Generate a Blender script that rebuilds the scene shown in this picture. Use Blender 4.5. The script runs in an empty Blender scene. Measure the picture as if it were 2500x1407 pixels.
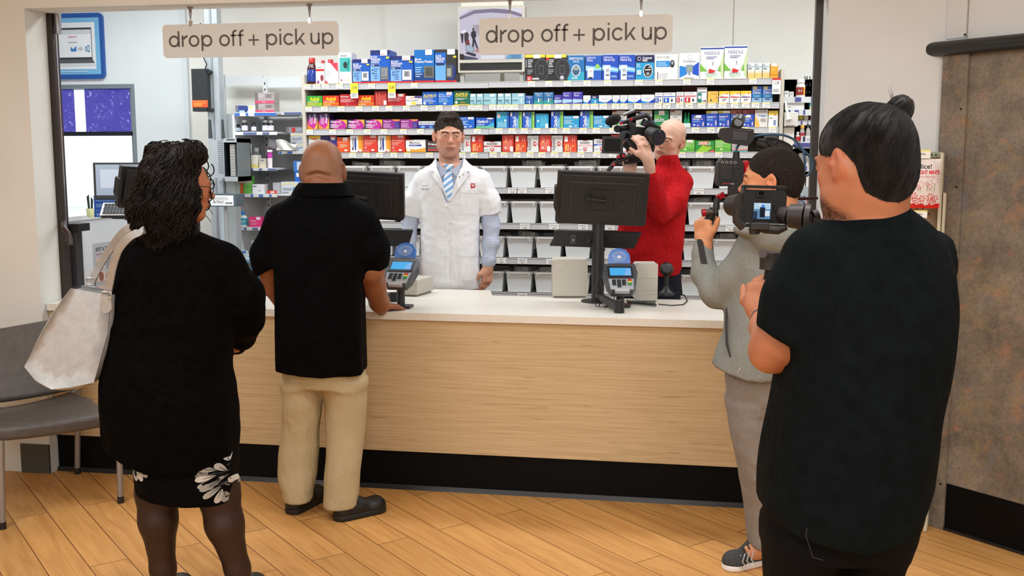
import bpy,bmesh,math,random
import numpy as np
from mathutils import Vector,Matrix
C=bpy.context.scene.collection
sc=bpy.context.scene
# ---- camera
EYE=1.60;YAW=math.radians(9.5);PITCH=math.radians(7.25);F=2500.0
cd=bpy.data.cameras.new('camera');cam=bpy.data.objects.new('camera',cd);C.objects.link(cam)
cd.sensor_width=36.0;cd.lens=36.0;cd.clip_start=0.05;cd.clip_end=200
cam.location=(0,0,EYE);cam.rotation_euler=(math.pi/2-PITCH,0,YAW)
sc.camera=cam
# ---- view, world and large lights
sc.view_settings.view_transform='Standard';sc.view_settings.look='None'
sc.view_settings.gamma=1.0;sc.view_settings.use_curve_mapping=False
sc.view_settings.exposure=0.0
sc.cycles.use_denoising=True
sc.cycles.max_bounces=7;sc.cycles.diffuse_bounces=4;sc.cycles.glossy_bounces=3
sc.cycles.transparent_max_bounces=12;sc.cycles.sample_clamp_indirect=6.0
W=bpy.data.worlds.new('daylight');sc.world=W;W.use_nodes=True
W.node_tree.nodes['Background'].inputs[0].default_value=(0.80,0.93,1.0,1)
W.node_tree.nodes['Background'].inputs[1].default_value=1.6
def area(name,loc,sx,sy,power,col,rot=(0,0,0)):
 l=bpy.data.lights.new(name,'AREA');l.shape='RECTANGLE';l.size=sx;l.size_y=sy
 l.energy=power;l.color=col
 o=bpy.data.objects.new(name,l);C.objects.link(o);o.location=loc;o.rotation_euler=rot
 return o
BACK_COL=(0.93,0.97,1.0);FRONT_COL=(0.93,0.975,1.0)
BACK_H=2.95;FRONT_H=2.85
for i,(x,y,p)in enumerate([(-2.3,5.62,21),(-0.6,5.62,19),(1.1,5.62,19),(2.8,5.62,19),(-3.6,5.9,19)]):
 area('ceiling_lamp_light',(x,y,BACK_H-0.05),1.2,0.3,p,BACK_COL)
for x,y,p in[(-2.2,2.9,19),(0.2,2.9,19),(2.2,2.4,13),(-2.6,0.6,34),(0.2,0.6,34),(2.6,0.2,22),(0.2,-2.0,46),(-2.6,-2.0,46),(3.0,-2.0,36),(0.2,-4.5,50),(-3,-4.5,50)]:
 area('ceiling_lamp_light',(x,y,FRONT_H-0.05),1.2,0.6,p*1.28,FRONT_COL)
 # ---- projection helpers
cy_,sy_=math.cos(YAW),math.sin(YAW);cp_,sp_=math.cos(PITCH),math.sin(PITCH)
def ray(px,py):
 xn=(px-1250)/F;yn=(703.5-py)/F
 return xn,cp_+yn*sp_,-sp_+yn*cp_
def PC(px,py,w):
 u,f,z=ray(px,py);t=w/f
 return np.array((u*t,w,EYE+z*t))
def toW(c):return Vector((c[0]*cy_-c[1]*sy_,c[0]*sy_+c[1]*cy_,c[2]))
def atD(px,py,w):return toW(PC(px,py,w))
def atY(px,py,Y):
 u,f,z=ray(px,py);X0=u*cy_-f*sy_;Y0=u*sy_+f*cy_;t=Y/Y0
 return Vector((X0*t,Y,EYE+z*t))
def atX(px,py,X):
 u,f,z=ray(px,py);X0=u*cy_-f*sy_;Y0=u*sy_+f*cy_;t=X/X0
 return Vector((X,Y0*t,EYE+z*t))
def atZ(px,py,Z):
 u,f,z=ray(px,py);X0=u*cy_-f*sy_;Y0=u*sy_+f*cy_;t=(Z-EYE)/z
 return Vector((X0*t,Y0*t,Z))
 # ---- materials
def lin(c):
 return tuple((v/255/12.92 if v/255<=0.04045 else((v/255+0.055)/1.055)**2.4)for v in c)
_m={}
def mat(col,rough=0.5,metal=0.0,spec=0.5,emit=0.0,key=None):
 k=(tuple(col),rough,metal,spec,emit)
 if k in _m:return _m[k]
 m=bpy.data.materials.new('paint_%d_%d_%d'%tuple(col));m.use_nodes=True
 b=m.node_tree.nodes['Principled BSDF'];c=lin(col)+(1,)
 b.inputs['Base Color'].default_value=c;b.inputs['Roughness'].default_value=rough
 b.inputs['Metallic'].default_value=metal;b.inputs['Specular IOR Level'].default_value=spec
 if emit:b.inputs['Base Color'].default_value=tuple(v*.15 for v in c[:3])+(1,);b.inputs['Emission Color'].default_value=c;b.inputs['Emission Strength'].default_value=emit
 _m[k]=m;return m
def nodes(m):return m.node_tree.nodes,m.node_tree.links
def noisy(name,c1,c2,scale,rough=0.6,bump=0.0,bscale=200,detail=6,stretch=(1,1,1),metal=0,spec=0.5,lo=.35,hi=.65):
 m=bpy.data.materials.new(name);m.use_nodes=True;n,l=nodes(m);b=n['Principled BSDF']
 b.inputs['Roughness'].default_value=rough;b.inputs['Metallic'].default_value=metal;b.inputs['Specular IOR Level'].default_value=spec
 tc=n.new('ShaderNodeTexCoord');mp=n.new('ShaderNodeMapping');mp.inputs['Scale'].default_value=stretch
 l.new(tc.outputs['Object'],mp.inputs[0])
 nz=n.new('ShaderNodeTexNoise');nz.inputs['Scale'].default_value=scale;nz.inputs['Detail'].default_value=detail
 l.new(mp.outputs[0],nz.inputs['Vector'])
 r=n.new('ShaderNodeValToRGB');r.color_ramp.elements[0].position=lo;r.color_ramp.elements[1].position=hi
 r.color_ramp.elements[0].color=lin(c1)+(1,);r.color_ramp.elements[1].color=lin(c2)+(1,)
 l.new(nz.outputs['Fac'],r.inputs[0]);l.new(r.outputs[0],b.inputs['Base Color'])
 if bump:
  n2=n.new('ShaderNodeTexNoise');n2.inputs['Scale'].default_value=bscale;n2.inputs['Detail'].default_value=4
  l.new(mp.outputs[0],n2.inputs['Vector'])
  bp=n.new('ShaderNodeBump');bp.inputs['Strength'].default_value=bump;bp.inputs['Distance'].default_value=0.01
  l.new(n2.outputs['Fac'],bp.inputs['Height']);l.new(bp.outputs[0],b.inputs['Normal'])
 return m
def colmat(name,rough=0.5,sss=0.0,bump=0.0,bscale=300,spec=0.4):
 m=bpy.data.materials.new(name);m.use_nodes=True;n,l=nodes(m);b=n['Principled BSDF']
 a=n.new('ShaderNodeVertexColor');a.layer_name='Col';l.new(a.outputs[0],b.inputs['Base Color'])
 b.inputs['Roughness'].default_value=rough;b.inputs['Specular IOR Level'].default_value=spec
 if sss:
  b.inputs['Subsurface Weight'].default_value=sss;b.inputs['Subsurface Scale'].default_value=0.01
  b.inputs['Subsurface Radius'].default_value=(1.0,0.35,0.2)
 if bump:
  tc=n.new('ShaderNodeTexCoord');n2=n.new('ShaderNodeTexNoise');n2.inputs['Scale'].default_value=bscale
  l.new(tc.outputs['Object'],n2.inputs['Vector'])
  bp=n.new('ShaderNodeBump');bp.inputs['Strength'].default_value=bump;bp.inputs['Distance'].default_value=0.004
  l.new(n2.outputs['Fac'],bp.inputs['Height']);l.new(bp.outputs[0],b.inputs['Normal'])
 return m
def clear(name,col,alpha=0.3,rough=0.1):
 m=bpy.data.materials.new(name);m.use_nodes=True;n,l=nodes(m);b=n['Principled BSDF']
 b.inputs['Base Color'].default_value=lin(col)+(1,);b.inputs['Roughness'].default_value=rough
 b.inputs['Alpha'].default_value=alpha
 return m
BLACK=mat((22,22,24),0.45);BLACKM=mat((7,7,7),0.6,0.0,0.12);DARK=mat((38,38,41),0.5)
WHITE=mat((238,240,240),0.5);CHROME=mat((200,200,205),0.25,1.0);STEEL=mat((150,150,155),0.35,1.0)
# ---- text glyph cache
_t={}
def glyphs(s,bold=0.0,res=3):
 k=(s,bold,res)
 if k in _t:return _t[k]
 cu=bpy.data.curves.new('t','FONT');cu.body=s;cu.resolution_u=res;cu.offset=bold
 o=bpy.data.objects.new('t',cu);C.objects.link(o)
 me=o.to_mesh();V=np.array([v.co[:2]for v in me.vertices])if len(me.vertices)else np.zeros((0,2))
 Fs=[tuple(p.vertices)for p in me.polygons];o.to_mesh_clear()
 bpy.data.objects.remove(o);bpy.data.curves.remove(cu)
 if len(V):
  mn=V.min(0);mx=V.max(0);V=(V-mn)/np.maximum(mx-mn,1e-6);asp=(mx-mn)[0]/max((mx-mn)[1],1e-6)
 else:asp=1
 _t[k]=(V,Fs,asp);return _t[k]
 # ---- mesh builder
class MB:
 def __init__(s):s.v=[];s.f=[];s.mi=[];s.sm=[];s.mats=[];s.M=Matrix.Identity(4)
 def m(s,mt):
  if mt not in s.mats:s.mats.append(mt)
  return s.mats.index(mt)
 def add(s,vs,fs,mt,smooth=False):
  o=len(s.v);M=s.M;s.v+=[tuple(M@Vector(v))for v in vs];k=s.m(mt)
  for f in fs:s.f.append(tuple(i+o for i in f));s.mi.append(k);s.sm.append(smooth)
  return s
 def box(s,a,b,mt,R=None):
  x0,x1=sorted((a[0],b[0]));y0,y1=sorted((a[1],b[1]));z0,z1=sorted((a[2],b[2]))
  vs=[(x,y,z)for z in(z0,z1)for y in(y0,y1)for x in(x0,x1)]
  if R is not None:
   c=Vector(((x0+x1)/2,(y0+y1)/2,(z0+z1)/2));vs=[tuple(c+R@(Vector(v)-c))for v in vs]
  return s.add(vs,[(0,2,3,1),(4,5,7,6),(0,1,5,4),(2,6,7,3),(0,4,6,2),(1,3,7,5)],mt)
 def cbox(s,c,d,mt,R=None):
  return s.box([c[i]-d[i]/2 for i in range(3)],[c[i]+d[i]/2 for i in range(3)],mt,R)
 def prism(s,pts,fn,d0,d1,mt,smooth=False):
  n=len(pts);vs=[fn(a,b,d0)for a,b in pts]+[fn(a,b,d1)for a,b in pts]
  s.add(vs,[tuple(range(n))[::-1],tuple(range(n,2*n))],mt)
  return s.add(vs,[(i,(i+1)%n,n+(i+1)%n,n+i)for i in range(n)],mt,smooth)
 def cone(s,p,q,r1,r2,mt,n=16,caps=True,sx=1.0):
  p=Vector(p);q=Vector(q);d=(q-p).normalized()
  a=d.orthogonal().normalized()if abs(d.z)<.99 else Vector((1,0,0));a=(a-d*a.dot(d)).normalized();b=d.cross(a)
  vs=[]
  for c,r in((p,r1),(q,r2)):
   for i in range(n):
    t=2*math.pi*i/n;vs.append(tuple(c+a*(r*math.cos(t))+b*(r*math.sin(t)*sx)))
  s.add(vs,[(i,(i+1)%n,n+(i+1)%n,n+i)for i in range(n)],mt,True)
  if caps:s.add(vs,[tuple(range(n))[::-1],tuple(range(n,2*n))],mt)
  return s
 def lathe(s,base,prof,mt,n=20,ax=None,sy=1.0):
  base=Vector(base);vs=[]
  R=Matrix.Identity(3)if ax is None else Vector((0,0,1)).rotation_difference(Vector(ax)).to_matrix()
  for r,h in prof:
   for i in range(n):
    t=2*math.pi*i/n;vs.append(tuple(base+R@Vector((r*math.cos(t),r*sy*math.sin(t),h))))
  k=len(prof)
  fs=[(j*n+i,j*n+(i+1)%n,(j+1)*n+(i+1)%n,(j+1)*n+i)for j in range(k-1)for i in range(n)]
  s.add(vs,fs,mt,True);s.add(vs,[tuple(range(n))[::-1],tuple(range((k-1)*n,k*n))],mt);return s
 def ell(s,c,r,mt,n=20,m=12,R=None):
  vs=[];fs=[]
  for j in range(m+1):
   ph=math.pi*j/m
   for i in range(n):
    t=2*math.pi*i/n;v=Vector((r[0]*math.sin(ph)*math.cos(t),r[1]*math.sin(ph)*math.sin(t),r[2]*math.cos(ph)))
    if R is not None:v=R@v
    vs.append(tuple(Vector(c)+v))
  for j in range(m):
   for i in range(n):fs.append((j*n+i,(j+1)*n+i,(j+1)*n+(i+1)%n,j*n+(i+1)%n))
  return s.add(vs,fs,mt,True)
 def tube(s,pts,r,mt,n=8,close=False,sy=1.0):
  pts=[Vector(p)for p in pts];k=len(pts);vs=[];rr=r if hasattr(r,'__len__')else[r]*k
  a=None
  for i,p in enumerate(pts):
   d=(pts[min(i+1,k-1)]-pts[max(i-1,0)]).normalized()
   if a is None:a=d.orthogonal().normalized()
   a=(a-d*a.dot(d)).normalized();b=d.cross(a)
   for j in range(n):
    t=2*math.pi*j/n;vs.append(tuple(p+(a*math.cos(t)+b*math.sin(t)*sy)*rr[i]))
  s.add(vs,[(i*n+j,i*n+(j+1)%n,(i+1)*n+(j+1)%n,(i+1)*n+j)for i in range(k-1)for j in range(n)],mt,True)
  return s.add(vs,[tuple(range(n))[::-1],tuple(range((k-1)*n,k*n))],mt)
 def quad(s,pts,mt):return s.add(pts,[tuple(range(len(pts)))],mt)
 def plane_text(s,txt,fn,x0,y0,x1,y1,d,mt,bold=0.0,rot=0,keep=False,res=3):
  V,Fs,asp=glyphs(txt,bold,res)
  if not len(V):return s
  if keep:
   w=x1-x0;h=y1-y0;tw=min(w,abs(h)*asp);th=tw/asp*(1 if h>0 else-1);cx=(x0+x1)/2;c_y=(y0+y1)/2
   x0,x1,y0,y1=cx-tw/2,cx+tw/2,c_y-th/2,c_y+th/2
  P=[]
  for a,b in V:
   if rot==90:a,b=1-b,a
   elif rot==-90:a,b=b,1-a
   P.append(fn(x0+a*(x1-x0),y0+b*(y1-y0),d))
  return s.add(P,Fs,mt)
 def mesh(s,name,off=(0,0,0)):
  me=bpy.data.meshes.new(name);ox,oy,oz=off
  me.from_pydata([(x-ox,y-oy,z-oz)for x,y,z in s.v],[],s.f)
  for mt in s.mats:me.materials.append(mt)
  me.polygons.foreach_set('material_index',s.mi);me.polygons.foreach_set('use_smooth',s.sm);me.update();return me
 def obj(s,name,parent=None,bevel=0,label=None,seg=2):
  off=tuple(parent.matrix_world.translation)if parent is not None and parent.name in ORG else(0,0,0)
  if parent is not None:off=ORG.get(parent.name,(0,0,0))
  o=bpy.data.objects.new(name,s.mesh(name,off));C.objects.link(o)
  if parent is not None:o.parent=parent;ORG[o.name]=off
  if label:o['label']=label
  if bevel:
   b=o.modifiers.new('bevel','BEVEL');b.width=bevel;b.segments=seg;b.limit_method='ANGLE';b.angle_limit=math.radians(40)
  return o
ORG={}
def thing(name,label,cat,loc=(0,0,0),group=None):
 o=bpy.data.objects.new(name,None);C.objects.link(o);o.location=loc;o.empty_display_size=0.1
 ORG[o.name]=tuple(loc);o['label']=label;o['category']=cat
 if group:o['group']=group
 return o
def tag(o,label,cat,group=None):
 o['label']=label;o['category']=cat
 if group:o['group']=group
 return o
def struct(name,mb,bevel=0):
 o=mb.obj(name,bevel=bevel);o['kind']='structure';return o
 # ---- the room
YC=4.645
CT=0.872
YSH=6.41
YW=6.95
m_cream=noisy('cream_wall',(220,222,218),(225,227,223),3,0.75,0.05,120)
m_white=noisy('white_wall',(212,217,219),(217,222,224),3,0.7,0.05,120)
m_inner=noisy('back_wall',(232,231,224),(238,237,230),2,0.7,0.04,120)
m_ceil=noisy('ceiling_white',(225,225,222),(235,235,232),40,0.9)
def floor_mat():
 m=bpy.data.materials.new('wood_plank_floor');m.use_nodes=True;n,l=nodes(m);b=n['Principled BSDF']
 tc=n.new('ShaderNodeTexCoord');mp=n.new('ShaderNodeMapping');mp.inputs['Rotation'].default_value=(0,0,math.radians(45))
 l.new(tc.outputs['Object'],mp.inputs[0])
 br=n.new('ShaderNodeTexBrick');br.inputs['Scale'].default_value=1.0
 br.inputs['Brick Width'].default_value=1.22;br.inputs['Row Height'].default_value=0.148
 br.inputs['Mortar Size'].default_value=0.0022;br.inputs['Mortar Smooth'].default_value=0.1;br.inputs['Bias'].default_value=0
 br.offset=0.37;br.offset_frequency=2
 br.inputs['Color1'].default_value=(0,0,0,1);br.inputs['Color2'].default_value=(1,1,1,1);br.inputs['Mortar'].default_value=(.5,.5,.5,1)
 l.new(mp.outputs[0],br.inputs['Vector'])
 m2=n.new('ShaderNodeMapping');m2.inputs['Scale'].default_value=(1.3,16,1);l.new(mp.outputs[0],m2.inputs[0])
 va=n.new('ShaderNodeVectorMath');va.operation='ADD'
 sc1=n.new('ShaderNodeVectorMath');sc1.operation='SCALE';sc1.inputs['Scale'].default_value=9.0
 l.new(br.outputs['Color'],sc1.inputs[0]);l.new(m2.outputs[0],va.inputs[0]);l.new(sc1.outputs[0],va.inputs[1])
 nz=n.new('ShaderNodeTexNoise');nz.inputs['Scale'].default_value=1.6;nz.inputs['Detail'].default_value=8;nz.inputs['Distortion'].default_value=1.2
 l.new(va.outputs[0],nz.inputs['Vector'])
 r=n.new('ShaderNodeValToRGB');e=r.color_ramp.elements
 e[0].position=0.2;e[0].color=lin((184,128,70))+(1,);e[1].position=0.8;e[1].color=lin((222,170,106))+(1,)
 e2=r.color_ramp.elements.new(0.5);e2.color=lin((208,153,88))+(1,)
 l.new(nz.outputs['Fac'],r.inputs[0])
 hs=n.new('ShaderNodeHueSaturation');mr=n.new('ShaderNodeMapRange')
 l.new(br.outputs['Color'],mr.inputs[0]);mr.inputs['To Min'].default_value=0.86;mr.inputs['To Max'].default_value=1.08
 l.new(mr.outputs[0],hs.inputs['Value']);l.new(r.outputs[0],hs.inputs['Color'])
 mx=n.new('ShaderNodeMix');mx.data_type='RGBA';l.new(br.outputs['Fac'],mx.inputs[0]);l.new(hs.outputs[0],mx.inputs[6])
 mx.inputs[7].default_value=lin((120,74,38))+(1,);l.new(mx.outputs[2],b.inputs['Base Color'])
 b.inputs['Roughness'].default_value=0.42;b.inputs['Specular IOR Level'].default_value=0.4
 return m
s=MB();s.box((-7,-6,-0.1),(7,8.5,0),floor_mat());struct('floor',s)
s=MB();s.box((-7,-6,FRONT_H),(7,YC+0.1,FRONT_H+0.1),m_ceil);struct('ceiling',s)
s=MB();s.box((-7,YC+0.1,BACK_H),(7,8.5,BACK_H+0.1),m_ceil);struct('ceiling_back',s)
TH=0.17;YF=YC-0.03
LXF=atY(62,1155,YF).x;LX=atY(62,20,YF).x;zh=atY(300,14,YF).z
LX=atY(81,400,YF).x;LX0=atY(11,400,YF).x;RX=atY(2012,300,YF).x
RX1=atY(2296,400,YF).x
pass
s=MB()
s.prism([(LX0,YF),(LX,YF),(LX,YF+TH),(LX0-.17,YF+TH)],lambda a,b,d:(a,b,d),0,FRONT_H,m_cream)
struct('wall_front_left',s)
s=MB();s.box((RX,YF,0),(RX1+0.02,YF+TH,FRONT_H),m_white);struct('wall_front_right',s)
s=MB();s.box((LX,YF,zh),(RX,YF+TH,FRONT_H),m_cream);struct('wall_header',s)
def diag(x0,y0,sx,L,mt,name,t=0.12,z0=0,z1=FRONT_H):
 s=MB();q=math.sqrt(.5)
 p=[(x0,y0),(x0+sx*L*q,y0-L*q),(x0+sx*(L*q+t*q),y0-L*q+t*q),(x0+sx*t*q,y0+t*q)]
 s.prism(p,lambda a,b,d:(a,b,d),z0,z1,mt);return struct(name,s)
q=math.sqrt(.5)
s=MB();s.prism([(LX0,YF),(LX0-.5*q,YF+.5*q),(LX0-.5*q-.1,YF+.5*q-.04),(LX0-.14,YF)],lambda a,b,d:(a,b,d),0,FRONT_H,m_cream);s.box((-7,YF+.5*q-.04,0),(LX0-.5*q,YF+.5*q+.02,FRONT_H),m_cream)
struct('wall_left_diagonal',s)
def marble_mat():
 m=bpy.data.materials.new('marbled_laminate');m.use_nodes=True;n,l=nodes(m);b=n['Principled BSDF']
 tc=n.new('ShaderNodeTexCoord')
 def nz(sc_,det,dist=0.0,seed=0.0):
  mp=n.new('ShaderNodeMapping');mp.inputs['Location'].default_value=(seed,seed*2,seed*.5);l.new(tc.outputs['Object'],mp.inputs[0])
  t=n.new('ShaderNodeTexNoise');t.inputs['Scale'].default_value=sc_;t.inputs['Detail'].default_value=det;t.inputs['Distortion'].default_value=dist
  l.new(mp.outputs[0],t.inputs['Vector']);return t
 def ramp(src,p0,c0,p1,c1,mid=None):
  r=n.new('ShaderNodeValToRGB');r.color_ramp.elements[0].position=p0;r.color_ramp.elements[0].color=c0+(1,)
  r.color_ramp.elements[1].position=p1;r.color_ramp.elements[1].color=c1+(1,);l.new(src.outputs['Fac'],r.inputs[0]);return r
 base=ramp(nz(7,10,.6),.3,lin((104,95,84)),.7,lin((142,129,113)))
 fine=nz(70,8,1.2,4.0)
 f2=ramp(fine,.35,(0.75,)*3,.68,(1.15,)*3)
 mul=n.new('ShaderNodeMix');mul.data_type='RGBA';mul.blend_type='MULTIPLY';mul.inputs[0].default_value=1
 l.new(base.outputs[0],mul.inputs[6]);l.new(f2.outputs[0],mul.inputs[7]);cur=mul.outputs[2]
 for seed,col,th in((11.0,(178,122,78),.62),(23.0,(112,116,128),.60),(31.0,(150,128,84),.60),(47.0,(168,118,104),.63)):
  r=ramp(nz(11,9,.8,seed),th-.03,(0,0,0),th+.10,(0.42,)*3)
  mx=n.new('ShaderNodeMix');mx.data_type='RGBA';l.new(r.outputs[0],mx.inputs[0]);l.new(cur,mx.inputs[6]);mx.inputs[7].default_value=lin(col)+(1,);cur=mx.outputs[2]
 l.new(cur,b.inputs['Base Color']);b.inputs['Roughness'].default_value=0.5
 return m
m_marble=marble_mat()
diag(RX1,YF,1,4.2,m_white,'wall_right_diagonal',z1=FRONT_H)
zr=atY(2300,120,YF).z
def onR(a,z,off):
 return(RX1+a*q-off*q,YF-a*q-off*q,z)
s=MB();s.prism([(0.0,0.006),(4.2,0.006),(4.2,0.0),(0,0)],lambda a,b,d:onR(a,d,b),0,zr,m_marble);struct('trim_1',s)
a1=0.115
s=MB();s.prism([(0.0,0.022),(a1,0.022),(a1,0.006),(0,0.006)],lambda a,b,d:onR(a,d,b),0,zr,m_marble)
for z in(0.2,0.52,0.84,1.16,1.48,1.8,2.1):s.cone(onR(a1-0.022,z,0.021),onR(a1-0.022,z,0.024),0.005,0.005,BLACK,8)
struct('trim_2',s)
s=MB();s.prism([(a1,0.012),(4.2,0.012),(4.2,0.006),(a1,0.006)],lambda a,b,d:onR(a,d,b),0.0,0.205,BLACKM)
s.prism([(a1,0.02),(4.2,0.02),(4.2,0.006),(a1,0.006)],lambda a,b,d:onR(a,d,b),0.0,0.012,BLACK);struct('baseboard_right',s)
s=MB();s.prism([(0.0,0.006),(0.09,0.006),(0.09,0.0),(0,0)],lambda a,b,d:onR(a,d,b),zr+.04,FRONT_H,m_white)
s.prism([(0.088,0.007),(0.092,0.007),(0.092,0.0),(0.088,0)],lambda a,b,d:onR(a,d,b),zr+.04,FRONT_H,mat((170,166,158)));struct('trim_3',s)
s=MB();rp=[]
zc=zr+0.0
ra,rb=-0.075,4.15
for i in range(9):
 t=math.pi/2+math.pi*i/8
s.tube([onR(ra,zc,0.03)]+[onR(ra+0.02,zc,0.03),onR(rb,zc,0.03)],[0.016,0.03,0.03],mat((24,24,25),0.35),20,sy=1.0)
tag(s.obj('bumper_rail'),'black rounded bumper rail running along the top of the marbled wall panelling','rail')
s=MB();s.box((LX0,YF-0.012,0),(LX,YF,0.15),mat((70,74,70),.4));
s.prism([(LX0,YF-.012),(LX0-.5*q,YF+.5*q-.012),(LX0-.5*q,YF+.5*q),(LX0,YF)],lambda a,b,d:(a,b,d),0,.15,mat((70,74,70),.4));struct('baseboard_left',s)
s=MB();wx0,wx1=-6.0,4.4
WL=atY(140,300,YW).x;WR=atY(333,300,YW).x;WT=atY(250,206,YW).z;WB=1.12
s.box((wx0,YW,0),(WL-.45,YW+.16,BACK_H),m_inner);s.box((WR,YW,0),(wx1,YW+.16,BACK_H),m_inner)
s.box((WL-.45,YW,WT),(WR,YW+.16,BACK_H),m_inner);s.box((WL-.45,YW,0),(WR,YW+.16,WB),m_inner)
struct('wall_back',s)
m_daytint=noisy('daylight_tinted_wall',(228,234,236),(234,239,240),2,0.6)  # bluish window daylight put into the colour of this wall part
xe=atY(452,300,YW).x
s=MB();s.box((WR,YW-.006,0),(xe,YW,BACK_H),m_daytint);s.box((wx0,YW-.006,WT),(WR,YW,BACK_H),m_daytint);s.box((wx0,YW-.006,0),(WR,YW,WB),m_daytint);struct('trim_7',s)  # thin sheet added over the back wall to carry the daylight tint
s=MB();s.box((wx0-.1,YF+TH,0),(wx0,YW+.16,BACK_H),m_inner);struct('wall_back_left',s)
s=MB();s.box((wx1,YF+TH,0),(wx1+.1,YW+.16,BACK_H),m_inner);struct('wall_back_right',s)
s=MB();s.box((-7,-6,0),(-6.9,8,FRONT_H),m_cream);struct('wall_far_left',s)
s=MB();s.box((-7,-6,0),(7,-5.9,FRONT_H),m_cream);struct('wall_far_behind',s)
s=MB();s.box((6.9,-6,0),(7,2,FRONT_H),m_cream);struct('wall_far_right',s)
s=MB();xj=atY(947,60,YW-.05).x;s.box((xj-0.012,YW-.06,0),(wx1,YW,BACK_H),m_inner);struct('trim_4',s)
s=MB()
for px in(1790,):
 x=atY(px,80,YW-.06).x;s.box((x-.003,YW-.0625,0),(x+.003,YW-.06,BACK_H),mat((185,180,170)))
struct('trim_5',s)
# ---- wall shelving with medicine boxes
m_rail=mat((188,189,192),0.35,0.0);m_deck=mat((205,203,198),0.5);m_unit=mat((206,199,186),0.55)
m_kick=mat((70,66,60),0.7);m_panel=mat((112,105,94),0.7)
m_tag=mat((243,243,240),0.5);m_tagy=mat((240,232,130),0.5);m_ink=mat((90,90,95),0.6);m_yel=mat((245,220,60),0.5)
SZ=[atY(1250,v,YSH).z for v in(198.5,255,313,371.5,458.5,545.5,630.5,715.5)]
RAIL=0.039
SEC=[atY(746,300,YSH).x,atY(1193,300,YSH).x,atY(1545,300,YSH).x,atY(1902,300,YSH).x]
pass
SHELFNAME=['top shelf','second shelf','third shelf','fourth shelf','upper bin shelf','second bin shelf','third bin shelf','lowest bin shelf']
units=[];shelves={}
ulab=['left bay of the long medicine wall shelving, blood pressure boxes on top','middle bay of the medicine wall shelving, under the ceiling screen','right bay of the medicine wall shelving, lancet boxes at its end']
for k in range(3):
 x0,x1=SEC[k],SEC[k+1]
 u=thing('shelving_unit',ulab[k],'shelving',((x0+x1)/2,YSH+.25,0));units.append(u)
 s=MB();s.box((x0,YSH+.44,0.1),(x1,YSH+.455,SZ[0]+.02),m_panel);s.obj('back_panel',u)
 s=MB();s.box((x0,YSH+.02,0),(x1,YSH+.44,0.1),m_kick);s.obj('kick_base',u)
 for i,z in enumerate(SZ):
  s=MB();dz=-0.002 if k==0 else 0
  s.box((x0+.002,YSH+.012,z-.02+dz),(x1-.002,YSH+.44,z+dz-.004),m_deck)
  s.prism([(0,-.034),(.012,-.036),(.012,-.001),(.004,0)],lambda a,b,d,z=z,dz=dz:(d,YSH+a,z+b+dz),x0+.001,x1-.001,m_rail)
  s.box((x0+.001,YSH-.001,z-.0375+dz),(x1-.001,YSH+.012,z-.034+dz),m_deck)
  s.box((x0+.001,YSH+.001,z-.003+dz),(x1-.001,YSH+.012,z+dz+.0005),m_deck)
  shelves[(k,i)]=s.obj('shelf',u)
for k,nm in((0,'end_panel'),(2,'end_panel')):
 s=MB();x=SEC[0]-.022 if k==0 else SEC[3]+.002
 s.box((x,YSH+.0,0),(x+.022,YSH+.46,SZ[0]+.055 if k else SZ[0]+.06),m_unit);s.obj('end_panel',units[k],bevel=.003)
for xx,u in((SEC[1],units[1]),(SEC[2],units[2])):
 s=MB();s.box((xx+.001,YSH+.41,0.1),(xx+.026,YSH+.437,SZ[0]+.04),m_panel);s.obj('upright',u)
def secof(x):return 0 if x<SEC[1]else(1 if x<SEC[2]else 2)
def price_tag(i,px,txt,w=.044,h=.034,z_off=0.0,hang=0):
 x=atY(px,300,YSH).x;k=secof(x);z=SZ[i]
 if x+w>SEC[k+1]:x=SEC[k+1]-w-.002
 s=MB();y=YSH-.004;dz=-.002
 fn=lambda a,b,d:(x+a*w,y-d,z+dz-h+b*h)
 s.box((x,y,z+dz-h),(x+w,y+.0035,z+dz),m_tag)
 s.quad([fn(0,.84,.0003),fn(1,.84,.0003),fn(1,1,.0003),fn(0,1,.0003)],m_tagy)
 s.plane_text(txt,fn,.25,.36,.88,.76,.0004,m_ink,keep=True,res=2)
 s.quad([fn(.1,.14,.0003),fn(.7,.14,.0003),fn(.7,.2,.0003),fn(.1,.2,.0003)],m_ink)
 s.obj('price_tag',shelves[(k,i)])
def hanging_tag(i,px,big,col,cols,top='',w=.05,h=.095):
 x=atY(px,300,YSH).x;z=SZ[i];k=secof(x);s=MB();y=YSH-.007
 fn=lambda a,b,d:(x+a*w,y-d,z+.0-h+b*h)
 s.box((x,y,z-h),(x+w,y+.002,z),m_tag)
 s.quad([fn(0,cols,.0003),fn(1,cols,.0003),fn(1,1,.0003),fn(0,1,.0003)],col)
 s.plane_text(big,fn,.12,.58,.9,.78,.0006,mat((60,55,30)),.01,keep=True)
 for b in(.12,.2,.27):s.quad([fn(.1,b,.0003),fn(.8,b,.0003),fn(.8,b+.03,.0003),fn(.1,b+.03,.0003)],m_ink)
 s.obj('sale_tag',shelves[(k,i)])
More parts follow.
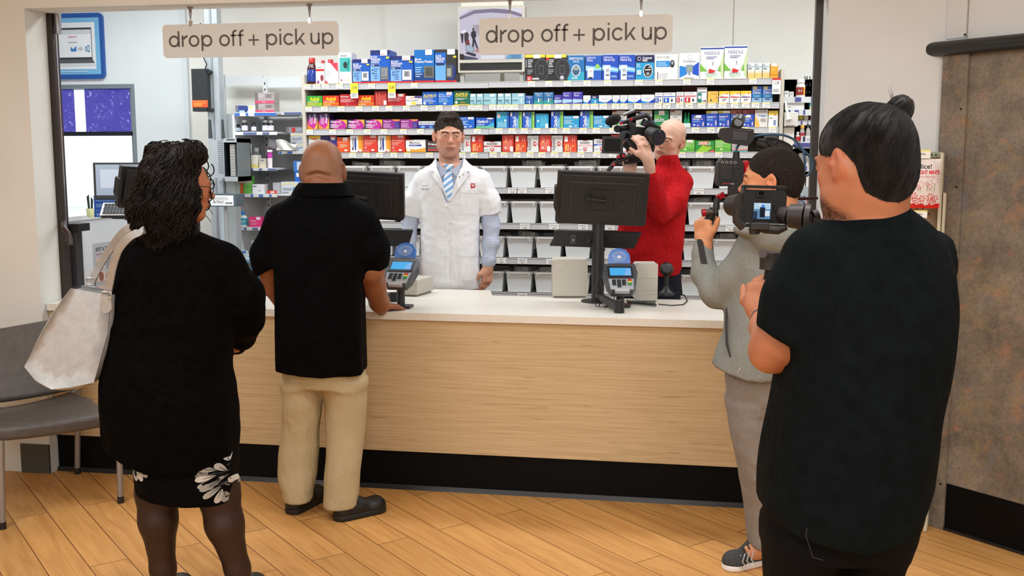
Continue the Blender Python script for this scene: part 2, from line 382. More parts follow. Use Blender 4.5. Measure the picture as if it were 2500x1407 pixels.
def decals(s,fn,D):
 for n,d in enumerate(D):
  z=.0004*(n+1)
  if d[0]=='r':
   _,a,b,c,e,col=d;s.quad([fn(a,b,z),fn(c,b,z),fn(c,e,z),fn(a,e,z)],mat(col,.4))
  elif d[0]=='p':s.quad([fn(a,b,z)for a,b in d[1]],mat(d[2],.4))
  elif d[0]=='e':
   _,a,b,c,e,col=d;s.quad([fn(a+c*math.cos(t*math.pi/10),b+e*math.sin(t*math.pi/10),z)for t in range(20)],mat(col,.4))
  elif d[0]=='t':s.plane_text(d[1],fn,d[2],d[3],d[4],d[5],z,mat(d[6],.4),d[7]if len(d)>7 else 0,0,res=2)
  elif d[0]=='v':s.plane_text(d[1],fn,d[2],d[3],d[4],d[5],z,mat(d[6],.4),d[7]if len(d)>7 else 0,90,res=2)
  elif d[0]=='l':
   _,a,b,c,e,col,nl=d;rr=random.Random(int(a*1000+b*77+nl));h=(e-b)/nl
   for j in range(nl):
    x2=a+(c-a)*(.6+.4*rr.random());y0=e-h*(j+.85)
    s.quad([fn(a,y0,z),fn(x2,y0,z),fn(x2,y0+h*.45,z),fn(a,y0+h*.45,z)],mat(col,.5))
  elif d[0]=='lv':
   _,a,b,c,e,col,nl=d;rr=random.Random(int(a*1000+b*77+nl));h=(c-a)/nl
   for j in range(nl):
    y2=b+(e-b)*(.6+.4*rr.random());xx=a+h*(j+.3)
    s.quad([fn(xx,b,z),fn(xx+h*.4,b,z),fn(xx+h*.4,y2,z),fn(xx,y2,z)],mat(col,.5))
WH=(245,245,245);YL=(250,215,60);RD=(205,38,38);BL=(18,90,190);NV=(28,40,110);GY=(150,150,155);BK=(25,25,28)
ON=lambda t2:[('t','ONETOUCH',.12,.8,.88,.92,WH),('t',t2,.3,.66,.72,.77,WH)]
logo=lambda a=.4,b=.8,c=.78,e=.98:[('r',a,b,c,e,WH),('r',a+.05,b+.03,c-.05,b+.07,(225,120,120))]
def advil(base,low,t2):
 return[('r',0,0,1,.3,low),('t','Advil',.2,.5,.8,.86,(255,225,40),.03),('t',t2,.05,.34,.75,.46,WH,.02),('r',.02,.24,1,.28,(250,200,40)),('l',.03,.03,.6,.2,(240,220,150),2)]
def allegraH():return[('e',.55,.42,.42,.62,(190,40,150)),('p',[(.55,1),(1,1),(1,.0),(.95,.5),(.8,.85)],(250,180,60)),('t','Allegra-D',.06,.62,.66,.9,WH,.02),('t','12',.55,.44,.72,.6,WH),('l',.06,.1,.6,.56,(240,225,245),5)]
def allegraV():return[('e',.5,.3,.5,.42,(200,40,150)),('p',[(1,.0),(1,.8),(.85,.25),(.6,0)],(250,170,60)),('v','Allegra-D',.62,.35,.88,.98,WH,.02),('lv',.2,.3,.55,.95,(225,205,235),5),('p',[(0,0),(.6,0),(.1,.25),(0,.5)],(245,140,60))]
def allegraP():return[('p',[(.5,1),(1,1),(1,.88),(.75,.8)],(250,150,80)),('r',.7,0,1,.75,(70,40,130)),('t','Allegra-D',.04,.68,.48,.86,(250,225,245),.02),('l',.04,.1,.6,.6,(230,180,225),4),('l',.74,.1,.95,.5,(130,110,190),4),('t','24',.72,.55,.84,.68,(90,140,230))]
def claritV():return[('r',.72,0,.86,1,(90,170,90)),('r',.86,0,1,1,(150,200,90)),('r',.45,.0,.72,.6,(50,150,220)),('v','Claritin-D',.24,.04,.52,.72,WH,.03),('e',.12,.85,.08,.13,WH),('lv',.55,.05,.72,.7,(190,225,245),3),('t','24',.4,.78,.6,.95,(120,170,90))]
def claritH():return[('r',0,0,1,.2,(110,190,150)),('p',[(.6,.2),(1,.2),(1,.6)],(60,170,220)),('t','Claritin-D',.06,.5,.68,.78,WH,.03),('t','12',.74,.5,.86,.72,(170,200,120)),('e',.78,.92,.18,.07,WH),('l',.06,.25,.6,.45,(190,220,245),2)]
def sudV():return[('r',0,.3,.05,.7,RD),('r',.95,.3,1,.7,RD),('v','SUDAFED',.1,.1,.32,.85,BK,.01),('v','12 HOUR',.38,.3,.48,.7,GY),('p',[(.55,.38),(.55,.62),(.72,.64),(.85,.5),(.72,.36)],RD),('e',.7,.5,.07,.05,WH),('lv',.55,.7,.9,.95,(190,190,190),3)]
def sudH(c=RD):return[('r',0,.48,1,.6,c),('p',[(.35,1),(.65,1),(.6,.94),(.4,.94)],RD),('t','SUDAFED',.18,.68,.8,.88,BK,.01),('l',.2,.5,.8,.58,WH,1),('p',[(.4,.36),(.6,.36),(.6,.15),(.5,.05),(.4,.15)],RD),('e',.5,.24,.05,.07,WH),('r',.05,.2,.3,.24,GY)]
def redV(a=0):return[('r',0,0,1,.55,(225,75,40)),('r',.08,.62,.32,.92,WH),('lv',.1,.05,.62,.5,(250,190,150),3),('v','Wal-Phed',.12,.06,.3,.45,(255,210,80),.02),('e',.72,.35,.07,.05,(250,200,90)),('lv',.6,.6,.9,.9,(240,150,130),2)]if a==0 else[('lv',.1,.1,.85,.95,(245,170,150),6),('e',.3,.6,.08,.06,(250,190,90)),('r',.7,.03,.95,.33,WH),('e',.3,.25,.09,.05,WH)]
def tealH():return logo(.62,.78,.95,.98)+[('t','Wal-itin D',.05,.78,.5,.92,WH,.01),('l',.05,.3,.7,.7,(190,230,245),4),('e',.45,.12,.12,.06,WH),('t','24',.68,.08,.85,.26,WH)]
def bp(sc_,dev,n):return[('r',0,.86,1,1,NV),('r',0,0,1,.06,RD),('r',0,.06,.48,.58,(130,180,235)),('t','BLOOD',.03,.76,.35,.83,WH,.02),('t','PRESSURE',.03,.68,.52,.75,WH,.02),('t','MONITOR',.03,.6,.45,.67,WH,.02),('r',.04,.51,.46,.57,NV),('t',n,.07,.52,.2,.56,WH,.02),('l',.18,.12,.42,.48,(90,130,190),5),('e',.12,.4,.04,.02,NV),('e',.12,.3,.04,.02,NV),('r',.52,.1,.92,.48,dev),('r',.6,.22,.84,.43,(150,152,160)),('l',.64,.25,.8,.4,(80,80,90),3),('r',.52,.83,.88,1,WH),('l',.56,.85,.84,.9,(225,130,130),1),('r',.82,.74,.97,.8,YL)]
def meter(a):return[('r',0,.89,1,1,YL),('r',.42,.86,.76,1,WH),('l',.14,.52,.4,.84,(225,225,225),5),('r',.03,.52,.08,.82,GY),('e',.84,.42,.36,.42,(90,90,95)),('e',.84,.42,.33,.39,(40,42,46)),('r',.68,.24,.94,.6,(75,78,82)),('r',.72,.3,.9,.55,(40,42,44)),('l',.12,.26,.4,.46,(170,170,175),3)]+([('r',.1,0,.34,.2,RD),('l',.13,.05,.3,.16,WH,2),('r',.36,.05,.7,.12,(200,200,200))]if a else[('r',0,.8,.16,.88,RD),('e',.8,.12,.1,.08,(190,190,195))])
def verioiq():return[('p',[(0,.38),(1,.3),(1,.48),(0,.62)],(120,190,235)),('p',[(0,.45),(1,.38),(1,.42),(0,.55)],(215,238,250)),('t','ONETOUCH',.08,.86,.62,.94,WH),('t','Verio IQ',.06,.74,.76,.86,WH,.01),('r',.12,.02,.5,.6,(225,232,240)),('r',.2,.18,.46,.48,(205,215,225)),('t','65',.25,.34,.4,.44,BK),('r',.22,.18,.44,.22,BK),('l',.56,.1,.95,.2,(180,215,245),2)]
def contW(w=1):return[('p',[(0,.32),(0,0),(1,0),(1,.32),(.6,.16),(.4,.16)],(30,140,210)),('p',[(1,.55),(1,0),(.6,0),(.65,.2)],(25,70,190)),('t','Contour',.22,.5,.74,.68,(120,120,140)),('r',.44,.02,.56,.3,(170,180,195)),('e',.5,.85,.05*w,.07,(200,200,205))]
def accu(c):return[('t','ACCU-CHEK',.06,.78,.75,.92,(60,60,70)),('r',.04,.58,.96,.66,c),('r',.05,.04,.5,.5,c),('r',.2,.1,.3,.45,WH),('e',.72,.25,.07,.16,(40,40,45)),('l',.55,.5,.9,.56,GY,1)]
def yw(c):return[('r',0,.78,1,1,(248,205,60)),('p',[(0,.78),(.6,.78),(0,.62)],(248,205,60)),('p',[(.66,.9),(.72,.66),(.88,.86),(.74,.78)],(200,80,30)),('r',.05,.42,.92,.5,c),('l',.3,.12,.8,.36,GY,3),('l',.1,.54,.6,.62,(150,160,200),1)]
def delica():return[('r',0,.0,1,.26,(150,185,215)),('r',0,.26,1,.55,(30,120,180)),('r',.1,.82,.5,.97,(235,215,120)),('t','ONETOUCH',.12,.72,.86,.8,WH),('t','Delica',.1,.52,.84,.7,WH),('l',.2,.36,.8,.42,WH,1),('r',.28,.17,.72,.22,NV)]
def needle():return[('r',0,.93,1,.975,(30,70,160)),('t','NEEDLE',.16,.76,.82,.86,(110,120,165)),('l',.24,.62,.74,.72,(110,110,160),2),('p',[(0,.24),(0,.48),(.3,.24)],(120,190,70)),('p',[(1,.0),(1,.9),(.86,.5),(.88,.1)],(205,225,170)),('p',[(.75,.24),(.85,.46),(.88,.24)],(120,190,70)),('e',.5,.4,.28,.17,(215,218,222)),('e',.5,.4,.26,.155,(244,246,247)),('p',[(.34,.2),(.38,.32),(.64,.26),(.6,.2),(.42,.18)],(215,45,45)),('r',.52,.42,.55,.54,(110,110,120)),('t',"Don't trash it.",.24,.14,.72,.2,(30,110,110)),('t','TREAT IT',.24,.04,.72,.13,(130,195,80))]
def lancet(n='Lancets',yt=True):return([('r',0,.84,1,1,(215,200,70)),('r',.4,.84,1,.98,WH)]if yt else[('r',.32,.74,.7,.94,WH),('r',.2,.76,.34,.86,YL)])+[('t',n,.08,.58,.6,.7,WH,.02),('e',.74,.64,.07,.05,(235,150,150)),('l',.08,.4,.7,.54,(150,190,245),2),('e',.2,.18,.09,.07,(200,220,250)),('e',.48,.14,.09,.07,(190,150,220)),('r',.8,.1,.9,.4,(235,200,210))]
def syr():return[('r',.0,.8,1,1,(215,220,235)),('p',[(0,.7),(.5,.85),(1,.6),(1,.75),(.5,.95),(0,.82)],(235,225,160)),('t','SYRINGES',.08,.28,.62,.5,(70,80,110)),('p',[(.74,.6),(.66,.42),(.74,.34),(.82,.42)],(80,150,200)),('l',.08,.08,.6,.22,GY,1)]
P=[]
def A(sh,x0,x1,yt,col,D,desc,short,**o):P.append((sh,x0,x1,yt,col,D,desc,short,o))
A(0,770.5,791,155,WH,[('r',0,.62,1,.72,RD),('l',.1,.76,.9,.86,GY,1),('e',.72,.28,.2,.16,(150,60,70)),('e',.2,.08,.2,.08,(150,50,150)),('r',0,0,.15,.6,(240,225,235))],'narrow white box with a red band and purple foot','narrow red-banded box')
A(0,827,857.5,129,WH,[('r',.06,.38,.94,.84,(70,180,175)),('e',.5,.6,.16,.11,(40,50,52)),('p',[(.7,.4),(.85,.75),(.75,.8),(.6,.5)],(30,130,125)),('r',.12,.08,.22,.14,RD),('r',.7,.08,.82,.14,(240,200,120)),('t','Wellness',.35,.09,.6,.13,(220,120,120)),('l',.1,.88,.7,.94,GY,1)],'tall white box with a teal window around a round black tracker','teal window box')
A(0,861,903,145,BL,bp(1,(225,225,232),'5'),'smallest blue blood pressure monitor box with white wrist unit','small blood pressure box')
A(0,904,951.5,123,BL,bp(1,(120,122,122),'10'),'tall blue blood pressure monitor box with grey unit','tall blood pressure box',d=.16)
A(0,953,1009,137,BL,bp(1,(228,224,238),'5'),'wide blue blood pressure monitor box with large white unit','wide blood pressure box',d=.14)
A(0,1011,1060,122,(10,110,195),[('r',0,0,1,.06,RD),('r',0,.06,1,.3,(15,60,130)),('t','Blood',.04,.68,.34,.75,WH,.02),('t','Pressure Monitor',.04,.6,.94,.68,WH,.02),('r',.48,.14,.98,.5,(110,110,105)),('r',.56,.2,.9,.45,(75,78,72)),('l',.06,.16,.42,.5,(160,200,240),5),('r',.56,.84,.9,1,WH)],'bright blue pressure monitor box with two-line white title and grey display','bright blue monitor box',d=.16)
A(0,1062,1114,121,(50,50,50),[('r',0,.06,.5,.9,(20,105,205)),('r',0,.06,.5,.55,(110,175,230)),('r',0,0,1,.06,RD),('t','BLOOD',.03,.76,.3,.83,WH,.02),('t','PRESSURE',.03,.68,.46,.75,WH,.02),('t','MONITOR',.03,.6,.4,.67,WH,.02),('e',.75,.3,.22,.26,(30,50,130)),('r',.52,.12,.84,.52,(80,82,80)),('r',.56,.18,.76,.42,(160,162,158)),('r',.06,.52,.44,.58,(30,40,90)),('r',.58,.84,.94,1,WH),('r',.86,.74,1,.8,YL)],'black and blue blood pressure monitor box beside the ceiling screen','black monitor box',d=.16)
A(0,1282,1331,134,(34,35,39),meter(1),'black glucose meter box with yellow top and red price patch','black meter box with red patch')
A(0,1333,1382.5,134,(34,35,39),meter(0),'black glucose meter box with yellow top and silver round meter','black meter box with silver meter')
A(0,1386,1427,136,(28,110,175),[('r',0,0,1,.35,(45,160,190)),('t','ONETOUCH',.08,.83,.9,.93,WH,.01),('t','Ultra2',.32,.73,.68,.8,WH,.01),('e',.5,.4,.27,.24,(225,230,235)),('e',.5,.4,.22,.2,(60,90,120)),('r',.34,.42,.66,.56,(160,175,170)),('t','104',.4,.45,.6,.54,(70,100,90)),('l',.25,.06,.7,.14,WH,2)],'blue-green meter box showing an oval white meter','oval meter box')
A(0,1430,1469,136,(30,90,185),[('p',[(0,.4),(1,.4),(1,.52),(0,.6)],(150,210,240)),('t','ONETOUCH',.08,.87,.62,.95,WH),('t','Verio',.08,.76,.44,.87,WH),('e',.74,.56,.14,.09,(150,205,90)),('r',.12,.08,.5,.5,(228,232,238)),('r',.17,.14,.45,.44,(245,240,240)),('t','104',.22,.32,.4,.4,BK),('r',.18,.08,.44,.13,BK)],'blue meter box with a round green sticker','green-sticker meter box')
A(0,1471,1510,134.5,(28,75,185),verioiq(),'blue and white meter box with tall white meter, first of the pair','tall white meter box')
A(0,1511.5,1551,134.5,(28,75,185),verioiq(),'blue and white meter box with tall white meter, second of the pair','second tall white meter box')
A(0,1553,1597,135,(28,155,205),[('r',0,.7,1,1,(25,28,80)),('t','Contour',.36,.84,.9,.94,WH,.02),('t','next',.36,.74,.64,.84,WH,.02),('e',.18,.86,.1,.08,WH),('e',.18,.86,.08,.06,(25,28,80)),('e',.67,.36,.26,.27,(235,235,238)),('e',.67,.36,.22,.24,(35,25,30)),('t','93',.7,.46,.82,.54,WH),('r',.52,.38,.82,.42,WH),('e',.67,.24,.1,.07,GY),('l',.04,.5,.3,.66,(180,230,250),4),('r',.05,.2,.3,.4,(190,215,225))],'dark navy and cyan meter box with black oval meter','navy and cyan meter box')
A(0,1600,1655,133,WH,[('t','ACCU-CHEK',.06,.84,.64,.93,(70,65,75)),('r',.05,.5,.66,.74,(30,135,210)),('l',.1,.53,.58,.71,(170,215,245),4),('e',.76,.62,.1,.15,(35,35,38)),('e',.76,.65,.05,.07,(170,170,175)),('r',.1,0,.14,.3,(90,85,90)),('r',.22,.04,.25,.22,GY),('l',.3,.04,.62,.28,(205,205,205),3)],'wide white meter box with a blue stripe and small black meter','wide white meter box')
A(0,1659,1708,130,WH,[('e',.52,.84,.11,.09,(160,165,175)),('e',.52,.84,.095,.075,WH),('t','Contour',.2,.64,.82,.74,(75,75,95)),('p',[(.02,.52),(.02,.05),(.4,.2),(.4,.46)],(30,130,215)),('p',[(.98,.66),(.98,.12),(.66,.2),(.66,.48)],(25,80,200)),('r',.34,.28,.68,.55,(140,155,170)),('r',.42,.33,.62,.47,(150,170,140)),('r',.46,.16,.56,.28,(130,145,165)),('l',.25,.02,.8,.08,GY,1)],'white and blue meter box with a square grey meter','white and blue meter box')
A(0,1711,1768,115.5,(244,246,247),needle(),'large white needle disposal box with green leaves, left of its taller twin','white needle box',d=.12)
A(0,1769.5,1825,112,(244,246,247),needle(),'large white needle disposal box with green leaves, the taller one','taller white needle box',d=.12)
for a,b,t in((1826,1843,'first'),(1844,1861,'middle'),(1862.5,1880,'last')):
 A(0,a,b,153.5,(225,230,232),[('r',0,0,1,.32,(232,200,120)),('r',0,.32,1,.45,(228,218,180)),('r',.05,.74,.95,.77,(90,160,170)),('l',.1,.58,.7,.7,(90,90,100),2),('e',.2,.86,.12,.04,GY)],'%s of three narrow grey boxes with a yellow foot'%t,'narrow yellow-footed box')
A(0,1881.5,1900,155,(235,165,40),[('r',.1,.8,.9,1,WH),('l',.1,.5,.8,.65,(250,210,120),2),('r',0,.2,.9,.24,(220,120,30))],'narrow orange box at the right end','narrow orange box')
A(1,747,786,229,(60,165,60),advil(0,(140,190,50),'ALLERGY SINUS'),'green allergy tablet box with yellow lettering','green tablet box')
A(1,787.5,827,229,(215,60,30),advil(0,(225,100,30),'COLD & SINUS'),'orange-red cold tablet box with yellow lettering, beside the green one','orange-red tablet box')
A(1,829.5,872,226,(190,30,36),[('t','Wal-Profen',.03,.72,.5,.86,WH,.02),('l',.03,.3,.9,.62,(240,180,180),5),('r',.6,.8,.8,1,WH),('e',.42,.14,.05,.05,(230,120,120))],'dark red box with small white text beneath the first yellow price ticket','dark red box')
A(1,873.5,913,229,(215,60,30),advil(0,(225,100,30),'COLD & SINUS'),'orange-red cold tablet box with yellow lettering between dark red boxes','orange-red tablet box')
A(1,914.5,944.5,219,(180,30,40),[('lv',.1,.05,.9,.95,(235,130,100),7),('r',.72,.05,.96,.35,WH)],'dark red box standing on end between tablet boxes','upended dark red box')
A(1,946,989,226,(190,32,40),[('r',.6,.75,.9,.98,(220,210,210)),('l',.03,.35,.9,.7,(240,180,180),5),('t','Wal-Profen',.03,.75,.5,.88,WH,.02)],'dark red box beneath the second yellow price ticket','second dark red box')
A(1,990.5,1030,232,(240,240,235),[('p',[(.1,.62),(.4,.85),(.7,.9),(.9,.7),(.6,.8),(.3,.72)],(240,130,50)),('t','ALAVERT',.06,.42,.84,.6,(50,50,80)),('t','D-12',.68,.2,.92,.34,(90,80,110)),('e',.48,.22,.16,.17,(245,215,90)),('r',.55,.78,1,1,(90,80,150)),('r',.62,.02,.98,.08,BK)],'low white box with an orange arc','white box with orange arc')
A(1,1031.5,1068,222,(15,95,200),[('t','ALEVE-D',.05,.62,.92,.8,(250,220,60),.03),('t','SINUS & COLD',.05,.5,.7,.6,(250,220,60),.02),('l',.05,.25,.9,.45,(200,225,250),3),('e',.14,.14,.09,.1,WH),('r',.4,.1,.7,.2,GY)],'blue box with slanted yellow lettering','blue box with yellow lettering')
A(1,1069.5,1106,222,(15,110,210),logo(.56,.74,.92,.98)+[('t','All Day',.04,.72,.4,.82,WH,.02),('t','Sinus & Cold',.04,.6,.8,.7,WH,.02),('l',.04,.2,.8,.54,(150,200,245),5),('e',.45,.1,.1,.06,WH)],'blue box with white lettering and a white logo patch','blue box with logo patch')
A(1,1108,1146,220.5,(10,105,80),[('t','ALEVE-D',.1,.66,.9,.86,(250,220,60),.03),('t','SINUS & HEADACHE',.1,.56,.86,.64,(250,220,60),.02),('l',.1,.35,.85,.5,(210,230,220),2),('r',0,0,1,.05,YL),('e',.16,.18,.09,.09,WH),('r',.4,.12,.75,.22,(150,130,60))],'dark green box with slanted yellow lettering','dark green box')
for i,(a,b)in enumerate(((1147.5,1162.5),(1164,1179.5),(1181,1212),(1215,1230.5),(1232,1248),(1250,1281))):
 w=b-a>20
 A(1,a,b,228,(150,200,212),([('r',.5,.74,.86,.96,WH),('r',0,.5,1,.56,(205,230,235)),('l',.05,.3,.6,.45,(90,130,150),2),('r',.7,.1,.78,.5,(225,240,242))]if w else[('r',.1,.74,.8,.96,WH),('r',0,.5,1,.56,(215,235,238)),('l',.1,.25,.8,.45,(90,130,150),3),('e',.6,.12,.14,.07,(120,160,170))]),'%s pale teal box with a white patch'%('wide' if w else 'narrow'),'%s teal box'%('wide' if w else 'narrow'))
A(1,1282.5,1302,234,(30,85,165),ON('Ultra')+[('r',.44,.1,.56,.45,(200,225,240)),('r',.15,.2,.3,.35,(120,190,220))],'low blue strip box','low blue strip box')
A(1,1303.5,1326.5,226,(35,110,165),ON('Ultra')+[('r',0,0,1,.3,(45,150,150)),('r',.44,.15,.56,.48,(215,235,245)),('e',.72,.38,.1,.06,(200,150,90))],'teal-blue strip box with white bar','teal-blue strip box')
A(1,1327.5,1351,226,(35,110,165),ON('Ultra')+[('r',0,0,1,.3,(45,150,150)),('r',.44,.15,.56,.48,(215,235,245)),('e',.72,.38,.1,.06,(200,150,90))],'teal-blue strip box with white bar','teal-blue strip box')
A(1,1353,1372,233,(70,60,160),[('p',[(0,.1),(1,.2),(1,.42),(0,.48)],(170,205,235)),('t','Verio',.1,.55,.7,.75,WH)],'low violet strip box','low violet strip box')
A(1,1373.5,1397,226,(62,52,165),[('p',[(0,.05),(1,.15),(1,.36),(0,.42)],(170,205,235)),('t','ONETOUCH',.1,.84,.8,.94,WH),('t','Verio',.1,.62,.66,.8,WH)],'violet strip box','violet strip box')
A(1,1398.5,1422,226,(62,52,165),[('p',[(0,.05),(1,.15),(1,.36),(0,.42)],(170,205,235)),('t','ONETOUCH',.1,.84,.8,.94,WH),('t','Verio',.1,.62,.66,.8,WH)],'violet strip box','violet strip box')
A(1,1424,1441.5,235,WH,contW(2),'small white box with blue corners','small white-blue box')
A(1,1443,1460,235,(45,150,200),[('r',0,.62,1,1,(30,30,80)),('l',.2,.68,.9,.9,WH,2),('r',.5,.05,.65,.4,(220,235,245))],'small navy-topped cyan box','small navy-topped box')
A(1,1462,1494,235,WH,contW(),'wide white box with blue corners','wide white-blue box')
A(1,1495.5,1512.5,235,WH,contW(2),'small white box with blue corners','small white-blue box')
A(1,1514,1532,235,WH,contW(2),'small white box with blue corners','small white-blue box')
A(1,1533.5,1565,235,WH,contW(),'wide white box with blue corners','wide white-blue box')
A(1,1566,1598,234.5,WH,contW(),'wide white box with blue corners','wide white-blue box')
A(1,1599.5,1617.5,230,WH,accu((30,80,170)),'small white box with a blue stripe','small blue-striped box')
A(1,1619,1649,230,WH,accu((25,95,190)),'wide white box with a blue stripe','wide blue-striped box')
A(1,1651,1669,229,WH,accu((195,40,50)),'small white box with a red stripe','small red-striped box')
A(1,1670.5,1701,229,WH,accu((200,35,40)),'wide white box with a red stripe','wide red-striped box')
A(1,1702.5,1726,219,WH,[('t','ACCU-CHEK',.08,.88,.9,.96,(70,65,75)),('r',.04,.68,.92,.73,(20,90,100)),('r',.04,.02,.46,.64,(15,120,110)),('e',.26,.36,.16,.12,(225,235,235)),('e',.62,.12,.08,.08,GY),('e',.84,.12,.08,.08,(130,60,60))],'tall white box with a dark green window','tall green-windowed box')
A(1,1728,1753.5,228,(240,190,85),[('t','Prodigy',.35,.7,.9,.82,(120,80,50)),('p',[(.2,.1),(.3,.35),(.45,.2),(.3,.12)],(60,90,90)),('p',[(.8,.4),(.88,.5),(.92,.36)],(90,70,50))],'yellow-orange box with small butterflies','yellow-orange box')
A(1,1755.5,1780.5,228,WH,yw((215,60,45)),'white box with a yellow top and red stripe','yellow-topped red-striped box')
A(1,1782,1807,228,WH,yw((215,60,45)),'white box with a yellow top and red stripe','yellow-topped red-striped box')
A(1,1808.5,1834,228,WH,yw((130,60,140)),'white box with a yellow top and purple stripe','yellow-topped purple-striped box')
A(1,1836,1860.5,217,(30,90,180),delica(),'tall blue lancing box','tall blue lancing box')
A(1,1862,1886.5,217,(30,90,180),delica(),'tall blue lancing box','tall blue lancing box')
A(2,749,775,274,(70,40,100),allegraV(),'purple and pink box standing on end at the left end','upended purple box')
A(2,777,803,274,(70,40,100),allegraV(),'purple and pink box standing on end, second from the left','upended purple box')
A(2,804.5,847,290,(60,30,90),allegraH(),'purple box with a pink disc and orange corner','purple box with orange corner')
A(2,848,889.5,290,(60,30,90),allegraH(),'purple box with a pink disc and orange corner','purple box with orange corner')
A(2,890.5,933,290,(60,30,90),allegraH(),'purple box with a pink disc and orange corner','purple box with orange corner')
A(2,934.5,976,290,(150,40,140),allegraP(),'magenta box with a violet side field','magenta box')
A(2,977.5,1020,290,(150,40,140),allegraP(),'magenta box with a violet side field','magenta box')
A(2,1022,1064,295,(30,70,165),[('r',0,.52,1,1,WH),('t','BRONKAID',.04,.6,.98,.9,(30,40,90),.01),('e',.25,.22,.12,.18,(120,170,220)),('r',.45,.0,.58,.4,(60,60,140)),('r',.62,.0,.8,.4,(90,140,200))],'low white and blue box beside the pharmacist','white and blue box')
A(2,1117,1158,285,(10,100,205),tealH(),'bright blue box just right of the pharmacist head','bright blue box')
A(2,1162,1206,287,(20,85,190),claritH(),'blue box with a small white cloud, lying on its long side','blue cloud box')
A(2,1212,1243,273,(45,160,205),[('r',.06,.62,.3,.9,(215,200,195)),('r',.85,0,1,1,(25,80,180)),('lv',.1,.05,.8,.5,(190,235,235),6),('e',.68,.48,.08,.05,WH)],'cyan box standing on end with a pale label patch','upended cyan box')
A(2,1245,1274,273.5,(15,85,195),claritV(),'blue and green box standing on end','upended blue-green box')
A(2,1275.5,1305,273.5,(15,85,195),claritV(),'blue and green box standing on end','upended blue-green box')
A(2,1307,1339,278,(30,160,205),[('r',.76,.0,.98,.3,WH),('lv',.4,.1,.9,.9,(130,210,225),5),('e',.22,.48,.08,.07,WH),('r',0,0,.06,1,(20,100,180))],'upended cyan box with white corner patch','upended cyan corner-patch box')
A(2,1345,1375,273,(15,85,195),claritV(),'blue and green box standing on end','upended blue-green box')
A(2,1376,1414,284,(30,155,205),tealH(),'cyan box with white logo patch lying flat','cyan patch box')
A(2,1416,1448,273,(15,85,195),claritV(),'blue and green box standing on end','upended blue-green box')
A(2,1449,1488,284,(30,155,205),tealH(),'cyan box with white logo patch lying flat','cyan patch box')
for a,b in((1495,1530),(1553,1592)):
 A(2,a,b,271,(205,200,192),[('r',0,.9,.3,1,(160,50,50)),('t','FLONASE',.1,.7,.9,.82,(60,70,70),.01),('e',.35,.25,.14,.12,(90,160,90)),('e',.7,.35,.14,.12,(60,110,180)),('l',.1,.5,.9,.62,GY,2)],'grey nasal spray box behind the shoulder camera','grey nasal box')
A(2,1597,1633,270,(20,130,75),logo(.32,.74,.7,.98)+[('t','24 HOUR',.05,.64,.4,.72,(190,220,60)),('t','ALLERGY',.05,.54,.5,.62,(190,220,60),.01),('t','NASAL SPRAY',.05,.42,.7,.52,WH,.02),('r',0,.35,1,.39,WH)],'green nasal spray box above the bald head','green spray box')
A(2,1636,1665,271,(215,212,205),[('r',.05,.9,.4,.98,(150,40,50)),('t','FLONASE',.06,.68,.92,.8,(50,60,60),.01),('r',.3,.58,.6,.64,GY),('e',.72,.36,.13,.1,(90,110,170))],'grey-white nasal spray box between green products','grey spray box')
A(2,1688.5,1722,283,(25,70,180),lancet('Travel Lancets',False),'low blue lancet box with white patch','low blue lancet box')
A(2,1724,1752.5,274.5,(25,80,190),lancet(),'blue lancet box with yellow top strip','yellow-topped lancet box')
A(2,1754,1782.5,274,(25,80,180),lancet(),'blue lancet box with yellow top strip','yellow-topped lancet box')
A(2,1784,1811.5,283,(25,75,175),lancet('Lancets',False),'blue lancet box beneath a rust-red box','lower blue lancet box')
A(2,1784,1811.5,270.5,(150,65,50),[('r',.55,.2,.95,.6,(95,35,30)),('l',.05,.2,.5,.8,(190,120,100),3)],'rust-red carton lying on the blue lancet boxes, nearer the yellow tops','rust-red carton',zb=283)
A(2,1813,1841.5,283,(25,75,185),lancet('Lancets',False),'blue lancet box beneath a maroon box','lower blue lancet box')
A(2,1813,1841.5,270.5,(130,40,45),[('r',.5,.2,.95,.5,(85,30,30)),('l',.05,.2,.45,.8,(180,110,110),3)],'maroon carton lying on the blue lancet boxes, nearer the shelf end','maroon carton',zb=283)
A(2,1843.5,1875,270,(228,225,218),[('t','ACCU-CHEK',.08,.86,.9,.96,(60,60,70)),('p',[(0,0),(.4,0),(.3,.3),(0,.65)],(245,190,90)),('p',[(.1,.68),(.95,.68),(.7,.58)],(110,150,210)),('l',.45,.3,.9,.5,GY,3)],'tall white and amber box near the shelf end','white and amber box')
A(2,1876.5,1900,275,WH,[('r',0,.72,1,1,(248,215,90)),('p',[(.55,.85),(.66,.68),(.82,.84),(.68,.78)],(170,70,30)),('r',.55,.1,.65,.42,(90,120,170)),('r',.7,.1,.78,.42,(90,120,170)),('l',.1,.5,.5,.6,GY,2)],'white box with yellow top at the shelf end','last white box')
A(3,753,782,329,(235,238,240),[('r',0,.86,1,1,(225,190,60)),('p',[(0,.86),(1,.86),(.5,.74)],(220,120,50)),('t','Nasacort',.1,.5,.95,.62,(60,60,70)),('r',0,0,1,.25,(60,170,190))],'white allergy box with yellow top behind the bald customer','white allergy box')
A(3,783,803,330,(40,40,95),[('l',.1,.3,.9,.7,(90,90,140),3)],'dark navy box behind the bald customer','dark navy box')
A(3,804,821.5,330,(60,50,130),[('r',.2,.74,.8,.92,(215,205,200)),('r',0,.93,1,1,(190,60,60))],'violet box with pale patch behind the bald customer','violet box')
A(3,822.5,853,334,(228,85,35),logo(.48,.76,.84,.98)+[('t','Mucus Relief D',.04,.62,.8,.7,(255,215,180)),('l',.2,.3,.9,.55,(255,210,170),4),('e',.7,.12,.13,.06,WH)],'orange cold medicine box next to the bald head','orange box')
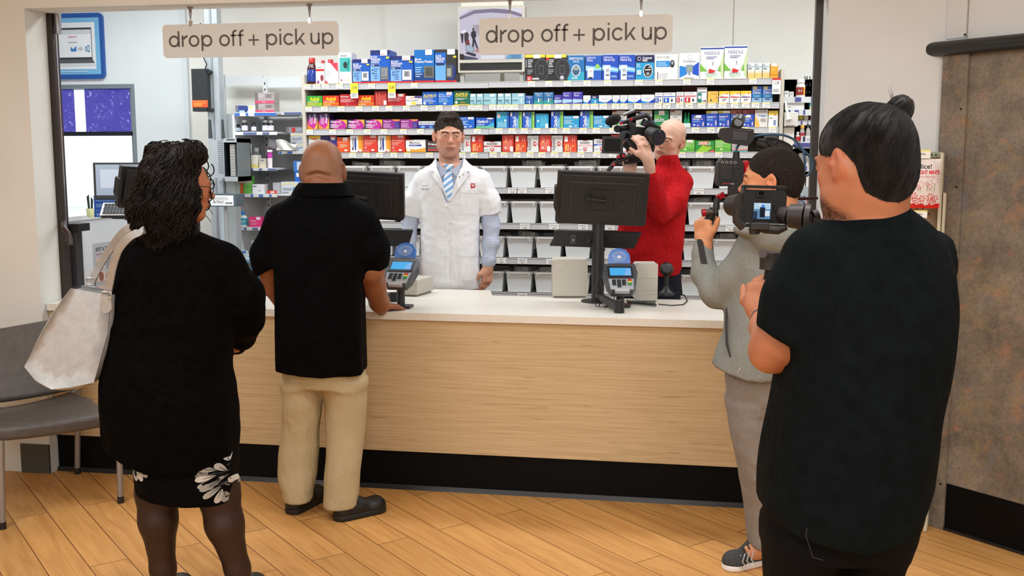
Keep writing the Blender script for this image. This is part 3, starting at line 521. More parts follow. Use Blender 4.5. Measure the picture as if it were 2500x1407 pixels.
def mucV():return[('r',.62,.0,1,1,(245,165,50)),('r',.85,.0,1,1,(235,130,40)),('v','Mucinex',.12,.14,.28,.86,(50,50,60),.01),('e',.4,.5,.07,.42,(40,60,150)),('e',.75,.1,.15,.09,(245,225,215)),('p',[(.55,.0),(.65,.1),(.7,.0)],RD)]
def redM():return logo(.5,.88,.88,1)+[('t','Mucus Relief D',.04,.66,.9,.74,(255,215,200),.01),('l',.04,.4,.8,.62,(250,170,150),4),('e',.14,.26,.08,.07,WH),('e',.14,.26,.06,.05,(215,55,40)),('e',.66,.12,.12,.06,WH),('l',.04,.04,.5,.1,(250,200,190),1)]
A(3,854.5,886.5,329.5,WH,mucV(),'white and amber box standing on end','upended white-amber box')
A(3,888,921,329.5,(222,60,42),redM(),'bright red cold medicine box','bright red box')
A(3,922.5,954,329.5,WH,mucV(),'white and amber box standing on end','upended white-amber box')
A(3,955.5,988,329.5,(222,60,42),redM(),'bright red cold medicine box','bright red box')
A(3,990.5,1038.5,340.5,(240,240,238),[('p',[(.0,0),(1,0),(1,.35),(.5,.2),(0,.3)],(245,165,50)),('t','Mucinex',.2,.68,.72,.84,(50,50,60),.01),('r',.17,.48,.8,.6,(40,60,150)),('l',.22,.51,.75,.58,(200,205,235),1),('e',.15,.17,.1,.14,(245,225,215)),('r',0,.97,.4,1,RD)],'white and amber box lying flat left of the pharmacist ear','flat white-amber box')
A(3,1043,1092,344,(70,50,48),[('t','Primatene',.06,.6,.8,.82,WH,.02),('t','TABLETS',.2,.46,.75,.56,RD),('r',.03,.36,.97,.38,WH),('r',.03,.12,.97,.24,(225,70,60))],'dark brown tablet box behind the pharmacist ear','dark brown box')
A(3,1124,1149,331,(225,225,222),sudV(),'white and red box on end behind the pharmacist jaw','upended white-red box')
A(3,1150.5,1179,330,(205,45,30),redV(),'red and orange box standing on end','upended red-orange box')
A(3,1181,1223,345.5,(225,225,225),sudH(),'low white box with a red band, lying flat right of the pharmacist','flat red-banded box')
A(3,1226,1254,329,(215,55,40),redV(1),'red box on end with white corner patch','upended red box')
A(3,1257,1285.5,329.5,(205,50,32),redV(),'red and orange box standing on end','upended red-orange box')
A(3,1287.5,1315,331.5,(225,225,222),sudV(),'white and red box standing on end','upended white-red box')
A(3,1317,1345,330.5,(215,50,38),redV(1),'red box on end with white corner patch','upended red box')
A(3,1346.5,1374,331.5,(225,225,222),sudV(),'white and red box standing on end','upended white-red box')
A(3,1376,1408,331,(210,50,35),redV(),'red and orange box standing on end','upended red-orange box')
A(3,1410,1447,343,(228,228,228),sudH((235,180,180)),'low white box with pale red band','flat pale-banded box')
A(3,1450,1488,340,(228,228,228),sudH((30,70,190)),'white box with a blue band beside the camera monitor','blue-banded box')
A(3,1492,1530,330,(200,50,40),redV(1),'red box mostly behind the shoulder camera','red box')
A(3,1658,1696,343,(115,190,75),logo(.5,.76,.88,1)+[('l',.05,.4,.8,.7,(200,230,170),3),('r',0,0,1,.3,(90,170,55)),('e',.4,.2,.08,.09,(200,230,160))],'light green box beside the bald man ear','light green box')
A(3,1697.5,1744.5,344.5,(30,140,50),[('p',[(.05,0),(.6,0),(.9,.35),(.4,.6)],(150,205,50)),('p',[(.2,.9),(.7,.95),(.6,.6),(.2,.62)],(235,90,40)),('t','ZYRTEC-D',.16,.62,.8,.86,WH,.03),('p',[(.66,0),(1,.2),(1,0)],(220,60,50)),('l',.5,.42,.9,.54,(230,170,90),1)],'dark green box with slanted white lettering','dark green slanted-letter box')
A(3,1746,1785,343,(115,190,75),logo(.6,.76,.95,1)+[('l',.05,.4,.8,.9,(200,230,170),4),('r',0,0,1,.3,(90,170,55)),('e',.4,.2,.08,.09,(200,230,160))],'light green box beneath the camera top handle','light green box')
A(3,1787,1826,352,(190,180,176),[('r',0,0,1,.14,(40,150,150)),('r',0,.2,1,.28,(225,80,60)),('l',.1,.5,.7,.8,GY,2)],'grey and teal box half hidden by the cinema camera','grey and teal box')
A(3,1866,1899,329,(95,100,108),[('l',.1,.5,.8,.8,(140,145,155),3)],'grey carton at the right end of the shelf','grey carton')
ords=['first','second','third','fourth','fifth','sixth','seventh','eighth','ninth','tenth','eleventh','twelfth','thirteenth','fourteenth','fifteenth','sixteenth','seventeenth','eighteenth']
from collections import Counter
cnt=Counter(p[6]for p in P)
seen=Counter()
def product(n,p):
 sh,x0,x1,yt,col,D,desc,short,o=p
 zb=SZ[sh]+.001;Yf=YSH+.022
 a=atY(x0,yt,Yf);b=atY(x1,yt,Yf);zt=atY(1250,yt+(0 if sh>0 else(x0-1250)*-.0),Yf).z
 zt=a.z if sh==0 else min(zt,SZ[sh-1]-.043)
 if 'zb' in o:zb=atY(1250,o['zb'],Yf).z+.001
 X0,X1=a.x,b.x
 if X0<SEC[0]+.004:X0=SEC[0]+.004
 if X1>SEC[3]-.004:X1=SEC[3]-.004
 for e in(SEC[1],SEC[2]):
  pass
 dp=o.get('d',min(.11,(zt-zb)*1.2))
 tall=dp
 lb=desc
 sn=SHELFNAME[sh]
 if cnt[desc]>1:
  seen[desc]+=1
  k=[i for i,q_ in enumerate(P)if q_[0]==sh];i=k.index(n)
  prev=P[k[i-1]][7]if i else None
  if cnt[desc]==2:lb='%s%s, %s of its two from the left'%('',desc,ords[seen[desc]-1])
  else:lb='%s%s, %s of its kind from left'%('',desc,ords[seen[desc]-1])
  lb=lb.strip()
 lb=' '.join(lb.split())
 if len(lb.split())<=10 and 'shelf' not in lb:lb+=' on the '+sn
 s=MB();s.box((X0,Yf,zb),(X1,Yf+dp,zt),mat(col,.38))
 w,h=X1-X0,zt-zb
 fn=lambda u,v,d:(X0+u*w,Yf-d,zb+v*h)
 decals(s,fn,D)
 dk=tuple(int(c*.8)for c in col)
 off=((X0+X1)/2,Yf+dp/2,zb)
 me=s.mesh('medicine_box',off);ob=bpy.data.objects.new('medicine_box',me);C.objects.link(ob);ob.location=off
 tag(ob,lb,'box','medicine boxes on the '+sn);return ob
allbox=[product(n,p)for n,p in enumerate(P)]
def bottle(px,pyb,pyt,rpx,Y,cap,body,label,lab,grp=None,D=(),capfrac=.2,zb=None,neck=.55,name='medicine_bottle',sy=.8,lidname='cap'):
 a=atY(px-rpx,pyb,Y);b=atY(px+rpx,pyb,Y);r=(b.x-a.x)/2;x=(a.x+b.x)/2
 z0=atY(px,pyb,Y).z if zb is None else zb;H=atY(px,pyt,Y).z-z0
 y=Y+r
 t=thing(name,lab,'bottle',(x,y,z0),grp)
 s=MB();s.lathe((x,y,z0),[(r*.92,0),(r,.03*H),(r,.58*H),(r*.92,.66*H),(r*neck,.76*H),(r*neck,(1-capfrac)*H)],body,20,sy=sy);s.obj('body',t)
 s=MB();s.lathe((x,y,z0),[(r*neck*1.12,(1-capfrac)*H),(r*neck*1.12,.985*H),(r*neck,H)],cap,18,sy=1);s.obj(lidname,t)
 if label is not None:
  s=MB();n=24;vs=[];RR=1.015
  for j,zz in enumerate((.1*H,.55*H)):
   for i in range(n):th=2*math.pi*i/n;vs.append((x+r*RR*math.cos(th),y+r*RR*sy*math.sin(th),z0+zz))
  s.add(vs,[(i,(i+1)%n,n+(i+1)%n,n+i)for i in range(n)],label,True)
  def fn(u,v,d):
   th=-math.pi/2+(u-.5)*2.0;return(x+(r*RR+d)*math.cos(th),y+(r*RR*sy+d)*math.sin(th),z0+.1*H+v*.45*H)
  decals(s,fn,D);s.obj('label',t)
 return t
m_redcap=mat((190,30,38),.35);m_darksyr=mat((70,14,18),.25)
zt0=SZ[0]+.001
bottle(758.5,199,140.5,12,YSH+.025,m_redcap,m_darksyr,mat((25,60,150),.4),'dark red syrup bottle with red cap and blue label on the top shelf',D=[('r',.25,.7,.7,.98,WH),('l',.1,.45,.7,.65,(200,210,240),2),('l',.15,.05,.8,.4,(110,140,200),4)],zb=zt0)
bottle(787,199,147,7,YSH+.13,m_redcap,WHITE,None,'white bottle with red cap standing behind the small boxes',zb=zt0)
x0,x1=atY(792,150,YSH+.025).x,atY(825.5,150,YSH+.025).x;zt=atY(808,153.5,YSH+.025).z;zcap=atY(800,145.5,YSH+.03).z
t=thing('medicine_jug','white squared jug with red cap and red triangle label on the top shelf','bottle',((x0+x1)/2,YSH+.06,zt0))
s=MB();s.box((x0,YSH+.025,zt0),(x1,YSH+.1,zt),mat((240,238,238),.35));s.obj('body',t,bevel=.006)
s=MB();w,h=x1-x0,zt-zt0;fn=lambda u,v,d:(x0+u*w,YSH+.0248-d,zt0+v*h)
decals(s,fn,[('p',[(.42,1),(.96,1),(.96,.55)],(220,60,80)),('p',[(.03,.18),(.03,.02),(.28,.02)],(220,60,80)),('l',.08,.3,.5,.7,(200,205,210),5)]);s.obj('label',t)
s=MB();s.lathe((x0+w*.32,YSH+.06,zt),[(.017,0),(.017,zcap-zt),(.014,zcap-zt+.003)],m_redcap);s.obj('cap',t)
t=thing('spray_pack','open green and white twin nasal spray pack beside the blue lancet boxes','spray',(atY(1676,300,YSH+.05).x,YSH+.06,SZ[2]))
x0,x1=atY(1668,300,YSH+.025).x,atY(1686,300,YSH+.025).x;zt=atY(1676,301,YSH+.025).z
s=MB();s.box((x0,YSH+.025,SZ[2]),(x1,YSH+.09,zt),mat((215,228,222)));s.obj('tray',t)
zz=atY(1676,273,YSH+.05).z
for f in(.28,.72):
 s=MB();s.lathe((x0+(x1-x0)*f,YSH+.055,zt-.005),[(.011,0),(.011,(zz-zt)*.4),(.006,(zz-zt)*.8),(.004,zz-zt)],mat((20,150,95),.3));s.obj('spray_bottle',t)
s=MB();a=atY(1669,213,YSH+.2);b=atY(1699,226,YSH+.2);s.box((a.x,YSH+.2,b.z-.02),(b.x,YSH+.203,a.z),mat((95,15,20)))
s.box((a.x-.004,YSH+.203,b.z-.04),(b.x+.004,YSH+.206,a.z+.004),mat((150,110,105)))
s.box(((a.x+b.x)/2-.006,YSH+.203,SZ[1]),((a.x+b.x)/2+.006,YSH+.206,b.z),mat((150,110,105)))
tag(s.obj('display_card'),'small dark maroon card standing behind the red-striped boxes','card')
T0=[(745,'8.99'),(768,'8.49'),(789,'28.99'),(823,'61.99'),(901,'40.99'),(1005,'51.99'),(1289,'19.99'),(1331,'12.99'),(1376,'21.99'),(1424,'20.99'),(1474,'37.99'),(1550,'22.99'),(1598,'21.99'),(1666,'22.99'),(1723,'7.99'),(1826,'15.99')]
T1=[(747,'14.99'),(785,'9.99'),(826,'7.99'),(870,'15.99'),(910,'15.99'),(943,'11.99'),(985,'12.99'),(1028,'14.99'),(1065,'10.99'),(1104,'9.99'),(1143,'26.99'),(1161,'43.99'),(1194,'53.99'),(1213,'26.99'),(1231,'43.99'),(1248,'73.99'),(1280,'43.99'),(1303,'79.99'),(1327,'149.99'),(1356,'47.99'),(1373,'99.99'),(1399,'154.99'),(1421,'29.99'),(1442,'53.99'),(1464,'99.99'),(1494,'39.99'),(1514,'73.99'),(1548,'144.99'),(1597,'109.9'),(1618,'188.9'),(1650,'109.9'),(1673,'189.9'),(1703,'114.9'),(1728,'22.99'),(1754,'33.99'),(1783,'79.99'),(1810,'20.99'),(1834,'14.99'),(1860,'14.99')]
T2=[(748,'15.99'),(804,'17.99'),(846,'31.99'),(889,'24.99'),(929,'17.99'),(977,'24.99'),(1018,'14.99'),(1157,'26.99'),(1210,'17.99'),(1242,'28.99'),(1272,'10.99'),(1302,'8.99'),(1343,'18.99'),(1374,'12.99'),(1415,'24.99'),(1447,'17.99'),(1488,'26.99'),(1689,'7.99'),(1727,'7.99'),(1752,'13.99'),(1810,'11.99'),(1877,'15.99')]
T3=[(760,'9.99'),(852,'17.99'),(885,'12.99'),(918,'29.99'),(953,'20.99'),(986,'29.99'),(1040,'10.99'),(1120,'12.99'),(1149,'6.99'),(1196,'12.99'),(1222,'10.99'),(1254,'13.99'),(1286,'7.99'),(1315,'6.99'),(1346,'12.99'),(1375,'10.99'),(1410,'12.99'),(1449,'13.99'),(1488,'14.99'),(1657,'12.99'),(1701,'24.99'),(1748,'21.99')]
for i,T in enumerate((T0,T1,T2,T3)):
 for px,tx in T:price_tag(i,px,tx)
hanging_tag(0,858,'51.99',m_yel,.34);hanging_tag(0,949,'51.99',m_yel,.34)
hanging_tag(0,1882,'11.99',mat((205,60,60)),.86)
BT={4:[(975,'GR-HA','34'),(1240,'JA-JD','35'),(1262,'JE-JO','39'),(1333,'KA-KL','39'),(1697,'MI-NI','60')],5:[(1270,'JC-JN','38'),(1342,'KM-KZ','40'),(1414,'MO','45'),(1480,'MU-MZ','49'),(1778,'U-V','72')],6:[(1212,'JO','41'),(1264,'KU','42'),(1335,'LA','43'),(1700,'SO','66')],7:[(1264,'LO','46')]}
for i,L in BT.items():
 for px,t1,t2 in L:
  x=atY(px,300,YSH).x;k=secof(x);s=MB();w,h=.062,.034;z=SZ[i]
  fn=lambda a,b,d:(x+a*w,YSH-.004-d,z-.002-h+b*h)
  s.box((x,YSH-.004,z-.002-h),(x+w,YSH-.0005,z-.002),m_tag)
  s.plane_text(t1,fn,.12,.56,.88,.88,.0004,m_ink,keep=True,res=2);s.plane_text(t2,fn,.3,.1,.7,.42,.0004,m_ink,keep=True,res=2)
  s.obj('bin_tag',shelves[(k,i)])
m_bin=mat((222,225,226),.45);m_binr=mat((232,234,234),.45)
def bin_mesh(W,H):
 s=MB();L=.34;tp=.035
 def ring(w,l,z,dy=0):return[(-w/2,dy,z),(w/2,dy,z),(w/2,dy+l,z),(-w/2,dy+l,z)]
 o=ring(W*.80,L*.92,0,L*.04)+ring(W*.95,L*.99,H*.93,.004)+ring(W*.93,L*.97,H*.93,.008)+ring(W*.78,L*.9,.006,L*.05)
 fs=[(3,2,1,0)]
 for a,b in((0,4),(4,8),(8,12)):
  for i in range(4):fs.append((a+i,a+(i+1)%4,b+(i+1)%4,b+i))
 fs.append((12,13,14,15));s.add(o,fs,m_bin)
 body=s.mesh('bin_body')
 s=MB()
 for(x0,x1,y0,y1)in((-W/2,W/2,-.008,.01),(-W/2,W/2,L-.01,L+.004),(-W/2,-W/2+.014,-.008,L+.004),(W/2-.014,W/2,-.008,L+.004)):
  s.box((x0,y0,H*.9),(x1,y1,H),m_binr)
 for x in(-W*.36,W*.36):s.box((x-.004,-.006,H*.8),(x+.004,.012,H*.9),m_binr)
 return body,s.mesh('rim')
binsrows=[(4,405.5,900),(5,491,902),(6,577,893),(7,663,891)]
npl=['top','second','third','lowest']
for r_,(sh,yt,xs)in enumerate(binsrows):
 Yb=YSH+.03;z=SZ[sh]+.001;H=atY(1250,yt,Yb).z-z
 pit=atY(1320.5,450,Yb).x-atY(1250,450,Yb).x;Wb=pit*.965;body,rim=bin_mesh(Wb,H)
 xstart=atY(xs,450,Yb).x;n0=int((xstart-SEC[0])/pit);xx=xstart-n0*pit
 if xx<SEC[0]+.002:xx+=pit
 num=0
 while xx+Wb<SEC[3]:
  c=xx+Wb/2;num+=1
  t=thing('storage_bin','white plastic storage bin, %s from the left in the %s bin row'%(ords[num-1],npl[r_]),'bin',(c,Yb,z),'white storage bins')
  b1=bpy.data.objects.new('body',body);C.objects.link(b1);b1.parent=t
  b2=bpy.data.objects.new('rim',rim);C.objects.link(b2);b2.parent=t
  xx+=pit
def bag(sh,px0,px1,pyt,seed,lab):
 rr=random.Random(seed);Y=YSH+.10;a=atY(px0,pyt,Y);b=atY(px1,pyt,Y);z0=SZ[sh]+.05;n=9
 s=MB();vs=[]
 for side in(0,1):
  for j in range(6):
   for i in range(n):
    u=i/(n-1);v=j/5
    vs.append((a.x+(b.x-a.x)*(u*(.82+.18*v)+.09*(1-v))+rr.uniform(-.003,.003),Y+side*(.03+.02*math.sin(u*3))+rr.uniform(-.006,.006)+.03*v,z0+(a.z-z0)*v*(.92+.08*math.sin(u*2.4+seed))))
 fs=[]
 for sd in(0,1):
  o=sd*6*n
  for j in range(5):
   for i in range(n-1):fs.append((o+j*n+i,o+j*n+i+1,o+(j+1)*n+i+1,o+(j+1)*n+i))
 o=6*n
 for i in range(n-1):fs.append((5*n+i,5*n+i+1,o+5*n+i+1,o+5*n+i))
 s.add(vs,fs,clear('bag_plastic',(190,192,190),.55,.3),True)
 s.box((a.x+(b.x-a.x)*.2,Y+.02,z0),(b.x-(b.x-a.x)*.15,Y+.022,a.z-.012),mat((205,205,202)))
 for k in range(4):
  z=a.z-.02-.012*k
  if z>z0:s.box((a.x+(b.x-a.x)*.28,Y+.0195,z),(a.x+(b.x-a.x)*rr.uniform(.5,.75),Y+.02,z+.003),m_ink)
 tag(s.obj('prescription_bag'),lab,'bag','clear bags standing in the bins')
bag(4,923,985,389,1,'grey clear prescription bag in a top row bin left of the pharmacist')
bag(4,856,905,393,2,'grey clear bag in a top row bin above the left monitor')
bag(4,1273,1330,387.5,3,'clear bag with printed sheet above the top row bins, right of the pharmacist')
bag(4,1336,1382,397,4,'low clear bag with paper above the left end of the right monitor')
bag(4,1400,1465,387.5,5,'large clear bag with printed sheet above the right monitor')
bag(4,1655,1685,390,6,'narrow clear bag right of the red fleece collar')
bag(4,1690,1745,388,7,'clear bag with text between red fleece and cinema camera')
bag(6,1265,1312,563,8,'dark clear bag lying in the third bin row')
bag(7,1252,1294,648,9,'clear bag in the lowest bin row left of the grey printer')
bag(7,1312,1352,648,10,'clear bag in the lowest bin row right behind the grey printer')
bag(6,1748,1800,566,11,'clear bag in the third bin row beside the hooded camera man')
bag(5,1683,1738,480,12,'dark clear bag in the second bin row right of the red fleece')
# ---- service counter
def wood_mat():
 m=bpy.data.materials.new('maple_laminate');m.use_nodes=True;n,l=nodes(m);b=n['Principled BSDF']
 tc=n.new('ShaderNodeTexCoord');mp=n.new('ShaderNodeMapping');mp.inputs['Scale'].default_value=(1.4,3,60);l.new(tc.outputs['Object'],mp.inputs[0])
 nz=n.new('ShaderNodeTexNoise');nz.inputs['Scale'].default_value=2.2;nz.inputs['Detail'].default_value=7;l.new(mp.outputs[0],nz.inputs['Vector'])
 r=n.new('ShaderNodeValToRGB');r.color_ramp.elements[0].position=.25;r.color_ramp.elements[0].color=lin((184,156,114))+(1,)
 r.color_ramp.elements[1].position=.62;r.color_ramp.elements[1].color=lin((206,180,140))+(1,);l.new(nz.outputs['Fac'],r.inputs[0])
 mp2=n.new('ShaderNodeMapping');mp2.inputs['Scale'].default_value=(5,5,110);l.new(tc.outputs['Object'],mp2.inputs[0])
 n2=n.new('ShaderNodeTexNoise');n2.inputs['Scale'].default_value=1.0;n2.inputs['Detail'].default_value=2;l.new(mp2.outputs[0],n2.inputs['Vector'])
 r2=n.new('ShaderNodeValToRGB');r2.color_ramp.elements[0].position=.66;r2.color_ramp.elements[0].color=(0,0,0,1);r2.color_ramp.elements[1].position=.76;r2.color_ramp.elements[1].color=(.5,.5,.5,1);l.new(n2.outputs['Fac'],r2.inputs[0])
 mx=n.new('ShaderNodeMix');mx.data_type='RGBA';l.new(r2.outputs[0],mx.inputs[0]);l.new(r.outputs[0],mx.inputs[6]);mx.inputs[7].default_value=lin((138,98,58))+(1,)
 l.new(mx.outputs[2],b.inputs['Base Color']);b.inputs['Roughness'].default_value=.45;return m
m_wood=wood_mat();m_top=noisy('counter_solid_surface',(222,217,206),(229,225,215),60,.35)
xa,xb=LX+.004,RX-.004
YB1=atZ(1150,708,CT).y;YB2=atZ(1300,724,CT).y;xs_=atZ(1212,708,CT).x
print('XD',atY(215,640,5.6).x,'LX0',LX0,LX)
cnt_=thing('service_counter','long maple laminate service counter with cream top and black toe kick','counter',((xa+xb)/2,YC+.3,0))
s=MB();s.box((xa,YC+.02,.19),(xb,YC+.06,CT-.035),m_wood);s.box((xb-.03,YC+.06,.19),(xb,YC+.5,CT-.035),m_wood);s.box((xa,YC+.06,.19),(xa+.03,YC+.5,CT-.035),m_wood);s.obj('front_panel',cnt_)
s=MB();s.box((xa,YC+.035,0),(xb,YC+.06,.19),BLACKM)
s.prism([(0,0),(.022,0),(.022,.02),(.014,.02),(.006,.008)],lambda a,b,d:(d,YC+.013+a,b),xa,xb,mat((26,27,30),.4));s.obj('toe_kick',cnt_)
s=MB();d=.035
s.prism([(xa,YC),(xb,YC),(xb,YB2),(xs_+.02,YB2),(xs_-.03,YB1),(xa,YB1)],lambda a,b,d:(a,b,d),CT-d,CT,m_top);s.obj('countertop',cnt_,bevel=.006)
s=MB()
for x in(xa+.9,xa+1.8,xa+2.7):s.box((x-.01,YC+.06,0),(x+.01,YB2-.02,CT-.036),WHITE)
s.box((xa,YB2-.03,.1),(xb,YB2-.01,.5),mat((200,196,188)));s.obj('inner_carcass',cnt_)
m_track=mat((42,32,28),.4)
YT=YF+TH+.002
s=MB();s.box((LX-.002,YT,CT+.004),(LX+.03,YT+.05,zh+.05),m_track);s.box((LX+.03,YT+.02,CT+.3),(LX+.034,YT+.03,zh),CHROME)
s.cone((LX+.05,YT+.02,zh-.10),(LX+.05,YT+.02,zh-.0),.014,.018,STEEL,12);tag(s.obj('shutter_track'),'dark brown vertical shutter track on the left jamb above the counter','track')
s=MB();s.box((RX-.03,YT,CT+.004),(RX+.002,YT+.05,zh+.05),m_track);tag(s.obj('shutter_track'),'dark brown vertical shutter track on the right jamb beside the white wall','track')
s=MB();p0=atD(150,552,4.95);pts=[Vector((LX+.015,YT+.03,p0.z)),atD(158,560,4.95),atD(166,570,4.94),atD(171,583,4.93),atD(172,597,4.92)]
s.tube(pts,.013,mat((50,38,35),.4),12);tag(s.obj('door_pull'),'dark brown curved handle sticking out past the left jamb','handle')
s=MB();a=atD(152,556,5.3);s.cbox(a+Vector((.03,.05,0)),(.13,.1,.04),BLACK);s.box((a.x-.0,a.y+.02,CT),(a.x+.06,a.y+.08,a.z-.02),DARK)
tag(s.obj('label_printer',bevel=.003),'small black device on the white side desk behind the left jamb','device')
# ---- hanging signs
m_sign=mat((220,223,222),.5);m_stext=mat((84,79,75),.5)
def letters(s,fn,x0,y0,x1,y1,asp,m_):
 '''rounded sans lettering drawn as even strokes: drop off + pick up'''
 t=.092;G={}
 def bar(a,b,c,d):return[[(a,b),(c,b),(c,d),(a,d)]]
 def arc(cx,cy,rx,ry,a0,a1,n=22):
  o=[]
  for i in range(n):
   A,B=[math.radians(a0+(a1-a0)*k/n)for k in(i,i+1)]
   o.append([(cx+rx*math.cos(A),cy+ry*math.sin(A)),(cx+rx*math.cos(B),cy+ry*math.sin(B)),(cx+(rx-t)*math.cos(B),cy+(ry-t)*math.sin(B)),(cx+(rx-t)*math.cos(A),cy+(ry-t)*math.sin(A))])
  return o
 ring=lambda cx:arc(cx,.27,.27,.285,0,360,30)
 G['o']=(ring(.27),.54);G['d']=(ring(.27)+bar(.46,0,.55,.76),.55);G['p']=(ring(.28)+bar(0,-.22,.09,.545),.55)
 G['r']=(bar(0,0,.09,.545)+arc(.3,.27,.255,.285,90,158,8)+bar(.27,.463,.3,.555),.30)
 G['f']=(bar(.09,0,.18,.62)+arc(.26,.6,.17,.165,90,180,8)+bar(.25,.675,.31,.765)+bar(0,.46,.3,.54),.31)
 G['+']=(bar(0,.225,.52,.3)+bar(.222,0,.298,.525),.52);G['i']=(bar(0,0,.09,.545)+bar(0,.665,.09,.76),.09)
 G['c']=(arc(.27,.27,.27,.285,38,322,24),.49);G['u']=(bar(0,.2,.09,.545)+bar(.36,0,.45,.545)+arc(.225,.22,.225,.235,180,360,16),.45)
 G['k']=(bar(0,0,.09,.76)+[[(.09,.17),(.36,.545),(.47,.545),(.09,.05)][::1]]+[[(.17,.3),(.38,0),(.49,0),(.24,.37)]],.49)
 seq=[('d',.11),('r',.05),('o',.1),('p',.34),('o',.03),('f',.04),('f',.23),('+',.35),('p',.11),('i',.1),('c',.09),('k',.25),('u',.11),('p',0)]
 W_=sum(G[c][1]+g for c,g in seq);x=0
 for c,g in seq:
  for n_,q_ in enumerate(G[c][0]):s.quad([fn(x0+(x+a)/W_*(x1-x0),y0+(b+.22)/.98*(y1-y0),.0006+.00012*(n_%2)+.0003*(len(q_)==4 and n_>=22)+.0003*(n_//40))for a,b in q_],m_)
  x+=G[c][1]+g
def sign(c00,c11,x2,lab,wires):
 Y=YF+.09;a=atY(c00[0],c00[1],Y);b=atY(x2,c11,Y)
 x0,x1=a.x,b.x;z1=a.z;z0=atY(c00[0],c11,Y).z;w,h=x1-x0,z1-z0;r=.02
 t=thing('hanging_sign',lab,'sign',((x0+x1)/2,Y,z0))
 o=[]
 for cx,cz,a0 in((x1-r,z1-r,0),(x0+r,z1-r,90),(x0+r,z0+r,180),(x1-r,z0+r,270)):
  for k in range(6):th=math.radians(a0+18*k);o.append((cx+r*math.cos(th),cz+r*math.sin(th)))
 s=MB();s.prism(o,lambda p,q_,d:(p,Y+d,q_),-.004,.004,m_sign);s.obj('panel',t)
 s=MB();fn=lambda u,v,d:(x0+u*w,Y-.0042-d,z0+v*h)
 letters(s,fn,.035,.19,.972,.80,w/h,m_stext);s.obj('lettering',t)
 for px in wires:
  x=atY(px,40,Y).x;s=MB();s.cone((x,Y,z1+.0),(x,Y,zh-.055),.0018,.0018,STEEL,6);s.lathe((x,Y,zh-.06),[(.003,0),(.006,.03),(.008,.05),(.014,.052),(.014,.058)],STEEL,12)
  s.cbox((x,Y,z1+.004),(.014,.012,.026),CHROME);s.obj('wire_hanger',t)
sign((397,61),142,828,'left beige hanging sign reading drop off + pick up',(465,756))
sign((1170,45),134,1641,'right beige hanging sign overlapping the ceiling screen, reading drop off + pick up',(1245,1565))
# ---- ceiling screen standing over the shelves
Y=YSH+.02;a=atY(1117,16,Y);b=atY(1281,176,Y)
t=thing('security_monitor','beige framed security monitor showing the counter, standing above the shelves','monitor',((a.x+b.x)/2,Y+.05,b.z))
x0,x1,z0,z1=a.x,b.x,b.z,a.z;w,h=x1-x0,z1-z0;fn=lambda u,v,d:(x0+u*w,Y-d,z0+v*h)
m_bez=mat((200,197,186),.5)
s=MB();s.box((x0,Y,z0),(x1,Y+.08,z1),m_bez);s.obj('housing',t,bevel=.004)
s=MB();E=lambda c:mat(c,.3,emit=.72)
def eq(u0,v0,u1,v1,c,k):s.quad([fn(u0,v0,k*.0005+.001),fn(u1,v0,k*.0005+.001),fn(u1,v1,k*.0005+.001),fn(u0,v1,k*.0005+.001)],E(c))
def ep(pts,c,k):s.quad([fn(u,v,k*.0005+.001)for u,v in pts],E(c))
eq(.03,.2,.96,.955,(205,200,218),0)
ep([(.03,.84),(.25,.94),(.55,.955),(.8,.93),(.96,.86),(.96,.82),(.8,.87),(.5,.9),(.25,.885),(.03,.80)],(135,122,150),1)
ep([(.03,.955),(.03,.86),(.2,.955)],(225,222,236),2);ep([(.96,.955),(.7,.955),(.96,.87)],(228,228,240),2)
eq(.22,.55,.5,.72,(190,180,195),1)
for k in range(6):eq(.24,.6+k*.022,.5,.605+k*.022,(110,100,115),2)
ep([(.2,.60),(.235,.64),(.27,.62),(.28,.54),(.26,.52),(.31,.36),(.285,.36),(.25,.46),(.24,.36),(.215,.37),(.225,.5),(.2,.56)],(40,36,50),3)
s.quad([fn(.235+.016*math.cos(i*.52),.655+.018*math.sin(i*.52),.003)for i in range(12)],E((70,50,50)))
ep([(.1,.6),(.14,.62),(.17,.58),(.16,.5),(.19,.42),(.12,.42),(.1,.5)],(60,55,62),3);ep([(.12,.5),(.17,.5),(.18,.42),(.12,.42)],(120,50,60),4)
ep([(.04,.6),(.08,.62),(.09,.56),(.08,.45),(.06,.45)],(55,50,70),3);ep([(.05,.63),(.13,.65),(.13,.61),(.05,.59)],(240,240,250),4)
ep([(.12,.42),(.25,.39),(.24,.3),(.12,.34)],(30,36,44),5);ep([(.125,.414),(.243,.386),(.233,.306),(.125,.344)],(170,190,205),6)
ep([(.14,.32),(.28,.28),(.26,.24),(.12,.29)],(50,52,62),6);ep([(.26,.35),(.32,.36),(.32,.3),(.26,.31)],(190,140,130),3)
ep([(.03,.29),(.09,.28),(.12,.2),(.03,.2)],(50,30,36),3);ep([(.1,.26),(.3,.22),(.3,.2),(.1,.2)],(70,78,100),4)
ep([(.75,.27),(.96,.27),(.96,.2),(.72,.2)],(120,175,215),3);eq(.35,.2,.7,.26,(230,232,245),2)
for k in range(3):eq(.8,.21+k*.02,.93,.218+k*.02,(60,110,170),4)
s.obj('screen',t)
s=MB();s.quad([fn(.03,.035,.001),fn(.96,.035,.001),fn(.96,.15,.001),fn(.03,.15,.001)],mat((6,6,6),.2));s.obj('speaker_slot',t)
s=MB();s.box((x0+.01,Y+.02,SZ[0]+.001),(x0+.035,Y+.05,z0),mat((175,175,172)));s.obj('foot',t);s=MB();s.box((x1-.035,Y+.02,SZ[0]+.001),(x1-.01,Y+.05,z0),mat((175,175,172)));s.obj('foot',t)
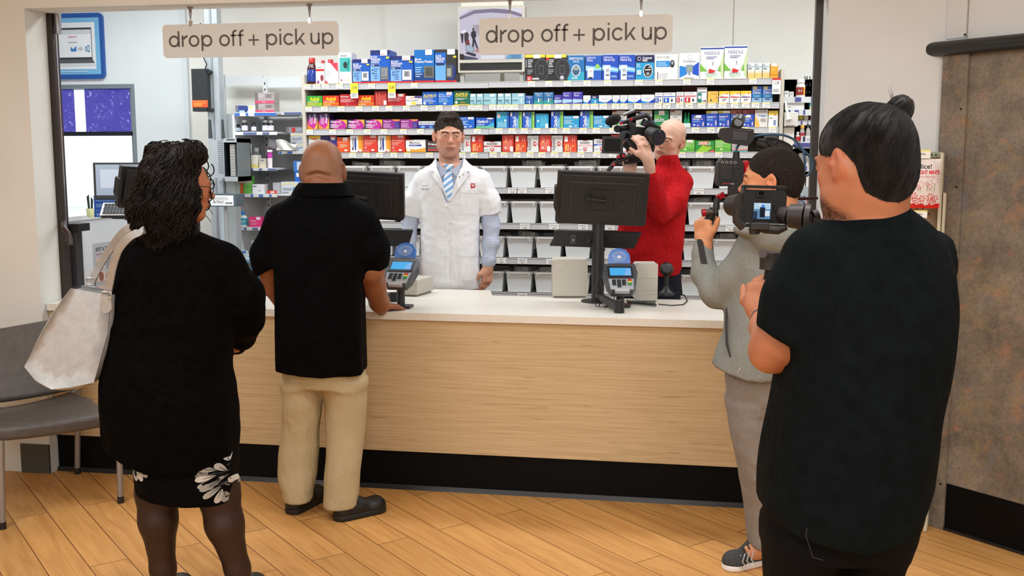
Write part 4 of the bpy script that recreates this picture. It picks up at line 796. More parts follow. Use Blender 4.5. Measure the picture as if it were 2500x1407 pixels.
s=MB();s.box((x0+.02,Y+.01,z1+.001),(x1-.01,Y+.014,z1+.11),mat((232,228,215)));fn2=lambda u,v,d:(x0+.02+u*(w-.03),Y+.0098-d,z1+.002+v*.108)
s.plane_text('Recording in Progress',fn2,.3,.32,.95,.52,.001,mat((214,92,84)),.01,keep=True)
s.quad([fn2(.12+.065*math.cos(i*.35),.5+.25*math.sin(i*.35),.001)for i in range(18)],mat((214,92,84)));s.quad([fn2(.12+.05*math.cos(i*.35),.5+.2*math.sin(i*.35),.0014)for i in range(18)],mat((232,228,215)))
tag(s.obj('recording_notice'),'cream notice with red lettering and ring standing on top of the security monitor','notice')
s=MB();xx=(x0+x1)/2+.02;s.box((xx-.012,YSH+.3,SZ[0]+.001),(xx+.012,YSH+.33,SZ[0]+.32),mat((205,200,188)));tag(s.obj('mount_post'),'slim cream post rising behind the security monitor','post')
# ---- left side of the back room
Y=YW-.01
def fbox(name,px0,py0,px1,py1,Y,d,m_,lab,cat,bevel=0,group=None,deco=None,zb=None):
 a=atY(px0,py0,Y);b=atY(px1,py1,Y);z0=b.z if zb is None else zb;s=MB();s.box((a.x,Y,z0),(b.x,Y+d,a.z),m_)
 if deco:
  w,h=b.x-a.x,a.z-z0;decals(s,lambda u,v,e:(a.x+u*w,Y-e,z0+v*h),deco)
 return tag(s.obj(name,bevel=bevel),lab,cat,group)
a=atY(112,34,YW-.03);b=atY(256,192,YW-.03);x0,x1,z1,z0=a.x,b.x,a.z,b.z;w,h=x1-x0,z1-z0;Yp=YW-.03
fn=lambda u,v,d:(x0+u*w,Yp-d,z0+v*h)
t=thing('wall_poster','blue framed poster with a laptop picture on the left back wall','poster',((x0+x1)/2,Yp,z0))
s=MB();r=.035;o=[]
for cx,cz,a0 in((x1-r,z1-r,0),(x0+r,z1-r,90),(x0+r,z0+r,180),(x1-r,z0+r,270)):
 for k in range(6):th=math.radians(a0+18*k);o.append((cx+r*math.cos(th),cz+r*math.sin(th)))
s.prism(o,lambda p,q_,d:(p,Yp+d,q_),0,.028,mat((38,88,168),.35));s.obj('frame',t)
s=MB();decals(s,fn,[('r',.06,.07,.94,.93,(122,186,228)),('r',.1,.15,.86,.86,(236,240,244)),('r',.16,.3,.8,.78,(60,60,66)),('r',.18,.33,.79,.75,(242,244,248)),('r',.18,.68,.79,.75,(215,218,224)),('p',[(.1,.24),(.84,.24),(.8,.3),(.14,.3)],(90,92,98)),('p',[(.1,.2),(.86,.2),(.84,.24),(.1,.24)],(215,217,222)),('r',.42,.42,.52,.5,(60,130,205)),('p',[(.55,.44),(.6,.44),(.6,.42),(.64,.46),(.6,.5),(.6,.48),(.55,.48)],(200,202,206)),('r',.68,.42,.71,.49,(90,130,170)),('r',.72,.41,.76,.51,(90,130,170)),('r',.69,.43,.7,.47,WH),('r',.73,.43,.75,.49,WH),('t','Walgreens',.38,.62,.54,.66,(225,90,100)),('l',.38,.55,.6,.57,GY,1),('p',[(.42,.5),(.47,.45),(.52,.5)],(235,240,250)),('l',.15,.1,.8,.13,(200,225,240),1)]);s.obj('poster_print',t)
xL,xR,zT,zB=WL-.45,WR,WT,WB
wi=MB();m_alu=mat((150,162,170),.4,.5);m_blk=mat((28,28,40),.4)
wi.box((xL,YW-.005,zT-.03),(xR,YW+.12,zT),m_alu);wi.box((xR-.03,YW-.005,zB+.03),(xR,YW+.12,zT-.03),m_alu);wi.box((xL,YW-.005,zB),(xR,YW+.12,zB+.03),m_alu)
zr_=atY(250,325,YW+.06).z;zr1=atY(250,218,YW+.06).z
wi.box((xL,YW+.05,zr_-.02),(xR-.03,YW+.09,zr_+.01),m_blk);wi.box((xL,YW+.05,zr1),(xR-.03,YW+.09,zr1+.03),m_blk);wi.box((xR-.07,YW+.05,zB),(xR-.03,YW+.09,zT),m_alu)
struct('window_1',wi)
s=MB();s.box((xL,YW+.10,zB),(xR,YW+.104,zT),clear('window_glass',(215,240,248),.12,.02));struct('window_2',s)
def film_mat():
 m=bpy.data.materials.new('violet_film');m.use_nodes=True;n,l=nodes(m);o=n['Material Output'];n.remove(n['Principled BSDF'])
 tr=n.new('ShaderNodeBsdfTransparent');tl=n.new('ShaderNodeBsdfTranslucent');gl=n.new('ShaderNodeBsdfGlossy');gl.inputs['Roughness'].default_value=.15
 c=lin((150,140,212))+(1,);tr.inputs[0].default_value=c;tl.inputs[0].default_value=lin((120,108,195))+(1,)
 tc=n.new('ShaderNodeTexCoord');nz=n.new('ShaderNodeTexNoise');nz.inputs['Scale'].default_value=9;l.new(tc.outputs['Object'],nz.inputs['Vector'])
 bp=n.new('ShaderNodeBump');bp.inputs['Strength'].default_value=.7;bp.inputs['Distance'].default_value=.03;l.new(nz.outputs['Fac'],bp.inputs['Height']);l.new(bp.outputs[0],gl.inputs['Normal'])
 m1=n.new('ShaderNodeMixShader');m1.inputs[0].default_value=.12;rp=n.new('ShaderNodeValToRGB');n3=n.new('ShaderNodeTexNoise');n3.inputs['Scale'].default_value=16;n3.inputs['Distortion'].default_value=2.5;l.new(tc.outputs['Object'],n3.inputs['Vector']);rp.color_ramp.elements[0].position=.6;rp.color_ramp.elements[0].color=c;rp.color_ramp.elements[1].position=.72;rp.color_ramp.elements[1].color=(.75,.75,.95,1);l.new(n3.outputs['Fac'],rp.inputs[0]);l.new(rp.outputs[0],tr.inputs[0]);l.new(tr.outputs[0],m1.inputs[1]);l.new(tl.outputs[0],m1.inputs[2])
 m2=n.new('ShaderNodeMixShader');m2.inputs[0].default_value=.12;l.new(m1.outputs[0],m2.inputs[1]);l.new(gl.outputs[0],m2.inputs[2]);l.new(m2.outputs[0],o.inputs[0]);return m
fm=film_mat()
fm2=mat((60,80,200),.3)
s=MB();g0,g1=atY(183,270,YW+.07).x,atY(209,270,YW+.07).x
s.box((g1,YW+.066,zr_+.01),(xR-.07,YW+.069,zr1),fm);s.box((xL,YW+.066,zr_+.01),(g0,YW+.069,zr1),fm)
tag(s.obj('window_film'),'wrinkled violet plastic film covering the upper half of the window','film')
XD=atZ(160,700,CT).x+.02;zD=1.235
XD=atY(215,640,5.6).x
dk=MB();y0_=5.01
dk.box((XD-.75,y0_,0),(XD,YW-.35,zD),mat((228,232,236),.5));dk.box((XD-.77,y0_-.02,zD),(XD+.01,YW-.33,zD+.025),mat((236,238,240),.4))
tag(dk.obj('side_desk'),'white chest-high side desk running back from the counter under the window','desk')
zd=zD+.0255
def onX(px,py,X):return atX(px,py,X)
a=atX(226,596,XD+.001);
s=MB();yA,yB=a.y,a.y+.26;zA,zB_=a.z,a.z-.36;fn=lambda u,v,d:(XD+.001+d,yA+u*(yB-yA),zB_+v*(zA-zB_))
s.box((XD+.0005,yA,zB_),(XD+.0015,yB,zA),mat((190,192,196)));decals(s,lambda u,v,d:fn(u,v,d+.0006),[('t','SPOT A STROKE',.1,.86,.9,.93,(40,42,48),.02),('l',.1,.8,.8,.83,(200,90,100),1),('r',.1,.58,.45,.76,(222,195,180)),('e',.28,.68,.1,.07,(120,85,65)),('e',.28,.665,.07,.06,(225,190,170)),('r',.1,.34,.45,.52,(225,200,188)),('e',.28,.43,.1,.08,(150,95,75)),('r',.5,.4,.6,.46,RD),('r',.1,.08,.45,.28,(222,195,180)),('l',.52,.56,.9,.74,GY,4),('l',.52,.1,.9,.28,GY,4)])
tag(s.obj('flyer'),'grey stroke warning flyer with small face pictures taped to the white desk side','flyer')
def pos_monitor(px0,py0,px1,py1,w,lab,face='back',tilt=0,base_z=0,skew=0,name='pos_monitor',card=None,screen=None,basew=None,roll=0):
 return None
def oriented(c,yaw,pitch=0,roll=0):return Matrix.Translation(c)@Matrix.Rotation(yaw,4,'Z')@Matrix.Rotation(pitch,4,'X')@Matrix.Rotation(roll,4,'Y')
Wd=5.75
c=atD(292,441,Wd);t=thing('desk_monitor','flat monitor with pale lit screen standing in front of the bright window','monitor',tuple(c))
s=MB();s.M=oriented(c,YAW+.35,math.radians(-12));mw,mh=.27,.205
s.box((-mw/2,0,-mh/2),(mw/2,.03,mh/2),DARK);s.obj('casing',t,bevel=.003)
s=MB();s.M=oriented(c,YAW+.35,math.radians(-12));sc_=mat((150,165,185),.25,emit=.85);s.box((-mw/2+.012,-.002,-mh/2+.02),(mw/2-.012,0,mh/2-.012),sc_)
s.box((-mw/2+.035,-.003,-mh/2+.06),(mw/2-.03,-.002,mh/2-.04),mat((190,200,214),.25,emit=.85));s.obj('screen',t)
s=MB();s.cone((c.x,c.y+.05,zd+.01),(c.x,c.y+.05,c.z),.02,.02,DARK,12);s.cone((c.x,c.y+.05,zd),(c.x,c.y+.05,zd+.01),.08,.08,DARK,20);s.obj('stand',t)
c=atD(290,510,5.6);t=thing('keyboard','black keyboard on a tilted white tray below the window monitor','keyboard',tuple(c))
s=MB();s.M=oriented(c,YAW+.15,math.radians(35));s.box((-.09,-.055,-.012),(.15,.055,0),WHITE);s.box((-.085,-.062,-.014),(.15,-.05,-.002),BLACK);s.obj('tray',t)
s=MB();s.M=oriented(c,YAW+.15,math.radians(35))
for j in range(5):
 for i in range(13):s.box((-.078+i*.0172+.002*(j%2),-.045+j*.018,.0),(-.078+i*.0172+.0145,-.045+j*.018+.014,.006),BLACK)
s.obj('keys',t)
s=MB();s.cone((c.x+.03,c.y+.03,zd),(c.x+.03,c.y+.03,c.z-.01),.012,.012,DARK,10);s.obj('arm',t)
c0=atD(232,549,5.9);c1=atD(325,545,5.9);zt_=atD(230,478,5.9).z
s=MB();wv=Vector((c1.x-c0.x,c1.y-c0.y,0));zb_=zd
L_=wv.length;ang=math.atan2(wv.y,wv.x);s.M=Matrix.Translation((c0.x,c0.y,zb_))@Matrix.Rotation(ang,4,'Z');hh=zt_-zb_
s.box((0,0,0),(L_,.12,hh),mat((25,90,200),.4));decals(s,lambda u,v,d:(u*L_,-d,v*hh),[('l',.05,.74,.9,.92,(170,205,250),3),('l',.05,.46,.8,.64,(170,205,250),3),('t',"7. Company's Coming!",.06,.26,.7,.34,WH),('l',.05,.06,.9,.2,(170,205,250),3),('r',.55,.78,.98,.96,(240,200,205))])
tag(s.obj('instruction_box'),'blue cardboard instruction box standing beneath the window monitor','box')
c=atD(222,535,5.9);t=thing('pen_cup','pale pen cup with dark pens on the side desk left of the blue box','cup',(c.x,c.y,zd))
s=MB();s.lathe((c.x,c.y,zd),[(.02,0),(.024,.05),(.022,.05),(.018,.01)],mat((225,228,170)));s.obj('cup',t)
for k in range(4):s=MB();s.cone((c.x+.008*math.cos(k*1.6),c.y+.008*math.sin(k*1.6),zd+.01),(c.x+.016*math.cos(k*1.6),c.y+.016*math.sin(k*1.6),zd+.105+.008*k),.0035,.0035,mat((40,70,60)if k%2 else(30,30,34)),8);s.obj('pen',t)
# ---- white utility column, black box, optical mark scanner
Yc_=YW-.02
def vbox(name,px0,px1,Y,d,m_,lab,cat,z0=0,z1=BACK_H,**k):
 a=atY(px0,300,Y);b=atY(px1,300,Y);s=MB();s.box((a.x,Y,z0),(b.x,Y+d,z1),m_);return tag(s.obj(name,**k),lab,cat)if lab else s
m_stl=mat((196,204,210),.35,.3)
s=MB();x0_,x1_=atY(452,300,YW-.012).x,atY(464,300,YW-.012).x;s.box((x0_,YW-.025,0),(x1_,YW,BACK_H),mat((220,226,230)));struct('trim_6',s)
s=MB()
for p0,p1,m_ in((508,519,m_stl),(519,524,mat((165,172,178),.35,.3)),(525,538,m_stl)):
 a,b=atY(p0,300,6.55).x,atY(p1,300,6.55).x;s.box((a,6.55,0),(b,6.62 if m_ is m_stl else 6.6,BACK_H),m_)
tag(s.obj('metal_column'),'pale steel double column rising beside the black power box','column')
x0p=atY(466,168,6.5);x1p=atY(508,272,6.5)
t=thing('power_box','tall black metal box with an orange warning sticker on the steel column','box',((x0p.x+x1p.x)/2,6.52,x1p.z))
s=MB();s.box((x0p.x,6.5,x1p.z),(x1p.x,6.58,x0p.z),mat((42,46,48),.5));s.obj('casing',t,bevel=.003)
a=atY(469,245,6.5);b=atY(508,262,6.5);s=MB();s.box((a.x,6.498,b.z),(b.x,6.4995,a.z),mat((228,92,45)));w,h=b.x-a.x,a.z-b.z
decals(s,lambda u,v,d:(a.x+u*w,6.498-d,b.z+v*h),[('t','EMERGENCY EXIT',.06,.74,.94,.9,(245,200,80)),('l',.1,.15,.9,.65,(245,190,90),4)]);s.obj('warning_sticker',t)
s=MB()
for zz in(x0p.z-.02,x1p.z+.01):s.cone((x1p.x+.006,6.5,zz),(x1p.x+.006,6.56,zz),.014,.014,BLACK,12)
s.obj('hinge',t)
s=MB();s.tube([(x1p.x-.03,6.54,x0p.z),(x1p.x-.012,6.53,x0p.z+.03),(x1p.x-.03,6.53,x0p.z+.07),(x1p.x-.05,6.54,x0p.z+.16),(x1p.x-.05,6.54,x0p.z+.3)],.004,BLACK,8);s.obj('cable',t)
Y=6.2;a=atY(511,338,Y);b=atY(583,443,Y)
t=thing('label_rack','pale perforated metal rack with a dark opening and white tabs, left of the white shelves','rack',((a.x+b.x)/2,Y,b.z))
xm=atY(546,340,Y).x;s=MB();s.box((a.x,Y+.01,b.z+.02),(xm,Y+.2,a.z-.01),m_stl)
m_hole=mat((95,105,112))
for j in range(17):
 for i in range(4):s.box((xm-.018-i*.009,Y+.0085,b.z+.05+j*.0125),(xm-.0135-i*.009,Y+.0095,b.z+.056+j*.0125),m_hole)
s.obj('perforated_side',t,bevel=0)
s=MB();s.box((xm,Y,a.z-.026),(b.x,Y+.2,a.z),m_stl);s.box((xm,Y,b.z),(b.x,Y+.2,b.z+.03),m_stl);s.box((b.x-.006,Y,b.z),(b.x,Y+.2,a.z),mat((120,130,132)));s.box((xm,Y+.19,b.z),(b.x,Y+.2,a.z),mat((15,24,32)));s.box((xm,Y,b.z+.03),(xm+.004,Y+.2,a.z-.026),mat((20,28,36)))
s.box((xm+.02,Y-.001,a.z-.012),(b.x-.02,Y,a.z-.006),BLACK);s.obj('frame',t)
for k in range(21):
 z=b.z+.035+k*(a.z-b.z-.07)/21;s=MB();s.box((xm+.035,Y+.01,z),(xm+.068,Y+.12,z+.006),mat((225,226,222)));s.obj('white_tab',t)
s=MB();s.box((atY(536,460,6.3).x,6.3,.9),(atY(545,460,6.3).x,6.36,b.z),mat((190,205,215)));s.box((atY(548,460,6.3).x,6.32,.9),(atY(570,460,6.3).x,6.4,b.z-.002),mat((178,188,192)));s.obj('support',t)
s=MB();
for p0,p1 in((507,516),(539,546)):
 a1_,b1_=atY(p0,292,6.45),atY(p1,338,6.45);s.prism([(a1_.x,b1_.z),(b1_.x,b1_.z),(b1_.x-.006,a1_.z),(a1_.x+.004,a1_.z)],lambda p,q_,d:(p,6.45+d,q_),0,.02,mat((70,76,78)))
tag(s.obj('rack_bracket'),'pair of dark grey upright brackets above the pale perforated rack','bracket')
Y=5.9;a=atY(508,474,Y);b=atY(583,505,Y)
t=thing('reader_device','white faced reader with TRAX badge and four small buttons beside the woman','device',((a.x+b.x)/2,Y,b.z-.02))
s=MB();s.prism([(a.x,b.z),(b.x-.002,b.z+.002),(b.x-.012,a.z),(a.x+.004,a.z+.001)],lambda p,q_,d:(p,Y+d+(a.z-q_)*-.4,q_),0,.1,mat((70,86,96),.4));s.obj('casing',t,bevel=.006)
s=MB();w,h=b.x-a.x,a.z-b.z;fn=lambda u,v,d:(a.x+u*w,Y-.001-d-(1-v)*h*.4,b.z+v*h)
decals(s,fn,[('p',[(.1,.1),(.9,.1),(.84,.9),(.06,.9)],(228,232,232)),('t','insTRAX',.2,.26,.56,.48,(60,66,72),.01),('r',.62,.24,.66,.36,(50,54,58)),('r',.68,.24,.72,.36,(50,54,58)),('r',.74,.24,.78,.36,(50,54,58)),('r',.8,.24,.84,.36,(50,54,58)),('l',.16,.58,.76,.82,(190,196,198),3)]);s.obj('faceplate',t)
s=MB();s.cone(((a.x+b.x)/2-.02,Y+.07,0),((a.x+b.x)/2-.02,Y+.07,b.z),.012,.012,m_stl,12);s.obj('post',t)
# ---- white shelving at the left, between column and medicine wall
m_ws=mat((226,229,231),.45);m_bst=mat((60,110,195),.4);m_bst2=mat((96,112,158),.4);m_slot=mat((35,38,42))
ws=thing('white_shelving','white perforated shelving with blue price strips left of the medicine wall','shelving',(atY(645,300,6.6).x,6.7,0))
Yb_=6.85
def up(px,py0,z1):
 s=MB();a=atY(px,py0,Yb_-.03);s.box((a.x-.014,Yb_-.03,0.02),(a.x+.014,Yb_,a.z),m_ws);z=a.z-.03
 while z>1.0:s.box((a.x-.004,Yb_-.031,z-.018),(a.x+.004,Yb_-.0302,z),m_slot);z-=.042
 s.obj('upright',ws)
up(541,181,0);up(646,190,0)
s=MB();a=atY(549,186,Yb_-.02);b=atY(642,209,Yb_-.02);s.box((a.x,Yb_-.02,b.z),(b.x,Yb_-.005,a.z),m_ws);b2=atY(738,213,Yb_-.02);s.box((b.x+.01,Yb_-.02,b2.z+.0),(b2.x,Yb_-.005,a.z-.01),m_ws);s.obj('header_rail',ws)
s=MB();a=atY(541,300,Yb_-.004).x;b=atY(742,300,Yb_-.004).x;s.box((a,Yb_-.004,0.02),(b,Yb_,atY(600,278,Yb_).z),mat((200,203,205)));s.obj('back_panel',ws)
a=atY(567,280,6.42);b=atY(571.5,280,6.42);s=MB();s.box((a.x,6.42,0.02),(b.x,6.84,a.z),m_ws);s.obj('side_panel',ws)
WS={}
def wshelf(key,px0,px1,py,Yf,strips,th=9):
 a=atY(px0,py,Yf);b=atY(px1,py,Yf);s=MB();s.box((a.x,Yf,a.z-.012),(b.x,Yb_-.03,a.z),m_ws);hz=atY(px0,py+th,Yf).z
 s.box((a.x,Yf-.004,hz),(b.x,Yf,a.z),m_ws)
 for p0,p1,m_ in strips:
  x0,x1=atY(p0,py,Yf-.004).x,atY(p1,py,Yf-.004).x;s.box((x0,Yf-.006,hz+.002),(x1,Yf-.004,a.z-.004),m_)
 s.obj('shelf',ws);WS[key]=(a.z,Yf)
wshelf('a',573,676,275,6.42,[(573,585,m_bst),(600,606,m_bst),(621,675,m_bst)])
wshelf('a2',677,739,273,6.5,[(694,736,m_bst2)],8)
wshelf('b',574,677,322,6.43,[(594,626,m_bst2),(641,657,m_bst2)],8)
wshelf('c',584,677,410,6.43,[(585,618,m_bst2),(632,640,m_bst2),(654,676,m_bst2)],7)
wshelf('c2',680,740,369,6.5,[(681,688,m_bst),(702,714,m_bst)],7)
wshelf('d',576,677,473,6.44,[(592,597,m_bst),(612,618,m_bst),(632,642,m_bst),(657,663,m_bst)],8)
wshelf('e',580,650,554,6.45,[(596,602,m_bst2),(616,630,m_bst2)],8)
wshelf('f',586,650,633,6.46,[(586,640,mat((120,170,215)))],8)
def wprod(key,px0,px1,pyt,col,D,lab,depth=.06,cat='box',dy=.008,name='carton',zb=None):
 z,Yf=WS[key];Yp=Yf+dy;a=atY(px0,pyt,Yp);b=atY(px1,pyt,Yp);z0=z+.001 if zb is None else zb
 s=MB();s.box((a.x,Yp,z0),(b.x,Yp+depth,a.z),mat(col,.4));w,h=b.x-a.x,a.z-z0
 decals(s,lambda u,v,d:(a.x+u*w,Yp-d,z0+v*h),D);return tag(s.obj(name),lab,cat),a.z
G1='small goods on the white shelving'
wprod('a',575,597,258,(50,85,160),[('r',0,0,.3,1,(110,118,130)),('r',.4,.3,.95,.9,(60,60,140)),('r',.4,0,1,.3,(170,200,230))],'small blue and grey carton at the left of the top white shelf')
wprod('a',603,624,258,(240,240,235),[('r',.0,.2,.12,.95,(30,80,170)),('r',.2,.6,.7,.85,(240,225,120))],'small white carton with yellow bar on the top white shelf')
D_=[('r',0,0,.16,1,(120,112,114)),('r',0,.02,1,.26,(232,84,118)),('t','Step',.36,.06,.56,.2,WH),('l',.22,.5,.5,.9,(215,210,210),3),('l',.55,.55,.95,.9,(130,125,125),3),('r',.0,.0,.04,.26,(200,60,90))]
o_,z1_=wprod('a',623,669,253.5,(176,166,166),D_,'grey and pink carton, the lower one of the stack on the top white shelf',.09)
wprod('a',622,668.5,226.5,(176,166,166),D_,'grey and pink carton, the upper one of the stack on the top white shelf',.09,zb=z1_+.001)
for n,(px,t_,r_,lbl)in enumerate(((576.5,304,4,'first'),(581.5,304,4.5,'second'))):
 z,Yf=WS['b'];bottle(px,322,t_,r_,Yf+.01+.02*n,mat((20,20,22)),mat((34,36,40),.3),mat((190,205,215)),'tiny black capped bottle, %s from the left on the second white shelf'%lbl,'dark bottles on the white shelving',zb=z+.001,D=[('l',.2,.2,.8,.8,(90,110,140),3)])
for px,t_,r_,cap,lb in((594.5,293.5,7.5,WHITE,'dark syrup bottle with white cap beside the tiny black bottles'),(617.5,299,5.8,mat((22,30,26)),'small dark green bottle with black cap standing alone'),(645.5,293.5,8,WHITE,'dark syrup bottle with white cap, left one of the touching pair'),(659,294,6.8,WHITE,'dark syrup bottle with white cap, right one of the touching pair')):
 z,Yf=WS['b'];bottle(px,322,t_,r_,Yf+.012,cap,mat((38,28,48),.25),mat((226,226,238)),lb,'dark bottles on the white shelving',zb=z+.001,D=[('p',[(.1,.1),(.9,.1),(.9,.5),(.5,.3)],(140,110,190)),('l',.15,.6,.8,.9,(120,110,160),2)])
z,Yf=WS['c'];a=atY(591,352,Yf+.03);b=atY(614,382,Yf+.03)
wprod('c',585,608,386,(238,240,238),[('l',.1,.6,.9,.8,GY,1),('e',.3,.1,.3,.05,(60,160,120))],'white cream carton below the upside-down tube')
z1_=atY(600,385.5,Yf).z+.0005
t=thing('cream_tube','white cosmetic tube with red cap standing on a carton','tube',((a.x+b.x)/2,Yf+.035,z1_))
H_=a.z-z1_;xm_=(a.x+b.x)/2;wv=(b.x-a.x)/2
s=MB();vs=[]
for k,(hw,hd,zz)in enumerate(((.72,.014,.24),(.84,.011,.5),(.95,.005,.9),(1,.0015,1))):vs+=[(xm_-hw*wv,Yf+.035-hd,z1_+zz*H_),(xm_+hw*wv,Yf+.035-hd,z1_+zz*H_),(xm_+hw*wv,Yf+.035+hd,z1_+zz*H_),(xm_-hw*wv,Yf+.035+hd,z1_+zz*H_)]
fs=[(3,2,1,0),(12,13,14,15)]+[(4*k+i,4*k+(i+1)%4,4*k+4+(i+1)%4,4*k+4+i)for k in range(3)for i in range(4)]
s.add(vs,fs,mat((236,236,236),.35));s.obj('tube_body',t,bevel=.002)
s=MB();s.plane_text('Eucerin',lambda u,v,d:(xm_-wv*.6+u*wv*1.2,Yf+.021-d,z1_+H_*(.62+.16*v)),0,0,1,1,.001,mat((110,110,120)),keep=False);s.obj('print',t)
s=MB();s.cbox((xm_,Yf+.035,z1_+H_*.12),(wv*1.45,.026,H_*.24),mat((200,35,55),.35));s.obj('cap',t,bevel=.002)
wprod('c',612.5,629,379,(240,238,228),[('r',0,0,1,.25,(235,215,120)),('l',.3,.82,.7,.88,GY,1)],'tall white carton with a yellow foot on the third white shelf')
wprod('c',632,648,387,(214,208,196),[('r',.2,.7,.8,.86,(150,150,150)),('r',.1,0,.9,.4,(232,222,196))],'small beige carton against the slotted upright')
z,Yf=WS['c'];a=atY(649,366,Yf);b=atY(663,409,Yf);t=thing('ointment_tube','upright white and magenta tube on the third white shelf','tube',((a.x+b.x)/2,Yf+.02,z))
s=MB();xm_=(a.x+b.x)/2;r_=(b.x-a.x)/2;H_=a.z-z;s.lathe((xm_,Yf+.02,z+.001),[(r_*.85,0),(r_*.95,H_*.5),(r_*.8,H_*.9)],mat((238,232,236),.35),16,sy=.7);s.obj('body',t)
s=MB();s.lathe((xm_,Yf+.02,z+H_*.55),[(r_*.97,0),(r_*.9,H_*.33)],mat((196,70,170),.35),16,sy=.75);s.obj('label',t)
s=MB();s.lathe((xm_,Yf+.02,z+H_*.88),[(r_,0),(r_,H_*.12)],WHITE,16);s.obj('cap',t)
z,Yf=WS['c'];bottle(624,410,361,9,Yf+.09,WHITE,clear('clear_bottle',(215,222,225),.35),None,'clear plastic bottle behind the cartons on the third white shelf',zb=z+.001)
for k,(x0,x1,yt,lb)in enumerate(((706,742,353,'lower'),(708,742,324,'middle'),(706,742,310,'top'))):pass
wprod('c2',722,741,350,(206,214,224),syr(),'pale syringe carton at the bottom of the stack beside the wall shelving end',.09)
z2_=atY(730,350,6.508).z+.001
wprod('c2',709,741,325,(196,202,212),syr(),'pale syringe carton on top of the lower carton beside the shelving end',.09,zb=z2_)
z3_=atY(730,325,6.508).z+.001
wprod('c2',699,741,310.5,(150,152,160),[('r',.32,.1,.52,.9,(205,50,60)),('r',.0,0,.14,1,(125,122,128)),('l',.6,.3,.9,.8,(190,200,215),2)],'grey carton with red square topping the syringe stack',.09,zb=z3_)
c=atY(667,352,6.55)
s=MB();s.M=Matrix.Translation(atY(670,354,6.5))@Matrix.Rotation(math.radians(12),4,'Y');s.box((-.045,0,-.032),(.045,.08,.032),mat((150,156,166)));decals(s,lambda u,v,d:(-.045+u*.09,-d,-.032+v*.064),[('l',.1,.3,.8,.8,(190,195,205),3),('r',0,0,1,.1,(120,60,90))]);tag(s.obj('carton'),'tilted grey carton leaning behind the paper leaflet','box')
s=MB();rr=random.Random(4);n=9;vs=[];a=atY(673,340,6.47);b=atY(722,367,6.47)
for j in range(6):
 for i in range(n):
  u,v=i/(n-1),j/5;top=.55+.45*math.cos(u*3.2)if u<.6 else.45+.3*(u-.6)
  vs.append((a.x+(b.x-a.x)*u,6.475+.012*math.sin(u*9+j)+.01*rr.random(),b.z+(a.z-b.z)*v*(.55+.45*max(0,math.cos(u*2.6-.5)))))
s.add(vs,[(j*n+i,j*n+i+1,(j+1)*n+i+1,(j+1)*n+i)for j in range(5)for i in range(n-1)],mat((238,238,236),.6),True)
tag(s.obj('paper_leaflet'),'crumpled white paper leaflet in front of the syringe cartons','paper')
wprod('d',578,593,441,(240,120,60),[('r',.6,.8,1,1,(245,235,230)),('l',.1,.4,.8,.7,(250,210,190),3)],'orange carton on the fourth white shelf')
wprod('d',593.5,612.5,430,(120,200,90),[('r',0,.88,1,1,(235,225,90)),('r',0,.6,1,.88,(235,240,235)),('r',0,.76,1,.82,(40,80,60)),('r',0,.66,1,.69,(225,110,90)),('l',.1,.48,.9,.56,(220,240,210),2)],'tall green carton with white band beside the orange one')
wprod('d',615.5,645.5,450,(236,240,244),[('r',.05,.72,.36,.82,(40,90,150)),('e',.6,.3,.12,.1,(215,190,215))],'white carton with small blue bar on the fourth white shelf')
wprod('d',652,675,465,(215,55,50),[('r',.35,.1,.8,.8,(240,200,200))],'flat red carton beside the slotted upright')
z,Yf=WS['d'];zq=z
wprod('d',686,728,444,(212,222,232),syr(),'wide pale syringe carton on the right of the fourth white shelf',.09,zb=z)
s=MB();a,b=atY(679,475,6.452),atY(742,475,6.452);s.box((a.x,6.448,z-.012),(b.x,6.8,z-.001),m_ws);s.obj('shelf',ws)
wprod('d',666,685,446,(176,184,192),[('lv',.2,.1,.8,.9,(205,210,216),3)],'upright grey carton left of the wide syringe carton',.06,dy=.012)
for k,(x0,x1,yt,yb,col,lb)in enumerate(((719,741,420,444,(30,100,195),'blue carton beside the bald customer left ear, lower'),(716,741,393,419,(60,120,200),'blue carton with white screen patch left of the bald head'))):
 zb_2=atY(x0,yb,6.5).z
 a,b=atY(x0,yt,6.5),atY(x1,yb,6.5);s=MB();s.box((a.x,6.5,b.z),(b.x,6.6,a.z),mat(col,.4));w,h=b.x-a.x,a.z-b.z
 decals(s,lambda u,v,d:(a.x+u*w,6.5-d,b.z+v*h),[('r',.35,.15,1,.9,(205,222,240))]if k else[('r',.2,.5,.5,.9,WH),('l',.55,.3,.95,.8,(200,220,245),3)]);tag(s.obj('carton'),lb,'box')
s=MB();a,b=atY(700,445,6.5),atY(742,445,6.5);s.box((a.x+.02,6.5,a.z-.0),(b.x,6.8,a.z+.0025),m_ws);s.obj('shelf',ws)
z,Yf=WS['e'];bottle(590,554,516,9.5,Yf+.01,mat((20,130,205),.35),mat((240,243,243),.35),mat((60,165,190)),'white lotion bottle with blue cap and teal label',zb=z+.001,D=[('t','Cetaphil',.1,.35,.9,.65,WH,.02)],neck=.4,capfrac=.28)
wprod('e',608,637,530,(232,55,130),[('r',.6,.72,.95,1,(245,220,232)),('t','Wal-dryl',.1,.5,.55,.66,WH,.02),('l',.1,.2,.9,.4,(245,170,205),3)],'bright pink carton beside the lotion bottle')
z,Yf=WS['f'];t=bottle(616,633,588,8.5,Yf+.03,WHITE,clear('cloudy_bottle',(205,215,222),.6),mat((40,90,140)),'clear bottle with dark blue and red label on the lowest white shelf',zb=z+.001,D=[('r',0,.8,1,1,(215,60,80))],neck=.5)
wprod('f',586,600,613,(226,236,244),[('r',0,.7,1,1,(70,130,205))],'small blue-topped carton at the left of the lowest white shelf')
wprod('f',601,615,621,(232,238,240),[('e',.5,.5,.2,.2,(150,210,230))],'small white carton on the lowest white shelf')
